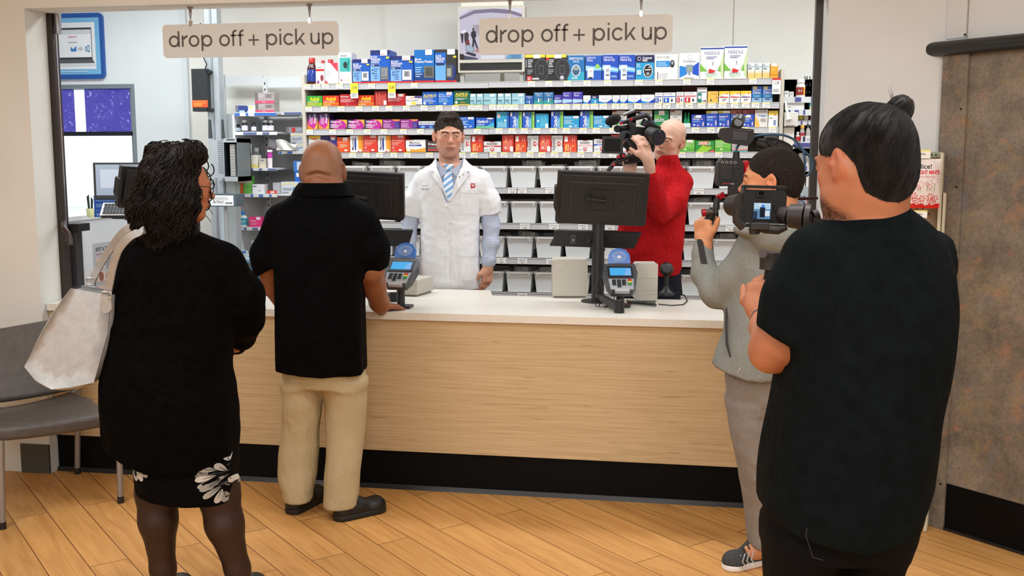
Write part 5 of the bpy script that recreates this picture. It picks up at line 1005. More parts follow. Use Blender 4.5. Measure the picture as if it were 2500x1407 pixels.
s=MB();Y0=6.3;a=atY(590,694,Y0);b=atY(655,694,Y0);s.box((a.x-.2,Y0,.0),(b.x+.1,Y0+.09,a.z),mat((232,236,238)));tag(s.obj('low_cabinet'),'white low cabinet under the white shelving behind the counter','cabinet');zc_=a.z+.001
for k,(x0,x1,yt,col)in enumerate(((612,618,650,(40,130,175)),(619,624,648,(90,170,205)),(624.5,627,648,(225,235,240)),(627.5,634,652,(30,105,150)),(635,641,656,(110,195,215)))):
 a,b=atY(x0,yt,Y0+.03),atY(x1,yt,Y0+.03);s=MB();s.box((a.x,Y0+.03,zc_),(b.x,Y0+.088,a.z),mat(col));tag(s.obj('binder'),['teal','light blue','thin white','dark teal','pale cyan'][k]+' binder in the row behind the counter, between the two customers','binder','binders behind the counter')
a,b=atY(588,671,Y0+.01),atY(612,671,Y0+.01);s=MB();s.box((a.x,Y0+.005,zc_),(b.x,Y0+.028,a.z),mat((246,236,190)));decals(s,lambda u,v,d:(a.x+u*(b.x-a.x),Y0+.005-d,zc_+v*(a.z-zc_)),[('p',[(.45,.4),(.6,.75),(.75,.5),(.6,.3)],(225,150,60))]);tag(s.obj('carton'),'pale yellow carton with an orange butterfly behind the counter','box')
# ---- shelves seen through the right end of the opening
Yr=6.75
rs=thing('white_shelving','white shelving crowded with bottles between the wall shelving and right jamb','shelving',(atY(1955,300,Yr).x,Yr+.1,0))
xl,xr=atY(1914,300,Yr).x,atY(2075,300,Yr).x
s=MB();s.box((xl,Yr+.14,.02),(xr,Yr+.16,atY(1950,190,Yr).z),mat((222,219,208)))
for px in(1971,1978,1966):
 a=atY(px,186,Yr+.13);z=a.z
 while z>.9:s.box((a.x-.003,Yr+.139,z-.018),(a.x+.003,Yr+.1405,z),m_slot);z-=.045
s.obj('back_panel',rs)
RS={}
for key,px0,py,Yf in(('a',1914,237,Yr-.25),('b',1920,268,Yr-.25),('c',1946,294,Yr-.22),('d',1936,348,Yr-.25),('e',1936,405,Yr-.2),('f',1936,455,Yr-.2)):
 a=atY(px0,py,Yf);s=MB();s.box((a.x,Yf,a.z-.012),(xr,Yr+.14,a.z),m_ws);s.box((a.x,Yf-.004,a.z-.035 if key!='c' else a.z-.03),(xr,Yf,a.z),m_ws)
 for p0,p1 in{'a':((1941,1956),(1980,1985)),'b':((1924,1930),(1940,1950),(1961,1966)),'c':((1955,1959),(1971,1973)),'d':((1937,1982),),'e':((1962,1970),),'f':((1962,1980),)}[key]:
  s.box((atY(p0,py,Yf).x,Yf-.006,a.z-.03),(atY(p1,py,Yf).x,Yf-.004,a.z-.003),mat((84,88,160)))
 s.obj('shelf',rs);RS[key]=(a.z,Yf)
GR='goods on the right white shelving'
def rbottle(key,px,pyt,rpx,cap,body,label,lab,D=(),**k):
 z,Yf=RS[key];return bottle(px,300,pyt,rpx,Yf+.01,cap,body,label,lab,GR,D=D,zb=z+.001,**k)
rbottle('a',1953,193,11.5,WHITE,mat((240,240,238),.35),mat((150,45,28)),'large white bottle with brown and orange label on the top right shelf',D=[('t','3-1',.2,.4,.6,.7,WH,.02),('r',.78,0,1,1,(240,180,60))],neck=.75)
def rbox(key,x0,x1,yt,col,D,lab,dp=.07):
 z,Yf=RS[key];Yp=Yf+.01;a,b=atY(x0,yt,Yp),atY(x1,yt,Yp);s=MB();s.box((a.x,Yp,z+.001),(b.x,Yp+dp,a.z),mat(col,.45));w,h=b.x-a.x,a.z-z
 decals(s,lambda u,v,d:(a.x+u*w,Yp-d,z+.001+v*h),D);return tag(s.obj('carton'),lab,'box',GR)
rbox('a',1916,1926,222,(236,238,238),[('r',.1,.5,.7,.65,(60,150,180))],'small white carton with a teal bar at the left of the top right shelf')
rbox('a',1927.5,1938,224,(232,232,230),[('l',.2,.3,.8,.7,GY,2)],'small white carton between teal-barred carton and large bottle')
rbox('b',1917,1964,247,(238,238,236),[('l',.1,.2,.4,.4,GY,2)],'long white carton on the second right shelf')
rbox('b',1978,1988,245,(110,195,220),[('r',0,0,1,.25,(245,205,70)),('r',.2,.5,.5,.9,(190,225,240))],'cyan carton with a yellow foot beside the right shutter track')
rbottle('c',1954.5,272,6.5,mat((90,30,36)),mat((120,160,90)),mat((225,205,70)),'small green bottle with maroon cap')
rbottle('c',1968,274,6,mat((215,85,45)),mat((238,235,228)),mat((235,232,226)),'small white bottle with orange-red cap')
rbottle('c',1982,277,5,WHITE,mat((225,215,205)),mat((140,45,40)),'small bottle with dark red label by the right track')
rbottle('d',1949,322,5,WHITE,mat((235,232,230)),mat((205,50,55)),'small white bottle with a red label above the blue strip')
rbox('d',1956,1985,332,(236,236,240),[('r',.15,.1,.35,.9,(50,56,70)),('l',.45,.2,.9,.6,(170,165,200),3)],'white carton with a black bar above the blue strip')
rbottle('d',1960,305,6,mat((235,180,80)),mat((190,185,180)),mat((180,60,70)),'grey bottle with amber cap and red label',neck=.7)
rbottle('d',1974,303,5.5,mat((60,62,60)),mat((196,192,186)),None,'grey bottle with dark cap behind the white carton')
for k,(px,yt,col)in enumerate(((1944,378,(228,228,230)),(1957,374,(215,218,220)),(1969,380,(235,235,238)),(1981,376,(205,212,225)))):rbox('e',px-5.5,px+5.5,yt,col,[('l',.1,.3,.9,.7,(170,175,190),3)],'pale carton, %s from the left on the fifth right shelf'%ords[k])
for k,(px,yt,col)in enumerate(((1946,425,(230,230,232)),(1960,420,(218,214,206)),(1975,428,(236,232,230)))):rbox('f',px-6,px+6,yt,col,[('r',.5,.5,.9,.6,(215,90,80))],'pale carton with a small red mark, %s from the left on the sixth right shelf'%ords[k])
for k,(px0,py0,px1,py1,lb)in enumerate(((1911,274,1948,309,'white wall dispenser with a scoop shape, the upper of two'),(1910,311,1938,365,'white box dispenser beneath the scoop dispenser'))):
 Yd=6.4+.03*k;a,b=atY(px0,py0,Yd),atY(px1,py1,Yd);t=thing('wall_dispenser',lb,'dispenser',((a.x+b.x)/2,Yd,b.z))
 if a.x<SEC[3]+.03:a.x=SEC[3]+.03
 s=MB();s.box((a.x,Yd,b.z),(b.x,Yd+.2,a.z),mat((228,226,218),.4));s.obj('body',t,bevel=.004)
 s=MB();s.box((a.x+.01,Yd-.002,b.z+.002),(b.x-.02,Yd,b.z+.006),BLACK);s.obj('slot',t)
 if k==0:
  s=MB();s.tube([atY(1918,248,Yd-.005),atY(1921,270,Yd-.01),atY(1924,285,Yd-.01),atY(1926,292,Yd-.01)],[.006,.008,.012,.018],mat((236,235,230),.35),12);s.obj('scoop',t)
Yk=5.4;a,b=atY(1930,456,Yk),atY(2010,520,Yk);s=MB();s.box((a.x,Yk,b.z),(b.x,Yk+.012,a.z),mat((196,214,228)));w,h=b.x-a.x,a.z-b.z
decals(s,lambda u,v,d:(a.x+u*w,Yk-d,b.z+v*h),[('t','STROKE',.05,.35,.45,.65,(40,44,80),.02),('t','F.A.S.T',.5,.3,.98,.6,(214,60,66),.02)]);
s.box((a.x+.05,Yk+.01,CT),(a.x+.07,Yk+.02,b.z),WHITE);s.box((b.x-.07,Yk+.01,CT),(b.x-.05,Yk+.02,b.z),WHITE);tag(s.obj('stroke_sign'),'pale blue stroke warning sign behind the hooded camera man head','sign')
# ---- people: smooth bodies and clothes
f32=np.float32
def axis(lo,hi,h,fine=()):
 out=[lo];x=lo
 while x<hi:
  st=h
  for a,b,hf in fine:
   if a-0.012<x<b:st=min(st,hf)
  x+=st;out.append(x)
 return np.array(out,f32)
class SDF:
 def __init__(s,ax,ay,az):
  s.x,s.y,s.z=ax,ay,az;s.F=np.full((len(ax),len(ay),len(az)),9.0,f32)
 def sub(s,lo,hi):
  i=[np.searchsorted(a,(l,h))for a,l,h in zip((s.x,s.y,s.z),lo,hi)]
  sl=tuple(slice(max(0,p-1),q_+1)for p,q_ in i)
  X=s.x[sl[0]][:,None,None];Y=s.y[sl[1]][None,:,None];Z=s.z[sl[2]][None,None,:]
  return sl,X,Y,Z
 def blend(s,sl,d,k,op='+'):
  A=s.F[sl]
  if A.size==0:return
  if op=='+':
   if k>0:h=np.maximum(k-np.abs(A-d),0)/k;s.F[sl]=np.minimum(A,d)-h*h*k*.25
   else:s.F[sl]=np.minimum(A,d)
  else:
   d=-d
   if k>0:h=np.maximum(k-np.abs(A-d),0)/k;s.F[sl]=np.maximum(A,d)+h*h*k*.25
   else:s.F[sl]=np.maximum(A,d)
 def cap(s,p,q_,r1,r2,k=.02,op='+',fy=1.0):
  p=np.array(p,float);q_=np.array(q_,float);R=max(r1,r2)*max(1,fy)+k+.03
  sl,X,Y,Z=s.sub(np.minimum(p,q_)-R,np.maximum(p,q_)+R)
  v=q_-p;v2=v[1]/fy;L=v[0]**2+v2**2+v[2]**2+1e-9
  dx,dy,dz=X-p[0],(Y-p[1])/fy,Z-p[2]
  t=np.clip((dx*v[0]+dy*v2+dz*v[2])/L,0,1)
  d=np.sqrt((dx-t*v[0])**2+(dy-t*v2)**2+(dz-t*v[2])**2)-(r1+(r2-r1)*t)
  s.blend(sl,d.astype(f32),k,op)
 def chain(s,pts,k=.02,op='+',fy=1.0):
  for a,b in zip(pts[:-1],pts[1:]):s.cap(a[0],b[0],a[1],b[1],k,op,fy)
 def ell(s,c,r,k=.02,R=None,op='+'):
  c=np.array(c,float);m=max(r)+k+.03
  sl,X,Y,Z=s.sub(c-m,c+m);dx,dy,dz=X-c[0],Y-c[1],Z-c[2]
  if R is not None:
   R=np.array(R);a=R[0,0]*dx+R[1,0]*dy+R[2,0]*dz;b=R[0,1]*dx+R[1,1]*dy+R[2,1]*dz;e=R[0,2]*dx+R[1,2]*dy+R[2,2]*dz
  else:a,b,e=dx,dy,dz
  k0=np.sqrt((a/r[0])**2+(b/r[1])**2+(e/r[2])**2);k1=np.sqrt((a/r[0]**2)**2+(b/r[1]**2)**2+(e/r[2]**2)**2)+1e-6
  s.blend(sl,(k0*(k0-1)/k1).astype(f32),k,op)
 def box(s,c,h,k=.01,R=None,rd=.004,op='+'):
  c=np.array(c,float);m=float(np.linalg.norm(h))+k+.02
  sl,X,Y,Z=s.sub(c-m,c+m);dx,dy,dz=X-c[0],Y-c[1],Z-c[2]
  R=np.eye(3)if R is None else np.array(R)
  a=np.abs(R[0,0]*dx+R[1,0]*dy+R[2,0]*dz)-h[0]+rd;b=np.abs(R[0,1]*dx+R[1,1]*dy+R[2,1]*dz)-h[1]+rd;e=np.abs(R[0,2]*dx+R[1,2]*dy+R[2,2]*dz)-h[2]+rd
  d=np.sqrt(np.maximum(a,0)**2+np.maximum(b,0)**2+np.maximum(e,0)**2)+np.minimum(np.maximum(a,np.maximum(b,e)),0)-rd
  s.blend(sl,d.astype(f32),k,op)
 def loft(s,rows,k=.02,n=2.3,op='+',ends=True,grow=0):
  r=np.array(sorted(rows),float);z0,z1=r[0,0],r[-1,0];m=max(r[:,3].max(),r[:,4].max())+k+.03
  lo=(r[:,1].min()-m,r[:,2].min()-m,z0-k-.03);hi=(r[:,1].max()+m,r[:,2].max()+m,z1+k+.03)
  sl,X,Y,Z=s.sub(lo,hi);z=s.z[sl[2]].astype(float)
  def ip(c):
   zz=np.clip(z,z0,z1);i=np.clip(np.searchsorted(r[:,0],zz)-1,0,len(r)-2);h=r[i+1,0]-r[i,0]+1e-9;t=(zz-r[i,0])/h
   g=np.gradient(r[:,c],r[:,0])if len(r)>2 else np.full(len(r),(r[1,c]-r[0,c])/(z1-z0))
   d1,d2=g[i]*h,g[i+1]*h
   return((2*t**3-3*t**2+1)*r[i,c]+(t**3-2*t**2+t)*d1+(-2*t**3+3*t**2)*r[i+1,c]+(t**3-t**2)*d2)
  cx,cy2,rx,ry=[ip(c)[None,None,:]for c in(1,2,3,4)];rx=np.maximum(rx+grow,.004);ry=np.maximum(ry+grow,.004)
  q1=(np.abs((X-cx)/rx)**n+np.abs((Y-cy2)/ry)**n)**(1/n);rr=np.sqrt((X-cx)**2+(Y-cy2)**2)+1e-6
  d=rr*(1-1/np.maximum(q1,1e-3));d=np.where(q1<.05,-np.minimum(rx,ry),d)
  if ends:d=np.maximum(d,np.maximum(z0-Z,Z-z1))
  s.blend(sl,d.astype(f32),k,op)
 def cut(s,fn,k=0):
  X,Y,Z=s.x[:,None,None],s.y[None,:,None],s.z[None,None,:]
  d=(fn(X,Y,Z)+0*X+0*Y+0*Z).astype(f32)
  if k:h=np.maximum(k-np.abs(s.F-d),0)/k;s.F=np.maximum(s.F,d)+h*h*k*.25
  else:s.F=np.maximum(s.F,d)
 def warp(s,fn,band=.04):
  i,j,k=np.nonzero(np.abs(s.F)<band);s.F[i,j,k]+=fn(s.x[i].astype(float),s.y[j].astype(float),s.z[k].astype(float)).astype(f32)
 def polys(s):
  F=s.F;S=F<0;nx,ny,nz=F.shape
  c=np.zeros((nx-1,ny-1,nz-1),np.int8)
  for a in(0,1):
   for b in(0,1):
    for e in(0,1):c+=S[a:nx-1+a,b:ny-1+b,e:nz-1+e]
  I,J,K=np.nonzero((c>0)&(c<8));idx=-np.ones(c.shape,np.int64);idx[I,J,K]=np.arange(len(I))
  P_=np.zeros((len(I),3));N=np.zeros(len(I));co=(s.x,s.y,s.z)
  for ax in range(3):
   for a in(0,1):
    for b in(0,1):
     o=[0,0,0];o[(ax+1)%3]=a;o[(ax+2)%3]=b;o2=list(o);o2[ax]=1
     f0=F[I+o[0],J+o[1],K+o[2]].astype(float);f1=F[I+o2[0],J+o2[1],K+o2[2]].astype(float)
     m=(f0<0)!=(f1<0);t=np.where(m,f0/(f0-f1+1e-12),0)
     p0=np.stack([s.x[I+o[0]],s.y[J+o[1]],s.z[K+o[2]]],1).astype(float);p1=np.stack([s.x[I+o2[0]],s.y[J+o2[1]],s.z[K+o2[2]]],1)
     P_[m]+=(p0+(p1-p0)*t[:,None])[m];N[m]+=1
  P_/=np.maximum(N,1)[:,None];Q=[]
  for ax in range(3):
   sl0=[slice(None)]*3;sl1=[slice(None)]*3;sl0[ax]=slice(0,-1);sl1[ax]=slice(1,None)
   A_,B_=S[tuple(sl0)],S[tuple(sl1)];e=np.nonzero(A_!=B_);e=[v.copy()for v in e]
   u,v=(ax+1)%3,(ax+2)%3
   ok=(e[u]>0)&(e[v]>0)&(e[u]<F.shape[u]-1)&(e[v]<F.shape[v]-1);e=[w_[ok]for w_ in e]
   flip=A_[tuple(e)]
   def at(du,dv):
    q_=[w_.copy()for w_ in e];q_[u]=q_[u]+du;q_[v]=q_[v]+dv;return idx[q_[0],q_[1],q_[2]]
   a,b,c_,d=at(-1,-1),at(0,-1),at(0,0),at(-1,0)
   q1=np.stack([a,b,c_,d],1);q1[~flip]=q1[~flip][:,::-1];Q.append(q1)
  return P_,np.concatenate(Q)
def smooth(P_,Q,it=1,lam=.5):
 for _ in range(it):
  acc=np.zeros_like(P_);n=np.zeros(len(P_))
  for a in range(4):
   for b in((a+1)%4,(a+3)%4):np.add.at(acc,Q[:,a],P_[Q[:,b]]);np.add.at(n,Q[:,a],1)
  P_=P_+(acc/np.maximum(n,1)[:,None]-P_)*lam
 return P_
def sdf_obj(name,S,mt,parent,paint=None,it=1,label=None,keepz=None):
 P_,Q=S.polys();P_=smooth(P_,Q,it)
 me=bpy.data.meshes.new(name);o3=PF[parent.name];L=P_-np.array(o3)
 me.vertices.add(len(L));me.vertices.foreach_set('co',L.ravel().astype(f32));n=len(Q)
 me.loops.add(4*n);me.loops.foreach_set('vertex_index',Q.ravel().astype(np.int32));me.polygons.add(n)
 me.polygons.foreach_set('loop_start',np.arange(0,4*n,4,dtype=np.int32));me.update(calc_edges=True)
 me.polygons.foreach_set('use_smooth',np.ones(n,bool));me.materials.append(mt)
 if paint is not None:
  c=paint(P_);at=me.color_attributes.new('Col','FLOAT_COLOR','POINT')
  at.data.foreach_set('color',np.concatenate([c,np.ones((len(c),1))],1).ravel().astype(f32))
 me.update();ob=bpy.data.objects.new(name,me);C.objects.link(ob);ob.parent=parent
 if label:ob['label']=label
 return ob
def catm(P_,k):
 P_=[Vector(p)for p in P_];out=[]
 for i in range(len(P_)-1):
  a,b,c,d=P_[max(i-1,0)],P_[i],P_[i+1],P_[min(i+2,len(P_)-1)]
  for j in range(k):t=j/k;out.append(.5*((2*b)+(c-a)*t+(2*a-5*b+4*c-d)*t*t+(3*b-a-3*c+d)*t**3))
 return out+[P_[-1]]
PF={}
def person(label,cx,D):
 """an Empty at the person's feet; children live in a frame turned with the view (x right, y away, z up)"""
 p=PC(cx,1000,D);w=toW(p);o=bpy.data.objects.new('person',None);C.objects.link(o)
 o.location=(w.x,w.y,0);o.rotation_euler=(0,0,YAW);PF[o.name]=(p[0],p[1],0.0);o['label']=label;o['category']='person'
 return o
def mb_obj(name,s,parent,label=None,bevel=0):
 me=s.mesh(name,PF[parent.name]);ob=bpy.data.objects.new(name,me);C.objects.link(ob);ob.parent=parent
 if label:ob['label']=label
 if bevel:
  b=ob.modifiers.new('bevel','BEVEL');b.width=bevel;b.segments=2;b.limit_method='ANGLE'
 return ob
def rot3(yaw=0,pitch=0,roll=0):
 return np.array(Matrix.Rotation(yaw,3,'Z')@Matrix.Rotation(pitch,3,'X')@Matrix.Rotation(roll,3,'Y'))
def rows(D,L):
 out=[]
 for py,a,b,dw,ry in L:
  p=PC((a+b)/2,py,D+dw);out.append((p[2],p[0],p[1],(b-a)/2*(D+dw)/F,ry))
 return out
def J(D):return lambda px,py,dw,rpx:(PC(px,py,D+dw),rpx*(D+dw)/F)
def wr(amp,fr,seed=0,ax=(1,1,1)):
 rr=np.random.RandomState(seed);V=rr.normal(size=(5,3))*np.array(ax);V/=np.linalg.norm(V,axis=1)[:,None];ph=rr.rand(5)*6.28;fq=fr*(.6+.8*rr.rand(5))
 def fn(x,y,z):
  o=0
  for i in range(5):
   t=V[i,0]*x+V[i,1]*y+V[i,2]*z;o=o+np.sin(fq[i]*t+ph[i]+1.5*np.sin(fq[(i+1)%5]*.45*(V[i,1]*x-V[i,0]*z+.3*y)+ph[i]))
  return amp*o/5
 return fn
HW={}
def head(S,c,H,yaw,pitch=0,roll=0,mouth=True,ear=1.0,jaw=1.0):
 """c = centre of the head, H = chin-crown height; the face looks along local +y"""
 R=rot3(yaw,pitch,roll);T=lambda*v:np.array(c)+R@(np.array(v)*H)
 e=lambda v,r,k=.05,op='+',RR=None:S.ell(T(*v),[q_*H for q_ in r],k*H,R if RR is None else R@RR,op)
 cp=lambda a,b,r1,r2,k=.04,op='+':S.cap(T(*a),T(*b),r1*H,r2*H,k*H,op)
 e((0,-.07,.13),(.325,.40,.36),.02)
 e((0,.08,-.08),(.265,.29,.36),.12)
 e((0,.12,-.31),(.20*jaw,.20,.155),.12);e((0,.245,-.415),(.085,.07,.06),.1)
 for s_ in(-1,1):
  cp((s_*.235,-.04,-.2),(s_*.10*jaw,.2,-.41),.05,.05,.12)
  e((s_*.165,.235,-.08),(.085,.08,.08),.08)
 e((0,.3,.085),(.2,.06,.045),.08)
 for s_ in(-1,1):e((s_*.125,.395,.015),(.075,.07,.05),.05,'-')
 cp((0,.335,.03),(0,.425,-.105),.032,.045,.045)
 e((0,.425,-.12),(.036,.04,.032),.03)
 for s_ in(-1,1):e((s_*.042,.385,-.13),(.028,.035,.024),.025)
 for s_ in(-1,1):e((s_*.026,.42,-.158),(.014,.02,.012),.01,'-')
 if mouth:
  e((0,.31,-.245),(.12,.07,.06),.05)
  cp((-.075,.362,-.238),(0,.374,-.233),.016,.018,.015);cp((.075,.362,-.238),(0,.374,-.233),.016,.018,.015);cp((-.06,.362,-.282),(.06,.362,-.282),.02,.02,.02)
  S.cap(T(-.09,.386,-.26),T(.09,.386,-.26),.009*H,.009*H,.006*H,'-');e((0,.36,-.335),(.09,.05,.028),.03,'-')
 for s_ in(-1,1):
  RR=rot3(s_*.42,-.15,0)
  e((s_*.345,-.05,.0),(.026,.09*ear,.135*ear),.02,'+',RR);e((s_*.385,-.045,.02),(.03,.055*ear,.09*ear),.012,'-',RR);e((s_*.352,-.03,.0),(.022,.03,.04),.01,'-',RR)
  e((s_*.335,-.02,-.11),(.026,.045,.045),.02);e((s_*.35,.02,-.02),(.018,.02,.03),.015)
 for s_ in(-1,1):
  cp((s_*.07,.352,.026),(s_*.125,.366,.052),.014,.017,.02);cp((s_*.125,.366,.052),(s_*.185,.335,.024),.017,.014,.02)
  cp((s_*.07,.345,.0),(s_*.125,.352,-.024),.012,.014,.02);cp((s_*.125,.352,-.024),(s_*.18,.33,.005),.014,.012,.02)
  cp((s_*.05,.372,.105),(s_*.19,.335,.115),.016,.014,.03)
 return R,T
def eyes(par,T,R,H,look=(0,0)):
 for s_ in(-1,1):
  s=MB();c=T(s_*.125,.305,.015)
  Rm=Matrix(R.tolist());g=Rm@Vector((look[0],1,look[1])).normalized()
  s.ell(c,(.052*H,.046*H,.040*H),mat((226,220,216),.2),16,10,Rm)
  def disc(r,off,m_):
   cc=Vector(c)+g*off*H;a=g.cross(Vector((0,0,1))).normalized();b=a.cross(g);n=14
   s.quad([tuple(cc+a*r*H*math.cos(i*2*math.pi/n)+b*r*H*math.sin(i*2*math.pi/n))for i in range(n)],m_)
  s.ell(Vector(c)+g*.021*H,(.027*H,.027*H,.027*H),mat((62,44,32),.1),12,8)
  s.ell(Vector(c)+g*.036*H,(.0145*H,.0145*H,.0145*H),mat((10,9,9),.05),10,6)
  mb_obj('eye',s,par)
def skin_paint(base,T,R,H,c,extra=()):
 """colour of skin, lips, brows and stubble, plus the mouth crease shade, in head-local coordinates"""
 base=np.array(lin(base));rs=np.random.RandomState(3)
 def fn(P_):
  L=(P_-np.array(c))@R/H;col=np.tile(base,(len(P_),1));x,y,z=L[:,0],L[:,1],L[:,2]
  col*=(1+.06*np.sin(P_[:,0]*90+P_[:,2]*70)*np.sin(P_[:,2]*110+P_[:,1]*60))[:,None]
  for kind,colr,amt in extra:
   t=np.array(lin(colr));n=rs.rand(len(P_))
   if kind=='lips':m=np.exp(-((x/.095)**4+((z+.26)/.036)**4))*(y>.27)+1.2*np.exp(-((x/.1)**6+((z+.26)/.011)**2))*(y>.27);t=t*(1-.6*np.exp(-((z+.26)/.011)**2))[:,None]  # shade of the groove between the lips painted as a dark line
   elif kind=='brows':m=np.clip(1.4-np.abs((z-.108+.5*np.abs(np.abs(x)-.13)**1.3)/.02),0,1)*np.clip((.095-np.abs(np.abs(x)-.125))/.02,0,1)*(y>.2)*1.3
   elif kind=='stubble':m=(np.clip((-.16-z)/.12,0,1)*(y>-.05)*(z>-.62)*(1-.8*np.exp(-((x/.09)**2+((z+.26)/.04)**2))))*(.6+.8*n)
   elif kind=='beard':m=np.clip((-.22-z-.9*np.clip(.22-y,0,1))/.1,0,1)*(z>-.75)*(.6+.6*n)
   elif kind=='buzz':m=np.clip((z-.02+.25*np.clip(y,-.5,.5)*0-np.clip(y-.12,0,1)*1.6+(np.abs(x)<.2)*0)/.1,0,1)*(z>-.12)*(.3+.9*n)
   elif kind=='sides':m=np.clip((.33-z)/.12,0,1)*np.clip((z+.16)/.08,0,1)*np.clip((.1-y)/.12,0,1)*(.6+.6*n)
   elif kind=='rosy':m=np.exp(-((np.abs(x)-.17)**2/.006+(z+.1)**2/.012))*(y>.1)+np.exp(-(x**2/.003+(z+.1)**2/.006))*(y>.3)+np.exp(-((np.abs(x)-.35)/.05)**2)*(np.abs(y)<.15)*(np.abs(z)<.2)
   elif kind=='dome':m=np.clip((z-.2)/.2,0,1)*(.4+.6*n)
   m=np.clip(m*amt,0,1)[:,None];col=col*(1-m)+t*m
  return np.clip(col,0,1)
 return fn
def hand(S,wrist,d,n,L=.18,curl=(.5,.5,.5,.5),thumb=(.6,.3),spread=.1,side=1,k=.008,thick=1.0):
 """wrist point, direction d of the fingers, n = back-of-hand normal; side = which side the thumb leaves"""
 d=np.array(d,float);d/=np.linalg.norm(d);n=np.array(n,float);n-=d*n.dot(d);n/=np.linalg.norm(n);b=np.cross(d,n)*side
 w=np.array(wrist,float);pl=L*.50;S.cap(w,w+d*pl*.25,.026*thick,.026*thick,.02)
 R=np.stack([b,n,d],1);S.box(w+d*pl*.58,(.038*thick,.0135*thick,pl*.46),.014,R,.012)
 S.cap(w+b*.018+d*pl*.1,w+b*.032+d*pl*.5,.017*thick,.015*thick,.02)
 ln=(.36,.41,.38,.29)
 for i in range(4):
  off=(.029,.010,-.010,-.029)[i];base=w+d*pl*(.98 if i in(1,2)else.92)+b*off*thick
  sp=(.12,.03,-.05,-.14)[i]*spread*6;dd=d+b*sp;dd/=np.linalg.norm(dd);c_=curl[i];p=base-dd*.012;r=(.0092,.0096,.0092,.0082)[i]*thick
  th=0
  for sgl,fr in((0,.46),(1,.30),(2,.24)):
   th+=c_*(.75 if sgl==0 else 1.0);v=dd*math.cos(th)-n*math.sin(th);q_=p+v*(L*ln[i]*fr+(.012 if sgl==0 else 0));S.cap(p,q_,r,r*.93,k if sgl else.012);p=q_;r*=.93
 t0=w+b*.028*thick+d*pl*.28;v1=d*.62+b*.75-n*thumb[0];v1/=np.linalg.norm(v1);p=t0+v1*L*.2;S.cap(t0,p,.0135*thick,.0115*thick,.015)
 v2=d*.95+b*(.35-thumb[1])-n*(thumb[0]+thumb[1]);v2/=np.linalg.norm(v2);q_=p+v2*L*.16;S.cap(p,q_,.0115*thick,.0105*thick,.006);v3=v2-n*thumb[1]*.5;v3/=np.linalg.norm(v3);S.cap(q_,q_+v3*L*.12,.0105*thick,.009*thick,.005)
def strands(name,par,roots,mt,r=.0012,label=None):
 """thin curls as one hair mesh"""
 s=MB()
 for pts in roots:s.tube(pts,[r*(1-.6*i/(len(pts)-1))for i in range(len(pts))],mt,4)
 return mb_obj(name,s,par,label)
def project(par,ob,pts,off=.003):
 'lay points (turned frame) on the front of a garment'
 from mathutils.bvhtree import BVHTree
 if ob.name not in BV:BV[ob.name]=BVHTree.FromPolygons([v.co[:]for v in ob.data.vertices],[p.vertices[:]for p in ob.data.polygons])
 o=PF[par.name];out=[]
 for p in pts:
  h=BV[ob.name].ray_cast(Vector((p[0]-o[0],p[1]-o[1]-.6,p[2])),Vector((0,1,0)))[0]
  out.append((p[0],(h.y+o[1]if h is not None else p[1])-off,p[2]))
 return out
BV={}
def patch(nm,par,ob,D,quadpx,mt,off=.003,n=8,m=8,label=None,rim=.003):
 'a sewn-on piece following the garment; quadpx = four image corners'
 (a,b,c,d)=quadpx;P_=[]
 for j_ in range(m+1):
  for i in range(n+1):
   u,v=i/n,j_/m;px=(a[0]*(1-u)+b[0]*u)*(1-v)+(d[0]*(1-u)+c[0]*u)*v;py=(a[1]*(1-u)+b[1]*u)*(1-v)+(d[1]*(1-u)+c[1]*u)*v;P_.append(PC(px,py,D))
 A_=project(par,ob,P_,off);B_=[(x,y+rim+off,z)for x,y,z in A_];k=len(A_);s=MB();N=n+1
 fs=[(j_*N+i,j_*N+i+1,(j_+1)*N+i+1,(j_+1)*N+i)for j_ in range(m)for i in range(n)];ed=[i for i in range(N)]+[j_*N+n for j_ in range(1,m+1)]+[m*N+i for i in range(n-1,-1,-1)]+[j_*N for j_ in range(m-1,0,-1)]
 s.add(A_+B_,fs,mt,True);s.add(A_+B_,[(ed[i],ed[(i+1)%len(ed)],k+ed[(i+1)%len(ed)],k+ed[i])for i in range(len(ed))],mt);o=mb_obj(nm,s,par,label);o.parent=ob;return o
def fabric(name,col,bump=.25,sc_=420,rough=.85,var=.06,spec=.2):
 c1=tuple(int(v*(1-var))for v in col);c2=tuple(min(255,int(v*(1+var)))for v in col)
 return folds(noisy(name,c1,c2,60,rough,bump*.4,sc_,4,spec=spec))
def folds(m,st=.5,sc_=7,dist=.03):
 n,l=nodes(m);b=n['Principled BSDF'];tc=n.new('ShaderNodeTexCoord');mp=n.new('ShaderNodeMapping');mp.inputs['Scale'].default_value=(1,1,.45);mp.inputs['Rotation'].default_value=(0,.35,0);l.new(tc.outputs['Object'],mp.inputs[0])
 nz=n.new('ShaderNodeTexNoise');nz.inputs['Scale'].default_value=sc_;nz.inputs['Detail'].default_value=3;nz.inputs['Distortion'].default_value=1.4;l.new(mp.outputs[0],nz.inputs['Vector'])
 bp=n.new('ShaderNodeBump');bp.inputs['Strength'].default_value=st;bp.inputs['Distance'].default_value=dist;l.new(nz.outputs['Fac'],bp.inputs['Height'])
 if b.inputs['Normal'].links:l.new(b.inputs['Normal'].links[0].from_socket,bp.inputs['Normal'])
 l.new(bp.outputs[0],b.inputs['Normal']);return m
m_black_cloth=folds(noisy('black_cotton',(4,4,5),(8,8,9),50,.85,.08,500,4,spec=.06),.6)
m_black_knit=folds(noisy('black_knit',(3,3,3),(7,6,6),50,.9,.12,350,4,spec=.05),.6)
m_tee=folds(noisy('dark_teal_black_cotton',(7,12,14),(11,18,20),30,.85,.06,500,4,spec=.08),.7,5,.04)
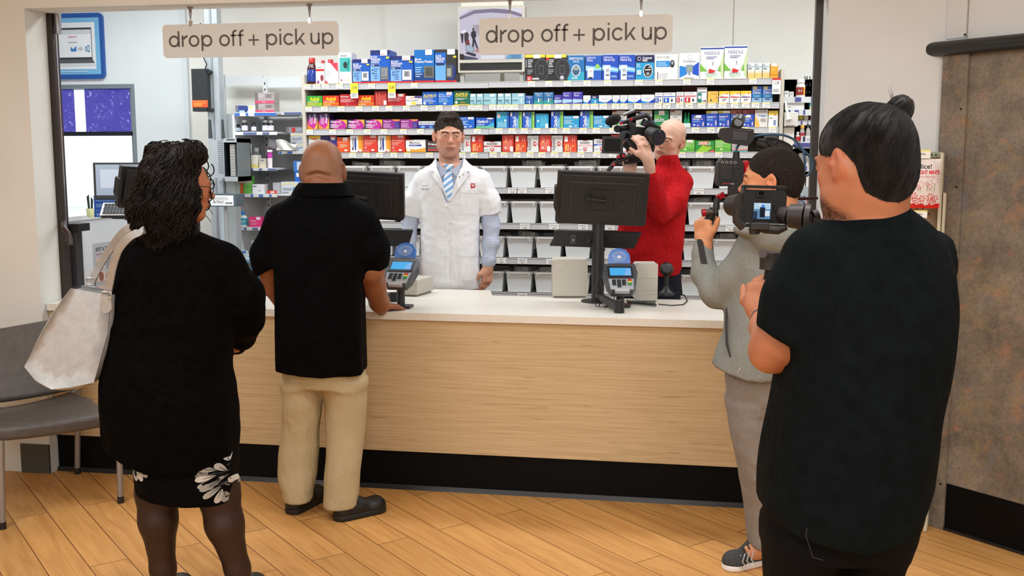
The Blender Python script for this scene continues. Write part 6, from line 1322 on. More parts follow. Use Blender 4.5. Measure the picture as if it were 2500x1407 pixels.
m_khaki=fabric('khaki_twill',(186,170,134),.2,500,var=.015)
m_greypant=fabric('grey_trouser',(139,134,130),.2,450,var=.015)
m_hoodie=folds(noisy('heather_grey_fleece',(122,125,120),(142,145,139),260,.95,.15,420,5,spec=.15),.4)
m_red=folds(noisy('red_fleece',(166,20,25),(184,28,33),60,.95,.2,260,5,spec=.12),.6)
m_coat=fabric('white_coat',(232,234,238),.15,350,.8,.01)
m_jeans=fabric('black_denim',(10,10,13),.3,600,spec=.1)
m_navy=fabric('dark_jeans',(26,28,40),.3,600)
m_hairK=noisy('black_hair',(12,11,11),(26,23,22),8,.38,.8,60,6,(30,30,4),spec=.5)
m_hairB=noisy('dark_brown_hair',(12,8,7),(26,18,15),10,.5,.6,90,6,spec=.2)
m_hairP=noisy('brown_short_hair',(38,29,22),(66,50,38),60,.6,1.0,160,6,spec=.3)
m_hairE=noisy('cropped_black_hair',(24,18,15),(44,34,28),120,.75,.9,260,6,spec=.25)
m_shoe=noisy('black_leather',(16,16,17),(26,26,27),40,.45,.2,90,spec=.5)
def skinmat(name):return colmat(name,.5,.12,.12,350,.35)
def plaid():
 m=bpy.data.materials.new('blue_check_shirt');m.use_nodes=True;n,l=nodes(m);b=n['Principled BSDF'];b.inputs['Roughness'].default_value=.85
 tc=n.new('ShaderNodeTexCoord');sp=n.new('ShaderNodeSeparateXYZ');l.new(tc.outputs['Object'],sp.inputs[0])
 def band(out,fr,th):
  a=n.new('ShaderNodeMath');a.operation='MULTIPLY';a.inputs[1].default_value=fr;l.new(out,a.inputs[0])
  f=n.new('ShaderNodeMath');f.operation='FRACT';l.new(a.outputs[0],f.inputs[0])
  g=n.new('ShaderNodeMath');g.operation='LESS_THAN';g.inputs[1].default_value=th;l.new(f.outputs[0],g.inputs[0]);return g.outputs[0]
 h=band(sp.outputs['Z'],160,.3);v=band(sp.outputs['X'],160,.3)
 ad=n.new('ShaderNodeMath');ad.operation='ADD';l.new(h,ad.inputs[0]);l.new(v,ad.inputs[1])
 r=n.new('ShaderNodeValToRGB');r.color_ramp.interpolation='CONSTANT';e=r.color_ramp.elements;e[0].color=lin((224,229,240))+(1,);e[1].position=.4;e[1].color=lin((140,155,190))+(1,)
 x=r.color_ramp.elements.new(.8);x.color=lin((72,88,134))+(1,)
 dv=n.new('ShaderNodeMath');dv.operation='MULTIPLY';dv.inputs[1].default_value=.5;l.new(ad.outputs[0],dv.inputs[0]);l.new(dv.outputs[0],r.inputs[0]);l.new(r.outputs[0],b.inputs['Base Color']);return m
m_plaid=plaid()
def grid(D,l,r,t,b_,h,fine=(),dn=.35,df=.35,cw=0.0):
 """grid covering pixel box l..r, t..b at depth D"""
 p0=PC(l,t,D);p1=PC(r,t,D);p2=PC(l,b_,D);fx,fy,fz=[],[],[]
 for(a,bb,c_,d,hf,w0,w1)in fine:
  q0=PC(a,c_,D);q1=PC(bb,d,D);fx.append((q0[0],q1[0],hf));fz.append((q1[2],q0[2],hf));fy.append((D+w0,D+w1,hf))
 return axis(p0[0],p1[0],h,fx),axis(D-dn,D+df,h,fy),axis(max(p2[2],-.01),p0[2],h,fz)
def shoe(par,heel,toe,mt,sole=None,w=.047,h=.085,zb=0,nm='shoe',collar=.0):
 heel=np.array(heel,float);toe=np.array(toe,float);d=toe-heel;L=np.linalg.norm(d[:2]);d/=L;lo=np.minimum(heel,toe)-.09;hi=np.maximum(heel,toe)+.09
 def G():return SDF(axis(lo[0],hi[0],.004),axis(lo[1],hi[1],.004),axis(zb-.008,zb+.17,.004))
 up_=np.array((0,0,1.0));S=G();P0=heel+d*w*.8;
 S.cap(P0+up_*.045,P0+up_*.075,w*.82,w*.74,.02);S.cap(P0+up_*.035,heel+d*(L-w)+up_*.03,w*.85,w*.92,.02);S.cap(heel+d*L*.45+up_*.055,heel+d*L*.28+up_*.095,w*.7,w*.62,.03)
 S.ell(heel+d*(L-w*1.1)+up_*.03,(w*1.0,w*1.0,.04),.02);S.cut(lambda X,Y,Z:zb+.022-Z,.004);S.warp(wr(.0015,90,5))
 o=sdf_obj(nm,S,mt,par)
 S=G();S.cap(P0+up_*.01,heel+d*(L-w)+up_*.01,w*.95,w*1.06,.01);S.cut(lambda X,Y,Z:np.maximum(zb-Z,Z-(zb+.026)),.003)
 so=sdf_obj('sole',S,sole or mat((22,22,23),.6),par);so.parent=o;so.location=(0,0,0);return o
 # =============================================================== bald customer in black shirt leaning on the counter
D=4.5;j=J(D)
B=person('bald man in black short-sleeved shirt and khaki trousers, one hand on the counter',790,D)
S=SDF(*grid(D,600,1010,330,1275,.012,[(728,850,335,480,.0045,-.2,.2),(890,1000,680,780,.004,.2,.5)],.4,.62))
c=PC(790,414,D+.06);H=.266;R,T=head(S,c,H,math.radians(-2),math.radians(2),0,ear=.95,jaw=1.25)
S.ell(T(0,-.2,.02),[.33*H,.27*H,.36*H],.05*H,R)
S.chain([(T(0,-.2,-.12),.084),j(791,470,.0,48),j(793,510,.0,54)],.02)
for s_ in(-1,1):S.ell(T(s_*.36,-.06,-.07),[.035*H,.07*H,.13*H],.01,R)
for k in range(-5,5):S.cap(T(k*.05,-.49+.5*(k*.05)**2,-.05-.25*abs(k*.05)),T(k*.05+.05,-.49+.5*(k*.05+.05)**2,-.05-.25*abs(k*.05+.05)),.008,.008,.012,'-')
tr=[(500,690,885,0,.11),(560,665,900,.0,.14),(640,668,892,0,.155),(740,670,892,0,.165),(860,675,890,0,.16),(905,690,888,0,.14)]
S.loft(rows(D,tr),.03,grow=-.018)
S.chain([j(700,540,0,38),j(655,640,.02,30),j(664,700,.08,24),j(690,745,.30,17),j(712,762,.42,14)],.02)
S.chain([j(868,540,0,40),j(905,660,.02,32),j(912,700,.12,29)],.02);S.chain([j(912,695,.10,29),j(926,738,.24,24),j(931,756,.31,15)],.02)
wst=PC(932,753,D+.33);dirh=(PC(968,757,D+.38)-PC(931,754,D+.32));hand(S,(wst[0],wst[1],CT+.028),(dirh[0],dirh[1],-.012),(0,0,1),.165,(.28,.22,.22,.3),(.15,.1),.12,side=-1)
for pts in([j(738,900,0,45),j(735,1040,.02,36),j(728,1190,.0,24),j(725,1215,.0,22)],[j(840,900,0,48),j(840,1050,.0,38),j(838,1200,-.06,25),j(838,1232,-.06,22)]):S.chain(pts,.02)
S.chain([(PC(728,1218,D+.03),.04),(PC(760,1205,D+.14),.03)],.02);S.chain([(PC(832,1240,D-.07),.04),(PC(880,1232,D-.02),.03)],.02)
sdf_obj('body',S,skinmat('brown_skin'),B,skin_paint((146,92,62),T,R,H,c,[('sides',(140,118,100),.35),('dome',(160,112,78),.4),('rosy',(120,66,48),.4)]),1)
S=SDF(*grid(D,600,960,440,925,.0075,(),.32,.34))
sh=[(456,738,836,-.0,.09),(468,722,854,-.0,.105),(484,702,868,.0,.115),(505,680,890,0,.12),(545,664,905,0,.14),(600,662,900,0,.155),(700,664,894,0,.17),(800,663,897,0,.175),(890,661,903,0,.175),(915,662,904,0,.175)]
S.loft(rows(D,sh),.0,n=2.5)
S.chain([j(690,540,0,44),j(655,620,.01,40),j(655,690,.04,33)],.035);S.chain([j(878,538,0,46),j(905,610,.01,43),j(915,672,.05,36)],.035)
S.cut(lambda X,Y,Z:np.where(X<PC(690,600,D)[0]-.02,PC(640,668,D)[2]-Z+.55*(X-PC(640,668,D)[0])*-1*-.9,-1),.004)
xr_=PC(880,700,D)[0];zr2=PC(910,672,D)[2]
S.cut(lambda X,Y,Z:np.where(X>xr_+.01,zr2-Z+.55*(X-PC(910,672,D)[0]),-1),.004)
zc1,zc2=PC(670,892,D)[2],PC(830,907,D)[2]
S.cut(lambda X,Y,Z:zc1-Z-(zc1-zc2)*np.clip((X-PC(670,890,D)[0])/.25,0,1),.004)
S.ell(PC(887,900,D-.12),(.004,.06,.035),.004,op='-')
S.warp(wr(.006,22,1,(1,1,.4)));S.warp(wr(.003,60,2,(1,1,.6)))
shirt=sdf_obj('shirt',S,m_black_cloth,B)
S=SDF(*grid(D,700,870,435,500,.004,(),.16,.16));S.loft(rows(D,[(446,732,846,-.0,.106),(458,722,852,-.0,.112),(478,712,866,-.005,.12)]),0);S.loft(rows(D,[(436,742,836,.0,.093),(480,738,842,.0,.098)]),0,op='-')
cl=sdf_obj('collar',S,m_black_cloth,B);cl.parent=shirt
S=SDF(*grid(D,660,925,870,1225,.008,(),.3,.25))
S.loft(rows(D,[(872,692,884,0,.14),(900,688,892,0,.145),(940,686,896,0,.14)]),0)
S.loft(rows(D,[(925,686,785,0,.12),(980,688,786,0,.115),(1050,686,780,.01,.10),(1120,680,778,.01,.095),(1170,680,772,0,.09),(1195,688,766,-.01,.085),(1222,690,764,-.01,.085)]),.03)
S.loft(rows(D,[(925,785,898,0,.12),(980,792,894,0,.115),(1050,795,888,-.01,.10),(1120,794,884,-.03,.095),(1180,790,880,-.05,.09),(1232,790,878,-.06,.088)]),.03)
S.warp(wr(.007,24,3,(1,.5,.6)));S.warp(wr(.0025,60,4));S.cut(lambda X,Y,Z:np.where(X<PC(775,1100,D)[0],.062,.05)-Z,.004)
sdf_obj('trousers',S,m_khaki,B)
p1=PC(712,1218,D+.0);p2=PC(772,1190,D+.24);shoe(B,(p1[0],D-.04,0),(p1[0]+.10,D+.20,0),m_shoe)
p1=PC(825,1240,D-.1);shoe(B,(p1[0]-.01,D-.12,0),(p1[0]+.19,D+.03,0),m_shoe)
# =============================================================== woman with curly hair, black cardigan
D=3.5;j=J(D)
A_=person('woman with dark curly hair, long black cardigan, floral skirt and sheer dark tights',440,D)
S=SDF(*grid(D,240,660,340,1530,.012,[(400,525,370,545,.004,-.2,.2)],.4,.5))
c=PC(448,458,D);H=.226;R,T=head(S,c,H,math.radians(-62),math.radians(-4),0)
S.chain([j(432,500,.0,42),j(425,590,.0,50)],.03)
tr=[(585,320,535,0,.09),(640,290,575,0,.13),(740,285,570,0,.14),(850,275,560,0,.16),(960,265,565,0,.19),(1060,300,570,0,.17)]
S.loft(rows(D,tr),.03,grow=-.035)
S.chain([j(540,640,0,42),j(596,770,.06,32),j(575,835,.25,24),j(560,845,.34,18)],.02);hand(S,PC(572,845,D+.36),(-.8,.1,.0),(0,1,.2),.15,(.7,)*4)
S.chain([j(325,640,0,40),j(300,780,.08,32),j(330,800,.28,24)],.02);hand(S,PC(335,800,D+.32),(.5,.2,.3),(0,1,0),.15,(.8,)*4)
S.chain([j(400,1060,0,50),j(383,1200,0,48),j(386,1270,-.01,44),j(398,1390,.0,28),j(404,1440,.0,23)],.03)
S.chain([j(512,1060,0,50),j(534,1205,0,48),j(548,1280,-.01,44),j(580,1390,.0,28),j(590,1445,.0,23)],.03)
S.chain([(PC(404,1450,D),.035),(PC(404,1475,D+.12),.03)],.02);S.chain([(PC(590,1455,D),.035),(PC(592,1475,D+.12),.03)],.02)
sdf_obj('body',S,skinmat('warm_brown_skin'),A_,skin_paint((176,112,78),T,R,H,c,[('lips',(150,70,66),.8),('rosy',(180,96,70),.3)]),1)
S=SDF(*grid(D,315,625,1150,1500,.007,(),.14,.14))
S.chain([j(388,1150,0,56),j(383,1200,0,50),j(386,1270,-.01,45.5),j(398,1390,.0,29.5),j(404,1440,.0,24)],.03);S.chain([j(528,1150,0,56),j(534,1205,0,50),j(548,1280,-.01,45.5),j(580,1390,.0,29.5),j(590,1445,.0,24)],.03)
S.cut(lambda X,Y,Z:np.maximum(Z-PC(400,1160,D)[2],.075-Z))
def tights_mat():
 m=bpy.data.materials.new('sheer_tights');m.use_nodes=True;n,l=nodes(m);b=n['Principled BSDF'];b.inputs['Base Color'].default_value=lin((26,12,12))+(1,);b.inputs['Roughness'].default_value=.5
 lw=n.new('ShaderNodeLayerWeight');lw.inputs[0].default_value=.35;mr=n.new('ShaderNodeMapRange');mr.inputs['To Min'].default_value=.76;mr.inputs['To Max'].default_value=1.0;l.new(lw.outputs['Facing'],mr.inputs[0]);l.new(mr.outputs[0],b.inputs['Alpha']);return m
sdf_obj('tights',S,tights_mat(),A_)
for px in(404,590):q0=PC(px,1470,D);shoe(A_,(q0[0],D-.08,0),(q0[0]+.02,D+.17,0),m_shoe)
S=SDF(*grid(D,300,610,1000,1225,.007,(),.28,.28))
S.loft(rows(D,[(1005,350,560,0,.17),(1060,345,568,0,.175),(1100,332,580,0,.18),(1150,332,581,0,.17),(1215,338,578,0,.15)]),0)
zl,zr3=PC(340,1192,D)[2],PC(578,1216,D)[2];xl_=PC(340,1192,D)[0];S.cut(lambda X,Y,Z:zl+(zr3-zl)*np.clip((X-xl_)/.33,0,1)-Z,.004);S.warp(wr(.003,30,8))
sk=sdf_obj('skirt',S,m_black_cloth,A_)
def petals(L,shade,zoff,nm):
 s=MB()
 for n_,(px,py,L_,wd,ang,g)in enumerate(L):
  a=math.radians(ang);pts=[]
  for t in range(14):
   th=t*2*math.pi/14;u=(math.cos(th)+1)*.5*L_;v=math.sin(th)*wd*(.35+.65*u/L_);pts.append(PC(px+u*math.cos(a)-v*math.sin(a),py+u*math.sin(a)+v*math.cos(a),D))
  Q_=project(A_,sk,pts,.0015+.0006*n_);s.quad(Q_,mat((g,g,int(g*.98)),.7));vein=project(A_,sk,[PC(px+q_*math.cos(a),py+q_*math.sin(a),D)for q_ in(2,L_*.3,L_*.62)],.0022+.0006*n_);s.tube(vein,[.0018,.0012,.0004],mat((70,72,76),.7),4)
 o=mb_obj(nm,s,A_,shade);o.parent=sk;return o
petals([(364,1104,46,13,95,175),(362,1104,42,13,122,150),(366,1104,44,12,68,190),(370,1104,40,12,42,165),(360,1102,34,11,150,140),(355,1100,30,9,172,170)],'pale flower print',.006,'flower_print')
petals([(575,1118,62,11,172,140),(574,1132,64,10,182,119),(572,1142,60,11,165,157),(572,1158,50,11,178,131),(560,1150,44,11,160,148),(552,1135,42,10,175,191),(556,1122,46,10,195,153),(560,1165,40,10,150,161),(562,1172,34,10,110,182),(566,1180,28,9,90,148),(570,1130,30,9,230,170),(572,1150,22,9,60,195),(566,1160,26,9,30,136),(574,1110,24,8,250,182)],'grey flower print',.006,'flower_print')
S=SDF(*grid(D,235,665,555,1145,.0085,(),.36,.5))
cd_=[(565,385,480,.0,.07),(580,345,515,0,.085),(602,305,545,0,.11),(640,286,566,0,.14),(700,280,575,0,.155),(760,280,575,0,.165),(800,272,572,0,.175),(850,264,566,0,.19),(900,258,562,0,.205),(950,253,570,0,.215),(1000,255,577,0,.215),(1060,258,582,0,.21),(1130,262,584,0,.20)]
S.loft(rows(D,cd_),.0,n=2.4)
S.chain([j(545,640,0,52),j(590,720,.02,47),j(602,778,.07,42)],.04);S.chain([j(602,778,.07,42),j(590,820,.20,33),j(578,838,.30,27)],.02)
S.chain([j(320,640,0,46),j(298,740,.03,40),j(300,785,.1,36),j(325,800,.26,28)],.04)
xs0=PC(250,1068,D)[0]
def hem(X,Y,Z):
 xs_h=[PC(p_,1090,D)[0]for p_ in(255,284,332,403,474,536,585)];zs_h=[PC(400,p_,D)[2]for p_ in(1058,1072,1095,1119,1129,1114,1092)]
 return np.interp(X,xs_h,zs_h)-Z
S.cut(hem,.006)
S.warp(lambda x,y,z:-.005*np.exp(-((z-PC(400,790,D)[2]-.3*(x-PC(300,790,D)[0])*.3)/.012)**2));S.warp(wr(.008,18,11,(1,1,.5)));S.warp(wr(.003,55,12))
sdf_obj('cardigan',S,m_black_knit,A_)
S=SDF(*grid(D,290,540,325,660,.005,(),.22,.2))
S.ell(PC(425,455,D-.0),(.118,.125,.122),.02);S.ell(PC(412,505,D-.01),(.116,.12,.12),.05);S.ell(PC(408,555,D-.02),(.098,.1,.075),.04)
S.ell(PC(388,600,D-.05),(.045,.05,.05),.04);S.ell(PC(354,540,D-.02),(.04,.07,.07),.04);S.ell(PC(395,368,D),(.045,.05,.025),.03);S.ell(PC(462,385,D),(.055,.06,.045),.03)
S.ell(T(.08,.42,-.14),[.42*H,.40*H,.52*H],.015,R,'-')
S.ell(T(.34,.12,-.2),[.06,.05,.08],.02,R,'-')if False else None
S.warp(wr(.012,45,21));S.warp(wr(.007,95,22))
P_h,_q=S.polys()
hair=sdf_obj('hair',S,m_hairB,A_,it=0)
rr=random.Random(7);cur=[]
ch=np.array(PC(415,470,D));fd=np.array((-math.sin(math.radians(-62)),math.cos(math.radians(-62)),0))
from mathutils.kdtree import KDTree
kd=KDTree(len(P_h))
for i,p in enumerate(P_h):kd.insert(p,i)
kd.balance()
for k in range(1500):
 p=P_h[rr.randrange(len(P_h))].copy();nrm=p-ch;nrm/=np.linalg.norm(nrm)+1e-6
 if nrm[2]<-.55 or(nrm.dot(fd)>.62 and nrm[2]<.6):continue
 pts=[];ph=rr.random()*6.28;fq=rr.uniform(.7,1.3);am=rr.uniform(.006,.012);q0=p.copy();L_=rr.randrange(11,19);crown=np.array(PC(425,372,D))
 for i in range(L_):
  nn=q0-ch;nn/=np.linalg.norm(nn);dn=np.array((0,0,-1.0))+.8*(q0-crown)*(1 if q0[2]>crown[2]-.07 else 0)/(np.linalg.norm(q0-crown)+.01);dn-=nn*dn.dot(nn)*.9;dn/=np.linalg.norm(dn)+1e-6;b_=np.cross(dn,nn)
  pts.append(tuple(q0+b_*am*math.sin(ph+fq*i)+nn*(.004+.5*am*math.cos(ph+fq*i))));q0=q0+dn*.0125;s0=np.array(kd.find(q0)[0])
  if np.linalg.norm(s0-q0)<.03:q0=s0
 cur.append(pts)
for k in range(230):
 p=P_h[rr.randrange(len(P_h))];nrm=p-ch;nrm/=np.linalg.norm(nrm)+1e-6
 if nrm[2]>-.1 or nrm.dot(fd)>.5:continue
 ln=rr.uniform(.05,.11);rad=rr.uniform(.006,.013);ph=rr.random()*6.28;tw=rr.uniform(.8,1.7)*6.28;t_=np.cross(nrm,(0,0,1));t_/=np.linalg.norm(t_)+1e-6;dn=np.array((0,0,-1.0))*.8-nrm*rr.uniform(-.05,.25)+t_*rr.uniform(-.5,.5);dn/=np.linalg.norm(dn);b_=np.cross(dn,nrm)
 pts=[tuple(p-nrm*.004+dn*ln*i/9+(nrm*math.cos(ph+tw*i/9)+b_*math.sin(ph+tw*i/9))*rad*(.4+i/14))for i in range(10)]
 cur.append(pts)
for px,py in((380,350),(395,348),(405,352),(420,352),(388,345),(430,355),(372,358)):
 p=PC(px,py+8,D-.02);cur.append([tuple(p+np.array((.02*math.sin(i*.8+px),0,.014*math.sin(i*.5)))*1.0+np.array((.003*i,0,.0)))for i in range(9)])
for px,py,s_ in((505,425,1),(512,440,1.2),(500,395,1),(508,470,1),(503,490,1.1),(515,405,.8),(498,455,1)):
 p=T(.25,.30,0);q0=PC(px,py,D+.02);cur.append([tuple(q0+np.array((.013*s_*math.sin(i*.75),.006*math.cos(i*.75),-.007*i+.006*math.cos(i*.9))))for i in range(11)])
hs_=strands('curls',A_,cur,m_hairB,.0025);hs_.parent=hair
s=MB();g0=T(.34,-.02,.03);g1=T(.30,.34,.03);s.tube([tuple(g0),tuple(T(.33,.2,.035)),tuple(g1)],.0015,BLACK,6)
for s_ in(-1,1):s.tube([tuple(T(s_*.15+.115*math.cos(t*.5236),.39,.01+.09*math.sin(t*.5236)))for t in range(13)],.0015,BLACK,6)
mb_obj('glasses',s,A_);eyes(A_,T,R,H)
# =============================================================== pharmacist
D=5.83;j=J(D)
Ph=person('man in white pharmacist coat, checked shirt and striped tie behind the counter',1097,D)
S=SDF(*grid(D,965,1235,270,1160,.014,[(1055,1138,275,400,.0033,-.18,.18),(1165,1220,630,715,.0035,-.12,.05)],.3,.25))
c=PC(1096,333,D);H=.238;R,T=head(S,c,H,math.radians(189),math.radians(-3),math.radians(-1.5),ear=1.05,jaw=1.05)
S.chain([j(1096,368,.045,24),j(1098,420,.03,27)],.015)
tr=[(405,1050,1148,0,.07),(430,1018,1180,0,.09),(500,1020,1176,0,.12),(600,1025,1172,0,.12),(705,1030,1170,0,.13),(760,1035,1165,0,.12)]
S.loft(rows(D,tr),.03,grow=-.03)
S.chain([j(1032,446,0,14),j(1004,530,.0,14),j(998,600,-.05,14),j(1003,655,-.1,11)],.02);hand(S,PC(1003,657,D-.1),(.0,-.1,-1),(-1,0,0),.18,(.35,)*4,side=-1)
S.chain([j(1170,446,0,14),j(1198,530,0,14),j(1198,600,-.02,14),j(1193,648,-.04,11)],.02);hand(S,PC(1192,650,D-.04),(-.10,-.05,-1),(.75,-.65,0),.185,(.35,.42,.5,.55),(.25,.25),.05,side=1)
S.chain([j(1065,760,0,36),j(1062,930,0,26),j(1062,1085,.02,16)],.02);S.chain([j(1135,760,0,36),j(1138,930,0,26),j(1138,1085,.02,16)],.02)
for px in(1062,1138):q0=PC(px,1100,D);S.chain([((q0[0],D+.02,.07),.035),((q0[0],D-.12,.05),.03)],.02)
sdf_obj('body',S,skinmat('light_skin'),Ph,skin_paint((212,158,134),T,R,H,c,[('stubble',(150,118,102),.42),('brows',(60,44,34),.85),('lips',(184,112,104),.7),('rosy',(214,128,108),.45)]),1)
eyes(Ph,T,R,H,(-.42,.0));
for px in(1062,1138):q0=PC(px,1100,D);shoe(Ph,(q0[0],D+.07,0),(q0[0],D-.2,0),m_shoe)
S=SDF(*grid(D,1020,1185,690,1130,.012,(),.2,.2));S.loft(rows(D,[(690,1032,1170,0,.12),(760,1032,1168,0,.12)]),0)
S.chain([j(1065,760,0,40),j(1062,930,0,32),j(1062,1085,.02,26)],.03);S.chain([j(1135,760,0,40),j(1138,930,0,32),j(1138,1085,.02,26)],.03);S.cut(lambda X,Y,Z:.05-Z);sdf_obj('trousers',S,m_navy,Ph)
def hairmass(S,T,R,H,front=.36,back=-.30,grow=1.0,facecut=(.28,.36,.40),fy=.43,fz=-.10,ears=True):
 S.ell(T(0,-.08,.16),[.345*H*grow,.415*H*grow,.355*H*grow],.01,R);S.ell(T(0,-.24,-.02),[.29*H*grow,.25*H,.30*H],.03,R)
 S.ell(T(0,fy,fz),[facecut[0]*H,facecut[1]*H,facecut[2]*H],.006,R,'-')
 S.box(T(0,.3,-.55),(.5*H,.42*H,.38*H),.004,R,.05*H,'-');S.box(T(0,-.3,-.72),(.6*H,.8*H,.38*H),.004,R,.02,'-')
 for s_ in(-1,1):S.ell(T(s_*.38,-.02,-.04),[.08*H,.085*H,.14*H],.004,R,'-')
S=SDF(*grid(D,1045,1150,265,375,.0033,(),.2,.2));hairmass(S,T,R,H,fz=-.11,facecut=(.272,.36,.375));S.ell(T(0,.14,.44),[.2*H,.17*H,.06*H],.02,R);S.ell(T(0,-.1,.50),[.22*H,.22*H,.07*H],.02,R)
S.warp(wr(.0035,150,31));S.warp(wr(.003,260,32));Ph_,_q=S.polys();hr=sdf_obj('hair',S,m_hairP,Ph,it=0)
rr=random.Random(9);cur=[]
cH=np.array(T(0,-.05,.1))
for k in range(650):
 p=Ph_[rr.randrange(len(Ph_))];nm_=p-cH;nm_/=np.linalg.norm(nm_)
 if nm_[2]<.25:continue
 t_=np.cross(nm_,(rr.uniform(-1,1),rr.uniform(-1,1),rr.uniform(-1,1)));t_/=np.linalg.norm(t_);b_=np.cross(nm_,t_);r_=rr.uniform(.004,.008)
 cur.append([tuple(p+nm_*.0035*math.sin(i*.6)+(t_*math.cos(i*.7)+b_*math.sin(i*.7))*r_-t_*r_)for i in range(6)])
o=strands('curls',Ph,cur,m_hairP,.0016);o.parent=hr
S=SDF(*grid(D,965,1235,378,665,.006,[(1055,1150,380,440,.004,-.16,.1)],.22,.2))
S.loft(rows(D,[(398,1068,1130,.01,.066),(425,1056,1144,0,.075),(470,1062,1140,-.03,.085),(520,1066,1136,-.03,.09)]),0)
S.chain([j(1020,470,0,17),j(1001,540,.0,20),j(996,600,-.05,19.5),j(1001,642,-.09,15)],.02);S.chain([j(1178,470,0,17),j(1199,540,0,21),j(1199,595,-.02,20),j(1194,628,-.04,16)],.02);S.chain([j(1194,626,-.04,16.5),j(1192,648,-.04,16)],.005)
zc_a=PC(1000,650,D)[2];S.cut(lambda X,Y,Z:zc_a-Z,.003);S.warp(wr(.006,70,41,(.3,.3,1)));S.warp(wr(.003,140,42,(.4,.4,1)))
S.loft(rows(D,[(385,1064,1131,.0,.058),(415,1072,1124,-.01,.055)]),.0,op='-')
shp=sdf_obj('checked_shirt',S,m_plaid,Ph)
s=MB()
for s_,pts in((-1,[(1062,384),(1072,400),(1093,418),(1077,433),(1068,412)]),(1,[(1131,384),(1124,400),(1101,418),(1118,435),(1130,412)])):
 P3=[tuple(PC(px,py,D-.075-.02*(k in(2,3))))for k,(px,py)in enumerate(pts)];P4=[tuple(np.array(p)+(0,.004,0))for p in P3];n=len(P3)
 s.add(P3+P4,[tuple(range(n)),tuple(range(n,2*n))[::-1]]+[(i,(i+1)%n,n+(i+1)%n,n+i)for i in range(n)],m_plaid)
o=mb_obj('shirt_collar',s,Ph,bevel=.001);o.parent=shp
def tie_mat():
 m=bpy.data.materials.new('striped_tie');m.use_nodes=True;n,l=nodes(m);b=n['Principled BSDF'];b.inputs['Roughness'].default_value=.45
 tc=n.new('ShaderNodeTexCoord');w_=n.new('ShaderNodeTexWave');mp=n.new('ShaderNodeMapping');mp.inputs['Rotation'].default_value=(0,math.radians(38),0);l.new(tc.outputs['Object'],mp.inputs[0]);l.new(mp.outputs[0],w_.inputs[0]);w_.bands_direction='Z';w_.inputs['Scale'].default_value=11
 r=n.new('ShaderNodeValToRGB');r.color_ramp.interpolation='CONSTANT';r.color_ramp.elements[0].color=lin((112,164,216))+(1,);r.color_ramp.elements[1].position=.45;r.color_ramp.elements[1].color=lin((226,234,244))+(1,);l.new(w_.outputs['Fac'],r.inputs[0]);l.new(r.outputs[0],b.inputs['Base Color']);return m
S=SDF(*grid(D,1075,1120,398,500,.003,(),.17,-.05));S.loft(rows(D,[(401,1083,1108,-.088,.012),(416,1089,1104,-.094,.012)]),0,3);S.loft(rows(D,[(417,1090,1102,-.09,.006),(440,1082,1105,-.104,.006),(468,1084,1106,-.118,.006),(492,1094,1099,-.125,.006)]),0,3)
sdf_obj('necktie',S,tie_mat(),Ph)
S=SDF(*grid(D,970,1235,385,712,.0055,(),.26,.24))
ct=[(392,1062,1136,.02,.062),(402,1050,1150,.01,.08),(415,1030,1170,0,.095),(432,1020,1182,0,.108),(460,1020,1182,0,.122),(520,1024,1174,0,.13),(600,1023,1172,0,.135),(660,1021,1174,0,.14),(705,1024,1174,0,.14)]
S.loft(rows(D,ct),0,2.5);S.chain([j(1033,440,0,25),j(1010,490,0,25),j(1003,528,.0,24)],.03);S.chain([j(1172,440,0,26),j(1193,490,0,26),j(1198,524,0,25.5)],.03)
xlc=PC(1026,500,D)[0];xrc=PC(1172,500,D)[0];zl1=PC(1000,533,D)[2];zl2=PC(1200,529,D)[2]
S.cut(lambda X,Y,Z:np.where(X<xlc,zl1-Z-.25*(X-xlc),-1),.003);S.cut(lambda X,Y,Z:np.where(X>xrc,zl2-Z+.2*(X-xrc),-1),.003)
xv=PC(1096,490,D)[0];zv=PC(1096,492,D)[2]
S.cut(lambda X,Y,Z:np.where((Y<D+.02)&(Z>zv),(Z-zv)*.355+.004-np.abs(X-xv),-1),.003)
S.loft(rows(D,[(380,1066,1132,.01,.06),(412,1060,1140,.0,.075),(440,1070,1126,-.01,.075)]),.0,op='-')
S.warp(wr(.0055,30,51,(1,1,.4)));S.warp(wr(.003,70,52,(1,1,.6)));S.warp(wr(.0018,140,53))
S.warp(lambda x,y,z:.004*np.exp(-((x-xv-.006)/.0025)**2)*(z<zv)*(y<D))
S.cut(lambda X,Y,Z:PC(1090,703,D)[2]-Z,.003)
coat=sdf_obj('white_coat',S,m_coat,Ph)
def surf(px,py,dw):return np.array(PC(px,py,D+dw))
def coatplate(nm,pts,dws,m_,th=.003,parent=coat,label=None):
 s=MB();P3=[tuple(surf(px,py,dw))for(px,py),dw in zip(pts,dws)];P4=[tuple(np.array(p)+(0,th,0))for p in P3];n=len(P3)
 s.add(P3+P4,[tuple(range(n)),tuple(range(n,2*n))[::-1]]+[(i,(i+1)%n,n+(i+1)%n,n+i)for i in range(n)],m_);o=mb_obj(nm,s,Ph,label,bevel=.001);o.parent=parent;return o
coatplate('lapel',[(1064,386),(1054,400),(1044,414),(1060,418),(1054,428),(1080,462),(1094,492),(1078,440),(1066,410)],[-.075,-.085,-.1,-.115,-.118,-.138,-.142,-.135,-.10],m_coat,.004)
coatplate('lapel',[(1133,386),(1146,400),(1155,414),(1138,419),(1144,428),(1118,462),(1098,492),(1113,440),(1128,410)],[-.075,-.085,-.1,-.115,-.118,-.138,-.142,-.135,-.10],m_coat,.004)
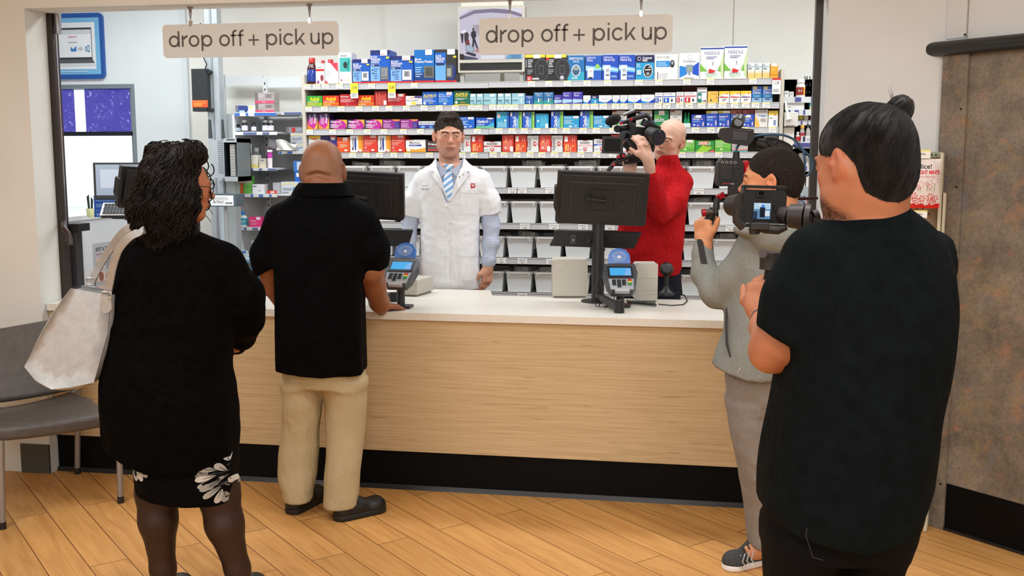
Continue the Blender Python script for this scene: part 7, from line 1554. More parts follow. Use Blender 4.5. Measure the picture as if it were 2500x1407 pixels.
for(x0,y0,x1,y1,nm)in((1127,460,1170,522,'breast_pocket'),(1125,612,1168,680,'coat_pocket'),(1024,622,1060,690,'coat_pocket')):
 patch(nm,Ph,coat,D,[(x0,y0),(x1,y0+4),(x1-2,y1),(x0,y1-2)],m_coat,.0022);patch('pocket_band',Ph,coat,D,[(x0,y0),(x1,y0+4),(x1,y0+12),(x0,y0+8)],m_coat,.0045,m=2)
for px,py in((1089,503),(1096,542),(1095,584),(1094,625),(1091,690)):
 s=MB();p=surf(px,py,-.147);s.lathe(tuple(p),[(.0075,0),(.008,.002),(.006,.003),(.004,.0022)],mat((238,238,240),.3),16,ax=(0,-1,0));o=mb_obj('coat_button',s,Ph);o.parent=coat
s=MB();p=surf(1149,448,-.122);q1=surf(1160,459,-.122);x0_,x1_,z0_,z1_=p[0],q1[0],q1[2],p[2];y_=p[1]
s.box((x0_,y_,z0_),(x1_,y_+.002,z1_),mat((200,32,45)));fn=lambda u,v,d:(x0_+u*(x1_-x0_),y_-d,z0_+v*(z1_-z0_));s.plane_text('w',fn,.18,.25,.85,.8,.0006,WHITE,.03);s.quad([fn(.1,0,0),fn(.45,0,0),fn(.12,-.25,0)],mat((200,32,45)));o=mb_obj('red_badge',s,Ph);o.parent=coat
s=MB();a3=surf(1029,452,-.118);b3=surf(1050,465,-.122);fn=lambda u,v,d:(a3[0]+u*(b3[0]-a3[0]),a3[1]+(b3[1]-a3[1])*u-d-.006,b3[2]+v*(a3[2]-b3[2])+u*.003);s.plane_text('Jerry R.',fn,.1,.6,.75,.95,0,mat((70,70,78)),.01);s.plane_text('Pharmacist',fn,.0,0,.95,.42,0,mat((70,70,78)),.01);o=mb_obj('embroidery',s,Ph);o.parent=coat
for px,py,cc in((1121,432,(150,130,84)),(1131,426,(190,180,150))):
 s=MB();p=surf(px,py,-.122);s.lathe(tuple(p),[(.0055,0),(.0055,.002),(.003,.0035)],mat(cc,.3,.8),6,ax=(0,-1,0));o=mb_obj('lapel_pin',s,Ph);o.parent=coat
 # =============================================================== bald camera man in red fleece
D=5.72;j=J(D)
Rd=person('bald man in red fleece behind the counter, aiming a shoulder camera',1600,D)
S=SDF(*grid(D,1470,1700,285,1160,.014,[(1596,1680,288,395,.0033,-.18,.18),(1545,1612,315,425,.0034,-.48,-.32)],.56,.25))
c=PC(1634,341,D);H=.232;R,T=head(S,c,H,math.radians(145),math.radians(-6),math.radians(-16),ear=1.0)
S.chain([j(1630,378,.02,25),j(1632,420,.02,26)],.03)
tr=[(420,1600,1660,0,.07),(450,1565,1665,0,.09),(520,1530,1660,0,.11),(660,1515,1655,0,.12),(760,1525,1650,0,.11)]
S.loft(rows(D,tr),.03,grow=-.02)
S.chain([j(1658,455,0,18),j(1645,495,-.12,17),j(1615,518,-.24,15),j(1598,475,-.32,14),j(1585,405,-.40,12),j(1583,388,-.41,11)],.02)
hand(S,PC(1583,390,D-.41),PC(1568,338,D-.40)-PC(1584,385,D-.41),(.6,-.8,.1),.175,(.35,.4,.35,.3),(.35,.3),.08,side=-1)
S.chain([j(1548,450,0,16),j(1532,512,-.06,13),j(1532,480,-.2,11),j(1540,420,-.28,11)],.02)
hand(S,PC(1540,420,D-.28),(0,0,1),(-.5,1,0),.18,(.9,)*4,side=1)
S.chain([j(1545,760,0,34),j(1545,930,0,26),j(1545,1080,.02,16)],.02);S.chain([j(1625,760,0,34),j(1628,930,0,26),j(1628,1080,.02,16)],.02)
for px in(1545,1628):q0=PC(px,1100,D);S.chain([((q0[0],D+.02,.07),.035),((q0[0],D-.12,.05),.03)],.02)
sdf_obj('body',S,skinmat('pale_skin'),Rd,skin_paint((218,172,150),T,R,H,c,[('sides',(150,134,122),.55),('brows',(120,88,66),.6),('lips',(196,126,114),.6),('rosy',(222,146,124),.5),('stubble',(190,152,134),.25)]),1)
eyes(Rd,T,R,H,(.1,0))
for px in(1545,1628):q0=PC(px,1100,D);shoe(Rd,(q0[0],D+.07,0),(q0[0],D-.2,0),m_shoe)
S=SDF(*grid(D,1500,1690,640,1130,.012,(),.2,.2));S.loft(rows(D,[(650,1512,1664,0,.12),(760,1515,1660,0,.12)]),0)
S.chain([j(1545,760,0,40),j(1545,930,0,32),j(1545,1085,.02,26)],.03);S.chain([j(1625,760,0,40),j(1628,930,0,32),j(1628,1085,.02,26)],.03);S.cut(lambda X,Y,Z:.05-Z);sdf_obj('jeans',S,m_navy,Rd)
S=SDF(*grid(D,1490,1710,370,690,.0065,(),.5,.2))
S.loft(rows(D,[(380,1604,1652,.0,.072),(392,1602,1657,.0,.075),(406,1600,1662,.0,.08),(418,1580,1672,0,.09),(436,1548,1684,0,.11),(470,1535,1682,0,.125),(560,1512,1672,0,.13),(640,1504,1664,0,.135),(672,1500,1662,0,.135)]),0)
S.chain([j(1658,450,0,32),j(1645,495,-.12,30),j(1615,520,-.22,25)],.03);S.chain([j(1615,520,-.24,25),j(1599,475,-.32,23),j(1589,432,-.38,19)],.02);S.chain([j(1545,450,0,26),j(1530,510,-.06,24),j(1532,480,-.2,19),j(1536,455,-.26,16)],.03)
S.warp(wr(.009,26,61));S.warp(wr(.005,60,62));S.cut(lambda X,Y,Z:PC(1600,670,D)[2]-Z,.004)
Rk=sdf_obj('red_fleece',S,m_red,Rd)
s=MB();p=PC(1578,354,D-.42);s.lathe(tuple(p),[(.0105,-.003),(.0115,0),(.0105,.003)],mat((205,190,150),.2,1.0),18,ax=(-.25,.2,1));mb_obj('ring',s,Rd,'pale gold ring')
# =============================================================== hooded camera man, back three-quarter
D=3.86;j=J(D)
Ey=person('man in heather grey hoodie and grey trousers, operating a cinema camera on a shoulder rig',1860,D)
S=SDF(*grid(D,1670,2000,350,1400,.012,[(1800,1975,355,530,.0045,-.2,.2),(1680,1760,520,625,.004,.02,.3)],.32,.36))
c=PC(1880,443,D);H=.25;R,T=head(S,c,H,math.radians(72),math.radians(-2),0,ear=.9)
S.chain([j(1897,480,.0,48),j(1900,560,.0,52)],.03)
tr=[(560,1810,1965,0,.09),(620,1795,1990,0,.13),(720,1790,1975,0,.13),(850,1790,1970,0,.13),(940,1785,1965,0,.13)]
S.loft(rows(D,tr),.03,grow=-.02)
S.chain([j(1850,610,0,42),j(1748,712,.06,28),j(1722,668,.13,25),j(1718,600,.17,18),j(1718,585,.18,15)],.02)
hand(S,PC(1716,592,D+.18),(-.02,.1,1),(-.75,-.65,0),.175,(.95,1.0,1.05,1.1),(.1,-.1),.04,side=1)
S.chain([j(1975,610,.1,38),j(1960,740,.2,28),j(1900,650,.35,20)],.02);hand(S,PC(1898,645,D+.34),(-.2,.1,1),(.7,.7,0),.17,(.8,)*4)
S.chain([j(1830,940,0,50),j(1835,1090,.0,38),j(1850,1250,.02,20),j(1852,1325,.02,15)],.02);S.chain([j(1920,940,.05,50),j(1925,1090,.08,38),j(1930,1250,.08,26),j(1930,1320,.1,20)],.02)
S.chain([(PC(1850,1345,D),.035),(PC(1800,1358,D+.02),.028)],.02);S.chain([(PC(1930,1335,D+.1),.035),(PC(1880,1350,D+.15),.028)],.02)
sdf_obj('body',S,skinmat('tan_skin'),Ey,skin_paint((206,142,102),T,R,H,c,[('brows',(50,36,28),.7),('lips',(170,100,86),.6),('rosy',(205,116,84),.5)]),1)
eyes(Ey,T,R,H)
S=SDF(*grid(D,1790,1985,345,540,.0042,(),.2,.2));hairmass(S,T,R,H,grow=1.0,facecut=(.30,.34,.42),fy=.47,fz=-.1);S.warp(wr(.0012,260,71));sdf_obj('hair',S,m_hairE,Ey,it=1)
S=SDF(*grid(D,1680,2020,540,955,.0075,(),.28,.36))
S.loft(rows(D,[(548,1850,1945,.0,.09),(565,1820,1965,.02,.105),(590,1800,1990,.02,.125),(640,1788,2000,.02,.145),(720,1778,1985,.02,.15),(800,1768,1980,.01,.155),(880,1742,1975,0,.165),(920,1732,1970,0,.17),(945,1730,1970,0,.17)]),0,2.4)
S.chain([j(1848,615,-.01,56),j(1790,680,.03,46),j(1746,712,.06,38)],.03);S.chain([j(1744,710,.06,38),j(1722,668,.12,32),j(1714,620,.16,25),j(1715,598,.17,23)],.02)
S.chain([j(1975,615,.1,52),j(1965,740,.2,38),j(1905,665,.32,28)],.03)
S.ell(PC(1880,562,D-.05),(.14,.12,.045),.02);S.ell(PC(1915,585,D-.1),(.12,.07,.06),.03)
S.loft(rows(D,[(535,1856,1940,0,.068),(560,1862,1935,0,.06)]),.01,op='-')
S.cut(lambda X,Y,Z:PC(1760,893,D)[2]-.21*np.clip(X-PC(1730,893,D)[0],0,.1)-.1*np.clip(X-PC(1780,893,D)[0],0,.3)-Z,.004)
S.warp(wr(.008,24,81));S.warp(wr(.004,60,82,(.6,.6,1)))
pc_=PC(1855,620,D-.14)
hd=sdf_obj('hooded_jacket',S,m_hoodie,Ey)
s=MB();pts=[PC(1792,766,D-.135),PC(1786,810,D-.142),PC(1784,850,D-.148),PC(1790,878,D-.152)];pj=project(Ey,hd,pts,.002);pj=[(p[0],pj[0][1]+(pj[-1][1]-pj[0][1])*i/3-.012*(i in(1,2)),p[2])for i,p in enumerate(pj)];s.tube(pj,[.003,.005,.005,.003],mat((45,46,46),.8),8);s.tube(project(Ey,hd,[PC(1787,880,D),PC(1784,892,D),PC(1780,905,D)],.002),.003,mat((190,190,188),.4),6);o=mb_obj('pocket_zip',s,Ey);o.parent=hd
patch('cuff_stripe',Ey,hd,D,[(1719,592),(1733,592),(1738,650),(1722,650)],mat((48,48,47),.9),.0025)
S=SDF(*grid(D,1755,1985,905,1345,.0075,(),.22,.26))
S.loft(rows(D,[(910,1770,1965,.0,.14),(960,1774,1965,.0,.14),(990,1776,1965,.01,.13)]),0)
S.loft(rows(D,[(980,1776,1885,.0,.12),(1050,1782,1888,.0,.11),(1120,1796,1888,.0,.1),(1180,1808,1888,.01,.09),(1240,1818,1886,.02,.08),(1300,1824,1884,.02,.075),(1332,1826,1884,.02,.075)]),.03);S.loft(rows(D,[(980,1875,1965,.06,.12),(1100,1880,1962,.08,.1),(1200,1890,1960,.08,.09),(1325,1896,1958,.1,.075)]),.03)
S.warp(wr(.007,30,91,(1,1,.6)));S.warp(wr(.003,75,92));sdf_obj('trousers',S,m_greypant,Ey)
q0=PC(1868,1340,D);q1=PC(1757,1380,D)
m_snk=noisy('dark_grey_mesh_knit',(52,54,56),(70,72,74),150,.8,.4,500)
m_ws2=mat((232,228,226),.6)
sh_=shoe(Ey,(q0[0]+.02,D+.06,0),(q0[0]-.165,D-.03,0),m_snk,m_ws2,.042)
s=MB()
for k in range(4):p=np.array((q0[0]-.055-.016*k,D-.045+.004*k,.085-.007*k));s.tube([tuple(p),tuple(p+(-.012,-.012,-.03)),tuple(p+(.004,-.018,-.05))],.0025,mat((180,182,184)),6)
for k in range(3):p=np.array((q0[0]-.05-.018*k,D+.005-.01*k,.098-.008*k));s.tube([tuple(p+(0,-.02,-.004)),tuple(p+(0,.015,0))],.003,BLACK,6)
o=mb_obj('shoe_laces',s,Ey);o.parent=sh_
q2=PC(1945,1340,D+.1);shoe(Ey,(q2[0]+.03,D+.16,0),(q2[0]-.14,D+.08,0),m_snk,m_ws2,.042)
# =============================================================== large man in black tee with top bun
D=2.3;j=J(D)
Bg=person('large man with black hair bun in black T-shirt, holding a camera stabiliser',2080,D)
S=SDF(*grid(D,1815,2330,225,1620,.012,[(1970,2200,250,570,.0042,-.2,.22),(1822,1905,670,790,.004,.22,.42)],.36,.5))
c=PC(2098,400,D);H=.245;R,T=head(S,c,H,math.radians(32),math.radians(-13),math.radians(3),ear=.9,jaw=1.35)
S.ell(T(0,.1,-.3),[.24*H,.26*H,.2*H],.04,R);S.chain([(T(0,-.16,-.12),.078),j(2122,560,.0,88)],.04)
tr=[(550,2000,2240,0,.1),(600,1960,2280,0,.13),(700,1930,2290,0,.16),(850,1910,2290,0,.17),(1000,1900,2265,0,.18),(1150,1880,2240,0,.18),(1250,1880,2230,0,.17)]
S.loft(rows(D,tr),.03,grow=-.02)
S.chain([j(1990,640,0,78),j(1905,830,.0,58),j(1880,858,.03,50)],.03);S.chain([j(1884,858,.02,52),j(1868,800,.22,36),j(1864,765,.30,27)],.02)
hand(S,PC(1863,772,D+.29),PC(1862,690,D+.33)-PC(1863,772,D+.30),(-.62,-.78,.1),.18,(1.0,1.05,1.1,1.15),(.35,.1),.03,side=-1,thick=1.1)
S.chain([j(2260,640,.05,70),j(2270,800,.2,50),j(2180,780,.4,34)],.03);hand(S,PC(2170,780,D+.42),(-1,0,.2),(0,-1,0),.17,(.9,)*4)
S.chain([j(1970,1250,0,95),j(1965,1430,0,66),j(1962,1600,0,44)],.03);S.chain([j(2120,1250,0,95),j(2112,1430,0,66),j(2110,1600,0,44)],.03)
sdf_obj('body',S,skinmat('olive_tan_skin'),Bg,skin_paint((176,116,86),T,R,H,c,[('beard',(40,28,22),.85),('brows',(30,22,18),.8),('lips',(150,84,72),.6),('rosy',(190,104,80),.5)]),1)
eyes(Bg,T,R,H)
S=SDF(*grid(D,1960,2270,225,540,.0045,(),.24,.24))
S.ell(T(0,-.1,.17),[.365*H,.44*H,.355*H],.01,R);S.ell(T(0,-.27,.02),[.30*H,.25*H,.32*H],.03,R);S.ell(T(0,-.26,-.2),[.27*H,.21*H,.25*H],.05,R)
S.ell(T(0,.57,-.12),[.31*H,.31*H,.42*H],.01,R,'-');S.box(T(0,.36,-.5),(.5*H,.36*H,.36*H),.01,R,.03,'-')
for s_ in(-1,1):S.ell(T(s_*.39,-.05,.0),[.08*H,.07*H,.12*H],.006,R,'-');S.ell(T(s_*.36,.1,-.42),[.16*H,.2*H,.22*H],.01,R,'-')
bn=PC(2196,268,D-.01);S.chain([(PC(2172,290,D-.01),.028),(PC(2184,282,D-.01),.02)],.02);S.ell(bn,(.029,.029,.031),.006);S.ell(PC(2204,256,D-.02),(.02,.02,.02),.01)
S.warp(wr(.0025,60,101));S.warp(wr(.0012,200,102));Pb,_q=S.polys();hr=sdf_obj('hair',S,m_hairK,Bg,it=1)
rr=random.Random(3);cur=[];tie_p=np.array(PC(2172,285,D-.01));c0_=np.array(T(0,-.1,.1))
kb=KDTree(len(Pb))
for i,p in enumerate(Pb):kb.insert(p,i)
kb.balance()
for k in range(900):
 p=Pb[rr.randrange(len(Pb))]
 v=tie_p-p
 if np.linalg.norm(v)<.04:continue
 pts=[];q0=p.copy();n0=(p-c0_);n0/=np.linalg.norm(n0);r0=np.linalg.norm(p-c0_)+.0015
 for i in range(8):
  nn=q0-c0_;nn/=np.linalg.norm(nn);pts.append(tuple(q0+nn*.0012*min(i,1)));st=tie_p-q0;dd=np.linalg.norm(st);q1=q0+st/dd*min(.016,dd*.5);q0=np.array(kb.find(q1)[0])
 cur.append(pts)
for a,l_ in((.3,.035),(.6,.045),(0.9,.03),(1.2,.04),(.1,.03)):cur.append([tuple(np.array(PC(2180,262,D-.01))+np.array((-.012*a*i/5*l_*20,0,l_*i/5)))for i in range(6)])
for a,l_ in((0,.03),(.5,.04),(1,.025)):cur.append([tuple(np.array(PC(2190,318,D-.02))+np.array((l_*i/5,-.0,-.01*a*i/5)))for i in range(6)])
o=strands('loose_strands',Bg,cur,m_hairK,.0007);o.parent=hr
s=MB();s.lathe(tuple(PC(2181,282,D-.01)),[(.0215,-.004),(.023,0),(.0215,.004)],BLACK,14,ax=(.8,0,.6));o=mb_obj('hair_tie',s,Bg);o.parent=hr
S=SDF(*grid(D,1990,2120,440,545,.0045,(),.14,.16));S.ell(T(0,.245,-.43),[.13*H,.11*H,.1*H],.01,R);S.ell(T(0,.12,-.48),[.16*H,.14*H,.07*H],.03,R);S.warp(wr(.004,120,111));sdf_obj('beard',S,noisy('short_beard',(38,26,20),(60,42,34),200,.8,1,300),Bg)
S=SDF(*grid(D,1820,2345,470,1300,.0085,(),.33,.36))
S.loft(rows(D,[(500,2085,2205,.01,.078),(520,2050,2228,.0,.09),(545,2015,2255,0,.108),(580,1972,2285,0,.135),(630,1945,2305,0,.165),(700,1930,2316,0,.19),(800,1918,2318,0,.205),(900,1900,2300,0,.21),(1000,1884,2275,0,.215),(1100,1866,2262,0,.22),(1200,1851,2255,0,.22),(1290,1848,2240,0,.21)]),0,2.4)
S.chain([j(1995,640,-.01,92),j(1945,740,-.02,84),j(1910,815,-.03,74)],.05)
S.chain([j(2260,640,.05,80),j(2275,790,.16,60)],.04)
x1s,z1s=PC(1842,815,D)[0],PC(1842,800,D)[2];x2s,z2s=PC(1950,872,D)[0],PC(1950,856,D)[2];sl_=(z2s-z1s)/(x2s-x1s);bx=PC(1925,900,D)[0]
S.cut(lambda X,Y,Z:np.where(X<bx-.16*np.clip(PC(1900,850,D)[2]-Z,0,1)*1.0,z1s+sl_*(X-x1s)-Z,-1),.004)if False else None
body_left=lambda Z:PC(1905,900,D)[0]-.16*(PC(1905,900,D)[2]-Z)
S.cut(lambda X,Y,Z:np.where((X<body_left(Z))&(Z>PC(1900,1000,D)[2]),z1s+sl_*(X-x1s)-Z,-1),.003)
xh=[PC(p_,1200,D)[0]for p_ in(1848,1900,2050,2150,2200,2262)];zh_=[PC(2000,p_,D)[2]for p_ in(1228,1258,1275,1252,1195,1120)]
S.cut(lambda X,Y,Z:np.interp(X,xh,zh_)-Z,.004)
S.loft(rows(D,[(480,2095,2195,.01,.065),(520,2085,2195,.01,.07)]),.01,op='-')
S.warp(wr(.007,16,121,(1,1,.3)));S.warp(wr(.004,40,122,(1,1,.35)));sdf_obj('t_shirt',S,m_tee,Bg)
S=SDF(*grid(D,1840,2275,1100,1640,.009,(),.3,.3))
S.loft(rows(D,[(1110,1880,2256,0,.18),(1180,1872,2252,0,.19),(1250,1868,2235,0,.2),(1320,1866,2205,0,.18)]),0)
S.loft(rows(D,[(1290,1866,2040,0,.16),(1400,1868,2035,0,.13),(1500,1880,2030,.0,.11),(1630,1900,2020,0,.1)]),.03);S.loft(rows(D,[(1290,2030,2212,0,.16),(1400,2035,2186,.0,.13),(1500,2040,2180,.0,.11),(1630,2050,2165,0,.1)]),.03)
S.warp(wr(.005,28,131));S.warp(wr(.002,80,132));jn=sdf_obj('jeans',S,m_jeans,Bg)
for dx in(0,):
 s=MB();pk=[(2128,1300),(2108,1352),(2050,1378),(1985,1362),(1968,1310),(1970,1290)];P3=[tuple(PC(px,py,D-.19-.012*(1-((px-2050)/90)**2)+.05*max(0,(py-1300)/120)))for px,py in pk]
 s.tube(P3,.0012,mat((44,42,50),.8),5);o=mb_obj('pocket_stitching',s,Bg);o.parent=jn
s=MB();p=PC(2224,1211,D-.14);s.cbox(tuple(p),(.018,.004,.007),mat((190,30,50)),Matrix.Rotation(.35,3,'Y'));o=mb_obj('red_tab',s,Bg);o.parent=jn
for px in(1962,2110):q0=PC(px,1600,D);shoe(Bg,(q0[0],D-.1,0),(q0[0]-.04,D+.17,0),m_shoe)
s=MB();p=np.array(PC(1866,778,D+.27));ax_=Vector(PC(1862,700,D+.33)-PC(1868,800,D+.24)).normalized()
s.lathe(tuple(p-np.array(ax_)*.01),[(.033,0),(.0335,.01),(.032,.02)],mat((70,76,82),.35,.6),24,ax=tuple(ax_));mb_obj('wrist_watch',s,Bg,'grey wrist watch')
# ---- counter equipment
CZ=CT+.001
def frame_at(c,yaw,pitch=0,roll=0):return Matrix.Translation(c)@Matrix.Rotation(yaw,4,'Z')@Matrix.Rotation(pitch,4,'X')@Matrix.Rotation(roll,4,'Y')
m_plas=mat((34,35,38),.42);m_plas2=mat((24,25,27),.55);m_beige=mat((196,192,180),.5);m_beige2=mat((176,171,158),.5)
def pos(lab,mc,md,mw,mh,myaw,mroll,base,tray,bw=.032):
 b0=atZ(base[0],base[1],CZ);t=thing('sales_terminal',lab,'monitor',(b0.x,b0.y,CZ));c=atD(mc[0],mc[1],md)
 M=frame_at(c,YAW+myaw,math.radians(14),math.radians(mroll))
 s=MB();s.M=M;a,h=mw/2,mh/2
 s.prism([(-a,-h+.01),(-a+.012,-h),(a-.012,-h),(a,-h+.01),(a,h),(-a,h)],lambda p,q_,d:(p,d,q_),-.0,.03,m_plas)
 s.prism([(-a+.02,-h+.02),(a-.02,-h+.02),(a-.02,h-.015),(-a+.02,h-.015)],lambda p,q_,d:(p,d,q_),-.018,0,m_plas2)
 for x0,z0,x1,z1 in((-a*.72,h*.62,a*.72,h*.66),(-a*.7,-h*.55,-a*.68,h*.55),(a*.68,-h*.6,a*.70,h*.5)):s.box((x0,-.0215,z0),(x1,-.018,z1),mat((58,58,62),.3))
 s.box((-.055,-.026,-.05),(.055,-.018,.05),m_plas2)
 for x_,z_ in((-.03,h*.85),(.09,h*.35),(.10,-h*.2)):s.cone((x_,-.0215,z_),(x_,-.0225,z_),.002,.002,CHROME,6)
 s.obj('casing',t,bevel=.003)
 s=MB();s.M=M;s.quad([(-a+.012,.0305,-h+.014),(a-.012,.0305,-h+.014),(a-.012,.0305,h-.012),(-a+.012,.0305,h-.012)],mat((120,150,190),.2,emit=.5));s.obj('screen',t)
 s=MB();s.M=M;s.prism([(-a-.012,-h*.35),(-a-.004,-h*.5),(-a+.006,-h*.5),(-a+.0,h*.45),(-a-.012,h*.4)],lambda p,q_,d:(p,d,q_),-.02,.035,m_plas2);s.obj('card_swipe',t,bevel=.002)
 s=MB();top=Vector((b0.x,b0.y,c.z-.01));s.cone(b0,(b0.x,b0.y,c.z-.05),bw,bw,m_plas,24);s.cone((b0.x,b0.y,c.z-.05),top,bw*1.08,bw*.95,m_plas2,24);s.cone((b0.x,b0.y,CZ+.26),(b0.x,b0.y,CZ+.27),bw*1.12,bw*1.12,m_plas2,24);s.obj('pole',t)
 s=MB();s.lathe((b0.x,b0.y,CZ),[(.085,0),(.085,.004),(.08,.006)],m_plas2,32);s.obj('base_plate',t)
 s=MB();s.cone(top,M@Vector((0,-.02,0)),.018,.018,m_plas2,12);s.cone(M@Vector((-.07,-.04,.01)),M@Vector((.02,-.04,0)),.008,.008,m_plas2,10);s.ell(M@Vector((-.075,-.04,.01)),(.012,)*3,m_plas2,12,8);s.obj('pivot',t)
 c2=atD(tray[0],tray[1],tray[2]);M2=frame_at(c2,YAW+tray[4],math.radians(-58),math.radians(tray[5]));w=tray[3]/2
 s=MB();s.M=M2;s.prism([(-w,.05),(w-.03,.05),(w,-.05),(-w+.04,-.05)],lambda p,q_,d:(p,q_,d),-.012,0,m_plas2);s.box((-w+.02,-.04,0),(w-.03,.045,.012),m_plas);s.box((-w*.55,-.03,-.016),(-w*.42,.03,-.012),mat((60,60,62),.4));s.cone((-w*.48,0,-.022),(-w*.48,0,-.014),.005,.005,CHROME,8);s.obj('keyboard_tray',t,bevel=.002)
 s=MB();s.cone((b0.x,b0.y,c2.z),c2,.014,.014,m_plas2,12);s.ell(c2+Vector((-.03,0,-.01)),(.016,)*3,m_plas2,12,8);s.obj('tray_arm',t)
 return t
pos('black sales monitor on a pole at the right, seen from behind, before the red fleece',(1470,486),5.12,.455,.27,-.0,2.2,(1459,736),(1453,582,5.2,.46,.0,3.5))
pos('black sales monitor on a pole at the left, seen from behind beside the pharmacist',(892,478),5.0,.38,.235,-.1,3.0,(888,722),(938,578,5.12,.30,.0,1.5))
pos('black sales monitor half hidden behind the woman curly hair',(352,460),5.1,.25,.21,.75,4,(372,712),(370,575,5.1,.2,.3,2))
def card_term(lab,px,py,D_,yaw,sc_,arm):
 c=atD(px,py,D_);t=thing('card_terminal',lab,'card reader',(c.x,c.y,CZ));M=frame_at(c,YAW+yaw,math.radians(38))@Matrix.Scale(sc_,4)
 s=MB();s.M=M
 s.prism([(-.075,.09),(-.085,.03),(-.07,-.06),(-.05,-.095),(.05,-.095),(.07,-.06),(.085,.03),(.075,.09)],lambda p,q_,d:(p,q_,d),-.03,.012,mat((72,74,80),.35));s.obj('body',t,bevel=.006)
 s=MB();s.M=M;s.prism([(-.055,-.09),(.055,-.09),(.062,-.02),(-.062,-.02)],lambda p,q_,d:(p,q_,d),.012,.016,mat((168,172,178),.35))
 for r_ in range(4):
  for k in range(3):
   if r_==3 and k!=1:continue
   s.cbox((-.036+k*.024,-.032-r_*.0135,.0185),(.018,.0095,.004),mat((34,36,42),.4))
 for k,cc in enumerate(((205,45,40),(225,200,60),(30,150,80))):s.cbox((.041,-.030-k*.013,.0185),(.019,.010 if k<2 else.013,.004),mat(cc,.35))
 s.box((-.035,-.105,.0),(.035,-.088,.018),mat((182,184,188),.35));s.obj('keypad',t)
 s=MB();s.M=M;s.box((-.062,-.005,.0125),(.062,.07,.0145),BLACK);s.quad([(-.052,.005,.0155),(.052,.005,.0155),(.052,.058,.0155),(-.052,.058,.0155)],mat((70,170,230),.2,emit=.9));s.quad([(.018,.005,.0158),(.052,.005,.0158),(.052,.05,.0158),(.03,.05,.0158)],mat((125,175,230),.2,emit=.9));s.obj('screen',t)
 s=MB();s.M=M@Matrix.Translation((0,.1,.0))@Matrix.Rotation(math.radians(28),4,'X')
 o=[(-.055,0),(.055,0),(.052,.045),(.035,.07),(0,.08),(-.035,.07),(-.052,.045)];s.prism(o,lambda p,q_,d:(p,q_,d),-.004,.016,clear('blue_reader_plastic',(60,130,225),.75,.15))
 for k,r_ in enumerate((.034,.026,.018)):s.tube([(r_*math.cos(i*.5236),.035+r_*.8*math.sin(i*.5236),.018)for i in range(13)],.0016,mat((190,215,245),.2),6)
 s.ell((0,.033,.017),(.011,.009,.003),mat((225,235,250),.2),12,6);s.obj('contactless_reader',t)
 s=MB();s.cone((c.x,c.y,c.z-.02),(c.x,c.y,CZ),.018,.02,m_plas,16);s.box((c.x-.05,c.y-.03,CZ),(c.x+.05,c.y+.05,CZ+.012),m_plas);s.obj('stand',t)
 s=MB();p=[M@Vector(v)for v in((-.085,.0,.0),(-.11,-.05,-.06),(-.10,-.09,-.12))];s.tube([tuple(v)for v in p]+[(p[2].x+.05,p[2].y+.03,CZ+.008)],.003,BLACK,6);s.obj('cable',t)
 return t,c
card_term('blue-lit card terminal at the right, in front of the beige printer',1515,680,4.98,0.0,1.0,0)
card_term('blue-lit card terminal tilted beside the bald customer arm',978,665,4.95,-.22,.98,0)
s=MB();a=atZ(1462,724,CZ+.03);b=atZ(1512,748,CZ+.03);s.cone((a.x,a.y,CZ+.03),(b.x,b.y,CZ+.024),.021,.021,m_plas,18);s.cone((b.x,b.y,CZ),(b.x,b.y,CZ+.06),.024,.024,m_plas2,18);tag(s.obj('terminal_arm'),'thick black swivel arm on the counter below the right card terminal','arm')
s=MB();a=atZ(962,736,CZ);s.cone((a.x-.06,a.y+.04,CZ+.022),(a.x,a.y,CZ+.024),.02,.02,m_plas,18);s.cone((a.x,a.y,CZ),(a.x,a.y,CZ+.046),.024,.024,m_plas2,18);tag(s.obj('terminal_arm'),'thick black swivel arm above the resting hand at the left terminal','arm')
def printer(lab,px0,px1,pyt,pyb,dep,yaw,mark):
 a=atZ(px0,pyb,CZ);b=atZ(px1,pyb,CZ);w=(b-a).length;d_=(a-Vector((0,0,0)));z1=atD(px0,pyt,a.y*cy_-a.x*sy_).z;h=z1-CZ
 t=thing('receipt_printer',lab,'printer',(a.x,a.y,CZ));M=Matrix.Translation((a.x,a.y,CZ))@Matrix.Rotation(YAW+yaw,4,'Z')
 s=MB();s.M=M;s.prism([(0,.008),(0,h-.008),(.01,h),(w,h),(w,.008)],lambda p,q_,d:(p,d,q_),0,dep,m_beige);s.obj('case',t,bevel=.005)
 s=MB();s.M=M;s.box((.008,.006,0),(w-.008,dep-.006,.0085),mat((120,116,106)));s.obj('foot',t)
 s=MB();s.M=M
 if mark==1:
  s.box((.018,-.0012,h*.81),(.05,0,h*.86),mat((225,225,220)));s.plane_text('EPSON',lambda u,v,d:(.021+u*.026,-.0015-d,h*.82+v*h*.03),0,0,1,1,.0003,m_ink)
  for k in range(9):s.box((w-.004,.02,h*.5+k*.012),(w+.0006,.04,h*.5+k*.012+.005),mat((80,78,72)))
 else:
  s.box((0,-.0008,h*.62),(w,0,h*.63),m_beige2);s.box((w*.4,-.0008,h*.2),(w*.9,0,h*.21),m_beige2);s.box((0,-.0008,h*.3),(w,0,h*.306),m_beige2);s.box((w+.0,.01,h*.3),(w+.0008,dep-.01,h*.306),m_beige2)
 s.obj('panel_marks',t);return t
printer('large plain beige printer left of the right monitor pole',1349,1434,634,727,.16,.0,1)
printer('beige receipt printer behind the right card terminal',1552,1605,645,738,.14,0,0)
printer('low beige receipt printer under the left card terminal',968,1024,682,722,.2,-.35,0)
a=atZ(1626,722,CZ);t=thing('barcode_scanner','black presentation barcode scanner standing right of the printers','scanner',(a.x,a.y,CZ))
s=MB();s.lathe((a.x,a.y,CZ),[(.04,0),(.04,.012),(.034,.022),(.018,.034),(.013,.05)],m_plas,24);s.obj('base',t)
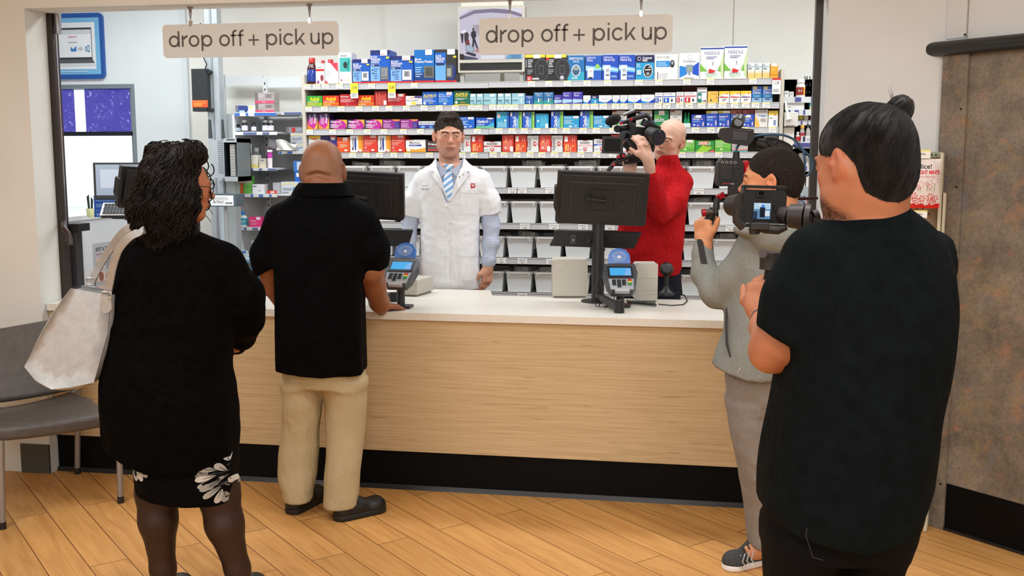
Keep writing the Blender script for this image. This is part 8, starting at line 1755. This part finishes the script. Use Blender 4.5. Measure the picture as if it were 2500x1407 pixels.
s=MB();s.lathe((a.x,a.y,CZ+.045),[(.012,0),(.013,.05),(.017,.075)],m_plas,20);s.obj('neck',t)
s=MB();s.ell((a.x,a.y-.008,CZ+.142),(.037,.034,.037),m_plas,24,16);s.cone((a.x,a.y-.03,CZ+.145),(a.x+.002,a.y-.046,CZ+.15),.026,.022,mat((50,50,54),.15),20);s.obj('head',t)
s=MB();pts=[(a.x+.03,a.y-.02,CZ+.006)]+[tuple(atZ(px,py,CZ+.004))for px,py in((1655,714),(1672,722),(1678,735),(1668,744),(1640,746),(1608,743))];s.tube(pts,.0028,BLACK,6);s.obj('cable',t)
s=MB();rr=random.Random(1);a=atZ(1530,737,CZ+.012);b=atZ(1602,744,CZ+.012);pts=[]
for i in range(150):u=i/149;th=u*2*math.pi*16;p=a.lerp(b,u);pts.append((p.x,p.y+.009*math.cos(th),p.z+.009*math.sin(th)))
s.tube(pts,.0028,m_plas,5);tag(s.obj('coiled_cable'),'black coiled cable lying in front of the right printer','cable')
s=MB();s.tube([tuple(atD(px,py,w_))for px,py,w_ in((1478,660,5.0),(1458,690,5.0),(1447,722,4.97),(1455,748,4.95),(1480,751,4.93),(1497,738,4.95),(1500,725,5.0))],.0025,BLACK,6);tag(s.obj('looped_cable'),'thin black cable looping around the right monitor pole foot','cable')
# ---- shoulder camera of the man in red
def V(px,py,d):return atD(px,py,d)
m_cam=mat((26,27,29),.4);m_cam2=mat((15,15,16),.55);m_redm=mat((165,18,30),.3,.4)
t=thing('shoulder_camera','black shoulder video camera with foam microphone and open screen, held by the man in red','camera',tuple(V(1570,340,5.4)));KD=5.42
def cp(nm,fn,**k):s=MB();fn(s);return s.obj(nm,t,**k)
M0=frame_at(V(1566,325,KD),YAW+.30,math.radians(0),math.radians(4))
cp('body',lambda s:(setattr(s,'M',M0),s.prism([(-.075,-.045),(.03,-.05),(.05,-.02),(.045,.03),(-.07,.03)],lambda p,q_,d:(p,d,q_),-.02,.12,m_cam),s.plane_text('SONY',lambda u,v,d:(-.03+u*.022,-.0212-d,-.015+v*.006),0,0,1,1,.0004,mat((220,220,220)))),bevel=.004)
cp('lens',lambda s:(s.cone(V(1585,326,KD-.04),V(1603,334,KD-.09),.036,.04,m_cam2,28),s.cone(V(1603,334,KD-.09),V(1608,336,KD-.11),.042,.042,m_cam,28),s.cone(V(1608,336,KD-.111),V(1608.6,336.2,KD-.113),.032,.03,mat((30,34,50),.05),24)))
cp('eyepiece',lambda s:(setattr(s,'M',frame_at(V(1590,308,KD),YAW+.3,.2,.4)),s.box((-.05,-.03,-.018),(.045,.03,.018),m_cam2)),bevel=.006)
cp('top_handle',lambda s:(s.tube([V(1520,300,KD),V(1545,291,KD),V(1578,281,KD),V(1586,288,KD),V(1589,302,KD)],[.010,.012,.013,.013,.012],m_cam,10),s.cone(V(1532,302,KD),V(1548,312,KD),.02,.024,m_cam2,14),s.cone(V(1512,315,KD),V(1506,315,KD-.03),.018,.018,m_cam,18),s.cone(V(1516,313,KD),V(1530,312,KD),.014,.014,m_cam2,14)))
cp('microphone',lambda s:(s.ell(V(1497,293,KD-.06),(.043,.03,.027),mat((24,24,25),.95),24,14,Matrix.Rotation(math.radians(-22),3,'Y')),))
cp('microphone_holder',lambda s:(s.cone(V(1522,281,KD-.03),V(1548,270,KD-.01),.008,.010,STEEL,14),s.cone(V(1545,272,KD),V(1562,275,KD),.007,.006,m_cam2,12),s.box(V(1513,276,KD-.04)-Vector((.0,.004,.008)),V(1529,281,KD-.03)+Vector((0,.004,.002)),CHROME)))
cp('microphone_cable',lambda s:s.tube([V(1556,274,KD),V(1570,279,KD),V(1588,290,KD+.03),V(1598,300,KD+.05)],.003,mat((30,60,170),.4),6))
cp('flip_screen',lambda s:(setattr(s,'M',frame_at(V(1497,355,KD-.08),YAW-.12,0,math.radians(2))),s.box((-.058,0,-.043),(.052,.018,.045),m_cam),s.box((-.045,-.001,-.032),(.038,0,.033),mat((8,9,11),.45,0,.2))),bevel=.004)
cp('screen_arm',lambda s:(s.cone(V(1518,338,KD-.05),V(1530,330,KD),.012,.012,m_cam2,12),s.cone(V(1530,345,KD),V(1560,372,KD-.02),.035,.03,m_cam2,14)))
cp('shoulder_pad',lambda s:(setattr(s,'M',frame_at(V(1550,388,KD),YAW+.25,0,math.radians(-8))),s.box((-.07,-.03,-.02),(.06,.09,.02),m_cam2),s.box((-.06,-.034,.008),(.05,-.03,.014),m_redm)),bevel=.005)
cp('front_grip_arm',lambda s:(s.tube([V(1560,378,KD-.03),V(1520,388,KD-.08),V(1500,398,KD-.1),V(1484,418,KD-.11)],[.012,.011,.012,.010],m_cam,10),s.cone(V(1516,382,KD-.1),V(1522,380,KD-.06),.014,.014,m_cam2,14)))
for px,py,d_ in((1540,292,KD-.02),(1516,301,KD-.02),(1521,381,KD-.115),(1497,402,KD-.115),(1509,383,KD-.1)):cp('red_knob',lambda s:s.cone(V(px,py,d_),V(px+1,py-.5,d_-.02),.0085,.0085,m_redm,12))
# ---- cinema camera rig of the hooded man
t=thing('cinema_camera','black cinema camera rig with red lens ring, viewfinder and blue looping cable','camera',tuple(V(1800,420,4.1)));CD=4.12
cp('body',lambda s:(setattr(s,'M',frame_at(V(1786,418,CD),YAW-.1,0,math.radians(2))),s.prism([(-.055,-.05),(-.045,-.062),(.03,-.058),(.045,-.02),(.045,.03),(.03,.052),(-.04,.052),(-.055,.03)],lambda p,q_,d:(p,d,q_),-.02,.12,m_cam2),s.box((-.045,-.0225,-.035),(.0,-.02,.018),m_cam),[s.box((.006,-.0225,-.035+k*.008),(.03,-.02,-.031+k*.008),m_cam)for k in range(7)],[s.cone((-.040+k*.0165,-.023,.034),(-.040+k*.0165,-.0245,.034),.0055,.0055,mat((190,190,190),.4),12)for k in range(4)],[s.cone((-.040+k*.0165,-.0246,.034),(-.040+k*.0165,-.0252,.034),.0040,.0040,m_cam2,12)for k in range(4)],s.box((-.035,-.022,-.052),(-.005,-.02,-.049),m_redm),s.box((-.003,-.022,-.052),(.012,-.02,-.049),mat((190,190,190)))),bevel=.003)
cp('lens_ring',lambda s:(s.cone(V(1808,418,CD),V(1822,417,CD+.01),.038,.042,mat((190,22,36),.25,.3),28),s.cone(V(1822,417,CD+.01),V(1830,417,CD+.01),.034,.034,m_cam2,24)))
cp('viewfinder',lambda s:(setattr(s,'M',frame_at(V(1806,330,CD),YAW-.15,0,math.radians(5))),s.prism([(-.085,-.012),(-.05,-.034),(.035,-.04),(.055,-.012),(.05,.026),(-.03,.028),(-.078,.02)],lambda p,q_,d:(p,d,q_),-.03,.05,m_cam2),s.box((-.03,-.0325,-.022),(.03,-.03,.012),mat((46,46,50),.3)),s.box((-.03,-.033,.014),(.04,-.028,.02),mat((50,34,40),.3))),bevel=.005)
cp('top_mount',lambda s:(s.cone(V(1800,302,CD-.03),V(1805,292,CD+.02),.024,.024,m_cam,20),s.cone(V(1802,300,CD-.035),V(1802.5,299,CD-.04),.016,.016,mat((5,5,5),.2),16),s.tube([V(1795,300,CD),V(1790,310,CD),V(1786,320,CD)],.013,m_cam2,10)))
cp('eye_cup',lambda s:(s.lathe(tuple(V(1900,355,CD-.05)),[(.03,-.02),(.05,.0),(.058,.008),(.05,.004)],m_cam2,24,ax=(.3,-.5,.8),sy=.6),s.cone(V(1850,350,CD),V(1895,362,CD-.04),.02,.026,m_cam2,16)))
cp('blue_cable',lambda s:s.tube(catm([V(1797,372,CD),V(1802,356,CD),V(1822,340,CD-.01),V(1858,330,CD-.02),V(1905,329,CD-.02),V(1940,342,CD),V(1960,368,CD),V(1965,400,CD),V(1957,425,CD+.02),V(1950,436,CD+.03)],5),.0048,mat((48,84,112),.4),10))
cp('blue_cable',lambda s:s.tube(catm([V(1935,355,CD+.03),V(1962,368,CD+.03),V(1980,388,CD+.03),V(1982,410,CD+.03),V(1972,428,CD+.03),V(1950,433,CD+.03)],5),.0048,mat((44,78,104),.4),10))
cp('cable_plug',lambda s:(s.cone(V(1797,390,CD),V(1798,370,CD),.015,.012,m_cam2,12),))
cp('rod_mount',lambda s:(s.cone(V(1756,478,CD-.05),V(1815,482,CD+.05),.009,.009,mat((90,16,26),.3,.6),12),s.cone(V(1756,474,CD-.06),V(1762,484,CD-.06),.018,.018,m_redm,14),s.box(V(1790,460,CD)-Vector((.02,.02,.03)),V(1815,450,CD)+Vector((.02,.04,.02)),m_cam2)))
cp('hand_grip',lambda s:(s.tube([V(1750,486,CD-.08),V(1748,512,CD-.09)],[.012,.014],m_cam2,12),s.cone(V(1718,519,CD-.1),V(1748,516,CD-.09),.012,.012,mat((120,112,108),.3,.8),16),s.cone(V(1714,520,CD-.1),V(1722,519,CD-.1),.015,.015,m_redm,16),s.tube([V(1742,510,CD-.09),V(1732,535,CD-.08),V(1722,560,CD-.07)],[.016,.019,.018],m_cam2,14)),bevel=0)
cp('rear_rods',lambda s:(s.cone(V(1925,487,CD-.2),V(1995,484,CD-.15),.006,.006,mat((60,30,34),.3,.6),10),s.cone(V(1925,480,CD-.2),V(1952,474,CD-.2),.012,.012,m_cam2,12),s.cone(V(1930,476,CD-.2),V(1944,476,CD-.2),.012,.012,mat((150,148,146),.4),10)))
# ---- stabiliser and mirrorless camera of the large man
t=thing('mirrorless_camera','black mirrorless camera with lit rear screen mounted on the stabiliser','camera',tuple(V(1855,520,2.75)));GD=2.72
Mc=frame_at(V(1864,507,GD),YAW-.03,0,math.radians(1.5))
cp('body',lambda s:(setattr(s,'M',Mc),s.prism([(-.05,-.042),(.056,-.042),(.06,-.03),(.06,.036),(.052,.046),(-.04,.046),(-.05,.036)],lambda p,q_,d:(p,d,q_),0,.035,m_cam2),s.box((-.022,-.006,.028),(.004,0,.046),m_cam),s.box((-.016,-.0065,.033),(-.002,-.006,.043),mat((8,8,9),.15)),s.cone((.038,-.004,-.0),(.038,0,-.0),.011,.012,m_cam,20),s.cone((.038,-.0048,0),(.038,-.004,0),.005,.005,m_cam2,14),[s.cone((x_,-.001,z_),(x_,0,z_),.0028,.0028,mat((50,50,54),.4),8)for x_,z_ in((.03,.024),(.045,.022),(.05,-.016),(.03,-.02),(.042,-.022))],s.cone((.045,.015,.046),(.045,.015,.054),.011,.011,m_cam,18),s.box((-.055,-.002,-.05),(-.048,.04,.055),m_cam),s.box((-.055,-.002,.05),(.058,.03,.058),m_cam),s.box((-.055,-.002,-.053),(.058,.04,-.046),m_cam)),bevel=.0015)
def scr(s):
 s.M=Mc;s.box((-.03,-.003,-.034),(.022,0,.016),m_cam);E2=lambda c:mat(c,.2,emit=.9)
 def qq(a,b,c_,d,col,k):s.quad([(a,-.0034-.0002*k,b),(c_,-.0034-.0002*k,b),(c_,-.0034-.0002*k,d),(a,-.0034-.0002*k,d)],E2(col))
 qq(-.026,-.03,.018,.012,(96,140,180),0);qq(-.026,-.004,.018,.012,(176,204,226),1);qq(-.01,-.026,.004,.001,(28,34,46),2);qq(-.006,0,.002,.007,(60,130,210),3);qq(.004,-.022,.016,-.008,(208,220,228),2);qq(-.026,-.03,-.016,-.01,(40,60,84),2);qq(-.012,.004,-.009,.011,(232,240,246),3)
cp('rear_screen',scr)
cp('lens',lambda s:(setattr(s,'M',Mc),s.cone((.0,.035,0),(.0,.10,0),.03,.032,m_cam,24)))
t=thing('camera_stabiliser','black handheld motorised stabiliser gripped by the large man','stabiliser',tuple(V(1870,660,2.6)))
m_gim=mat((44,40,40),.5)
cp('side_motor',lambda s:(s.cone(V(1928,527,GD-.02),V(1965,530,GD-.04),.031,.035,m_gim,28),s.cone(V(1965,530,GD-.04),V(1978,531,GD-.045),.036,.034,mat((62,58,58),.45),28),s.cone(V(1905,520,GD),V(1928,527,GD-.02),.018,.026,m_gim,18)))
cp('rear_arm',lambda s:s.tube([V(1968,540,GD-.03),V(1970,575,GD-.03),V(1970,615,GD-.05),V(1950,622,GD-.07),V(1905,620,GD-.07)],[.02,.02,.018,.012,.010],m_gim,12))
cp('motor_knob',lambda s:(s.cone(V(1986,527,GD-.04),V(1998,522,GD-.04),.014,.014,m_gim,14),s.prism([(0,0),(.028,-.006),(.024,-.02),(0,-.022)],lambda p,q_,d:tuple(V(1985,530,GD-.05)+Vector((p,d,q_))),0,.03,m_gim)))
cp('base_plate',lambda s:(s.tube([V(1838,553,GD),V(1870,560,GD),V(1900,562,GD-.01),V(1920,555,GD-.02)],[.010,.012,.012,.008],m_gim,10),s.box(V(1832,560,GD)-Vector((0,.02,0)),V(1876,543,GD)+Vector((0,.05,0)),m_gim),s.cone(V(1842,572,GD),V(1842,558,GD),.013,.016,m_gim,14)),bevel=.002)
cp('left_motor',lambda s:(s.cone(V(1812,500,GD),V(1786,502,GD+.04),.03,.028,m_gim,24),s.tube([V(1800,510,GD),V(1800,540,GD),V(1815,556,GD)],[.014,.013,.012],m_gim,10)))
cp('grip_motor',lambda s:(s.cone(V(1883,657,2.62),V(1884,616,2.62),.03,.03,m_gim,24),s.cone(V(1868,619,2.58),V(1862,619,2.57),.012,.012,mat((80,76,76),.4),14)))
cp('grip',lambda s:(s.tube([V(1884,655,2.62),V(1878,690,2.63),V(1872,730,2.64),V(1866,790,2.65)],[.016,.0165,.017,.015],m_cam2,16),s.ell(V(1894,682,2.60),(.008,.006,.008),mat((60,60,64)),12,8)))
# ---- handbag
D=3.42;t=thing('handbag','silver grey pebbled leather tote bag hanging from the woman left shoulder','bag',tuple(V(180,940,D)))
m_bag=noisy('silver_pebbled_leather',(160,160,160),(170,170,169),40,.4,.16,420,4,metal=.2);m_bagin=mat((108,110,112),.7)
ol=[(183,700),(255,712),(290,716),(292,800),(262,930),(200,943),(150,948),(108,925),(78,888),(118,800),(150,745)]
cx_,cyb=205,830
s=MB();n=len(ol);rings=[]
for k,(sc_,off)in enumerate(((.90,-.075),(.985,-.06),(1.0,-.03),(1.0,.03),(.985,.06),(.9,.075))):
 for i,(px,py)in enumerate(ol):
  topness=1.0 if py<720 else 1.0-.0;q0=V(cx_+(px-cx_)*sc_,py if py<720 else cyb+(py-cyb)*sc_,D);o_=off*(1.25 if py>860 else(.55 if py<720 else.95));rings.append(tuple(q0+Vector((-sy_*o_,cy_*o_,0))))
fs=[(k*n+i,k*n+(i+1)%n,(k+1)*n+(i+1)%n,(k+1)*n+i)for k in range(5)for i in range(n)if i not in(0,1)]
s.add(rings,fs+[tuple(range(n)),tuple(range(5*n,6*n))[::-1]],m_bag,True);o=s.obj('bag_body',t);md=o.modifiers.new('soft','SUBSURF');md.levels=2;md.render_levels=2
s=MB();s.prism([(188,705),(286,719),(284,760),(180,760)],lambda a,b,d:tuple(V(a,b,D)+Vector((-sy_*d,cy_*d,0))),-.028,.028,m_bagin);s.obj('lining',t)
def strap(pts,w,th=.004):
 s=MB();P3=catm([V(*p)for p in pts],5);vs=[]
 for i,p in enumerate(P3):
  d=(P3[min(i+1,len(P3)-1)]-P3[max(i-1,0)]).normalized();sd=d.cross(Vector((sy_*1,-cy_,0))).normalized();nn=d.cross(sd).normalized()
  for a,b in((-1,-1),(1,-1),(1,1),(-1,1)):vs.append(tuple(p+sd*w*a+nn*th*b))
 m_=len(P3);s.add(vs,[(i*4+j_,i*4+(j_+1)%4,(i+1)*4+(j_+1)%4,(i+1)*4+j_)for i in range(m_-1)for j_ in range(4)]+[(3,2,1,0),tuple(range(4*m_-4,4*m_))],m_bag);return s.obj('strap',t,bevel=.001)
strap([(222,690,D+.05),(245,645,D+.05),(275,600,D+.03),(302,566,D),(330,550,D-.0),(350,556,D+.02),(358,572,D+.08)],.0125)
strap([(262,720,D-.065),(268,690,D-.08),(276,650,D-.10),(290,610,D-.12),(315,580,D-.135),(338,568,D-.12),(352,562,D-.04),(356,566,D+.04)],.0125)
s=MB();s.prism([(249,722),(272,724),(274,755),(266,764),(254,764),(245,752)],lambda a,b,d:tuple(V(a,b,D-.078)+Vector((0,d,0))),-.004,.004,m_bag);s.obj('strap_tab',t,bevel=.002)
for px,py,d_ in((261,722,D-.08),(222,688,D+.045)):
 s=MB();p=V(px,py,d_);s.tube([tuple(p+Vector(v))for v in((-.016,0,.012),(.016,0,.012),(.016,0,-.012),(-.016,0,-.012),(-.016,0,.012))],.0025,CHROME,8);s.obj('buckle',t)
 # ---- waiting chair
m_vin=noisy('taupe_vinyl',(72,66,62),(82,75,71),30,.42,.1,300);m_leg=mat((150,146,144),.35,.5)
t=thing('waiting_chair','wide brown grey vinyl waiting chair with silver legs behind the woman','chair',tuple(atZ(120,1250,0)))
fr=[(295,1228),(190,1157),(7,1292),(-90,1215)]
LP_=[atZ(px,py,0)for px,py in fr]
for k,(p,top)in enumerate(zip(LP_,((290,1065),(190,945),(2,1075),(-90,930)))):
 d_=p.y*cy_-p.x*sy_;q_=atD(top[0],top[1],d_);s=MB();s.cone((p.x,p.y,.03),q_,.014,.014,m_leg,16);o=s.obj('leg',t);s=MB();s.cone((p.x,p.y,0),(p.x,p.y,.032),.015,.0155,BLACK,16);s.obj('foot_cap',o)
def pad(nm,cs,thick,n=18):
 s=MB();vs=[];m_=len(cs)
 for(l_,md_,r_)in cs:
  A0,A1,A2=[V(*p)for p in(l_,md_,r_)]
  for i in range(n):u=i/(n-1);vs.append(A0*(1-u)*(1-2*u)+A1*4*u*(1-u)+A2*u*(2*u-1))
 nm_=[];
 for j_ in range(m_):
  for i in range(n):
   du=vs[j_*n+min(i+1,n-1)]-vs[j_*n+max(i-1,0)];dv=vs[min(j_+1,m_-1)*n+i]-vs[max(j_-1,0)*n+i];nm_.append(du.cross(dv).normalized()*thick)
 a=[tuple(v+w_)for v,w_ in zip(vs,nm_)];b=[tuple(v-w_)for v,w_ in zip(vs,nm_)];k=m_*n;fs=[]
 for j_ in range(m_-1):
  for i in range(n-1):f=(j_*n+i,j_*n+i+1,(j_+1)*n+i+1,(j_+1)*n+i);fs+=[f,tuple(k+x_ for x_ in f[::-1])]
 for i in range(n-1):fs+=[(i+1,i,k+i,k+i+1),((m_-1)*n+i,(m_-1)*n+i+1,k+(m_-1)*n+i+1,k+(m_-1)*n+i)]
 for j_ in range(m_-1):fs+=[(j_*n,(j_+1)*n,k+(j_+1)*n,k+j_*n),((j_+1)*n+n-1,j_*n+n-1,k+j_*n+n-1,k+(j_+1)*n+n-1)]
 s.add(a+b,fs,m_vin,True);o=s.obj(nm,t);mo=o.modifiers.new('bevel','BEVEL');mo.width=thick*.9;mo.segments=4;mo.limit_method='ANGLE';mo.angle_limit=1.0;return o
pad('backrest',[((-260,850,4.45),(-20,806,4.75),(165,775,5.0)),((-260,900,4.42),(-20,860,4.72),(200,820,4.98)),((-255,950,4.40),(-20,930,4.68),(205,880,4.95)),((-240,990,4.38),(-20,985,4.62),(185,950,4.9))],.022)
pad('seat',[((-200,1020,4.55),(0,1010,4.72),(175,968,4.95)),((-210,1030,4.42),(0,1024,4.58),(225,985,4.82)),((-200,1045,4.30),(0,1042,4.42),(252,1010,4.62)),((-180,1062,4.24),(10,1062,4.28),(250,1030,4.5))],.03)
s=MB();s.tube([tuple(V(*p))for p in((190,950,4.98),(130,985,4.9),(0,1000,4.7))],.011,m_leg,10);s.obj('frame_rail',t)
# ---- candy rack against the right wall
t=thing('snack_rack','beige metal peg rack end with price tickets against the marbled wall','rack',tuple(atZ(2258,1270,0)));m_rk=mat((206,199,176),.5)
RD_=4.24;b0=atD(2262,1298,RD_)
def PR(px,py,d):return V(px,py,d)
s=MB();s.prism([(2296,372),(2304,374),(2262,1298),(2254,1298)],lambda a,b,d:tuple(V(a,b,RD_)+Vector((d*.3,d,0))),0,.08,m_rk);s.obj('side_panel',t)
s=MB();s.prism([(2303,470),(2310,474),(2264,1290),(2259,1290)],lambda a,b,d:tuple(V(a,b,RD_+.02)+Vector((d*.3,d,0))),0,.05,m_rk);s.obj('side_rail',t)
s=MB();s.prism([(2180,371),(2297,371),(2297,384),(2180,386)],lambda a,b,d:tuple(V(a,b,RD_+.06)+Vector((0,d,0))),0,.01,mat((168,172,146),.5));s.prism([(2180,386),(2296,384),(2288,700),(2180,700)],lambda a,b,d:tuple(V(a,b,RD_+.07)+Vector((0,d,0))),0,.008,mat((176,158,136),.6))
for px,py in((2275,378),(2285,378),(2268,523),(2253,509),(2239,509)):s.cone(V(px,py,RD_+.058),V(px,py,RD_+.057),.004,.004,BLACK,8)
s.obj('peg_panel',t)
for px0,py0,px1,py1,tx in((2240,366,2270,387,'99c'),(2231,514,2262,532,'99c')):
 s=MB();a,b=V(px0,py0,RD_-.05),V(px1,py1,RD_-.05);s.box((a.x,a.y,b.z),(b.x,a.y+.002,a.z),m_tag);w,h=b.x-a.x,a.z-b.z;fn=lambda u,v,d:(a.x+u*w,a.y-.0005-d,b.z+v*h);s.quad([fn(0,.82,0),fn(1,.82,0),fn(1,1,0),fn(0,1,0)],m_tagy);s.plane_text(tx,fn,.2,.25,.65,.75,.001,BLACK,keep=True);s.cone((a.x+w/2,a.y+.002,b.z+.004),tuple(V((px0+px1)/2,py1,RD_+.06)),.002,.002,STEEL,6);s.obj('price_ticket',t)
def candy(lab,l_,r_,tp,bt,d_):
 a,b=V(l_,tp,d_),V(r_,bt,d_);w,h=b.x-a.x,a.z-b.z;tt=thing('candy_bag',lab,'candy bag',((a.x+b.x)/2,a.y,b.z),'bags of mints on the peg rack')
 def Y(u,v):return-.028*math.sin(math.pi*min(max(u,0),1))**.6*math.sin(math.pi*min(max(v*.96+.03,0),1))**.5-.002*math.sin(u*17+v*9)
 s=MB();n,m_=16,20;vs=[];
 for sd in(1,-1):
  for j_ in range(m_+1):
   for i in range(n+1):
    u,v=i/n,j_/m_;vs.append((a.x+w*(u+.02*math.sin(v*7)*(u-.5)),a.y+.03+sd*Y(u,v)*(1 if sd==1 else.3),b.z+v*h))
 k=(n+1)*(m_+1);top_,red_=[],[]
 for sd in(0,1):
  for j_ in range(m_):
   for i in range(n):
    f=tuple(sd*k+x_ for x_ in(j_*(n+1)+i,j_*(n+1)+i+1,(j_+1)*(n+1)+i+1,(j_+1)*(n+1)+i));f=f if sd==0 else f[::-1];(red_ if j_<2 else top_).append(f)
 s.add(vs,top_,mat((232,222,220),.25),True);s.add(vs,red_,mat((215,35,35),.25),True);s.obj('pouch',tt)
 s=MB();fn=lambda u,v,d:(a.x+w*u,a.y+.03+Y(u,v)-.0012-d,b.z+v*h)
 s.plane_text('Nice!',fn,.3,.80,.72,.90,0,mat((60,60,62)),.02);s.plane_text('STARLIGHT MINTS',fn,.04,.69,.96,.77,0,mat((222,40,60)),.03);s.plane_text('naturally flavored',fn,.2,.62,.8,.66,0,mat((222,110,120)))
 for cx_2,cy_2,r_2 in((.18,.46,.07),(.42,.48,.09),(.36,.43,.05),(.68,.44,.06),(.82,.56,.09),(.6,.5,.04)):
  for kk in range(14):
   th=kk*2*math.pi/14;p0=fn(cx_2+r_2*math.cos(th),cy_2+r_2*.75*math.sin(th),.0006);s.cbox(p0,(w*.02,.0005,w*.02),mat((215,60,70))if kk%2 else mat((235,225,220)))
  s.cbox(fn(cx_2,(cy_2-r_2*.75+.36)/2,.0),(w*.012,.0005,h*max(.02,cy_2-r_2*.75-.34)),mat((110,160,80)))
 for kk,(u,v)in enumerate(((.25,.26),(.48,.2),(.7,.24),(.85,.2),(.36,.15),(.6,.13),(.78,.14),(.18,.16))):
  s.quad([fn(u+.1*math.cos(i*.5236),v+.075*math.sin(i*.5236),.0004)for i in range(12)],mat((238,222,220),.3))
  for q_ in range(6):th=q_*math.pi/3+kk;s.quad([fn(u+.015*math.cos(th),v+.012*math.sin(th),.0009),fn(u+.095*math.cos(th-.2),v+.07*math.sin(th-.2),.0009),fn(u+.095*math.cos(th+.2),v+.07*math.sin(th+.2),.0009)],mat((214,48,56),.3))
 s.obj('printed_front',tt)
candy('white and red bag of starlight mints hanging foremost on the rack',2214,2293,388,509,RD_-.06)
candy('second bag of mints, partly hidden behind the large man neck',2150,2212,410,512,RD_+.0)
for i,(x,y)in enumerate([(-2.3,5.62),(-0.6,5.62),(1.1,5.62),(2.8,5.62)]):
 t=thing('ceiling_lamp','recessed rectangular ceiling lamp, %s from the left above the pharmacy'%ords[i],'lamp',(x,y,BACK_H-.03));s=MB();s.box((x-.62,y-.17,BACK_H-.03),(x+.62,y+.17,BACK_H-.0005),WHITE);s.obj('frame',t);s=MB();s.box((x-.6,y-.15,BACK_H-.034),(x+.6,y+.15,BACK_H-.031),mat((250,250,250),.5,emit=1.5));s.obj('diffuser',t)
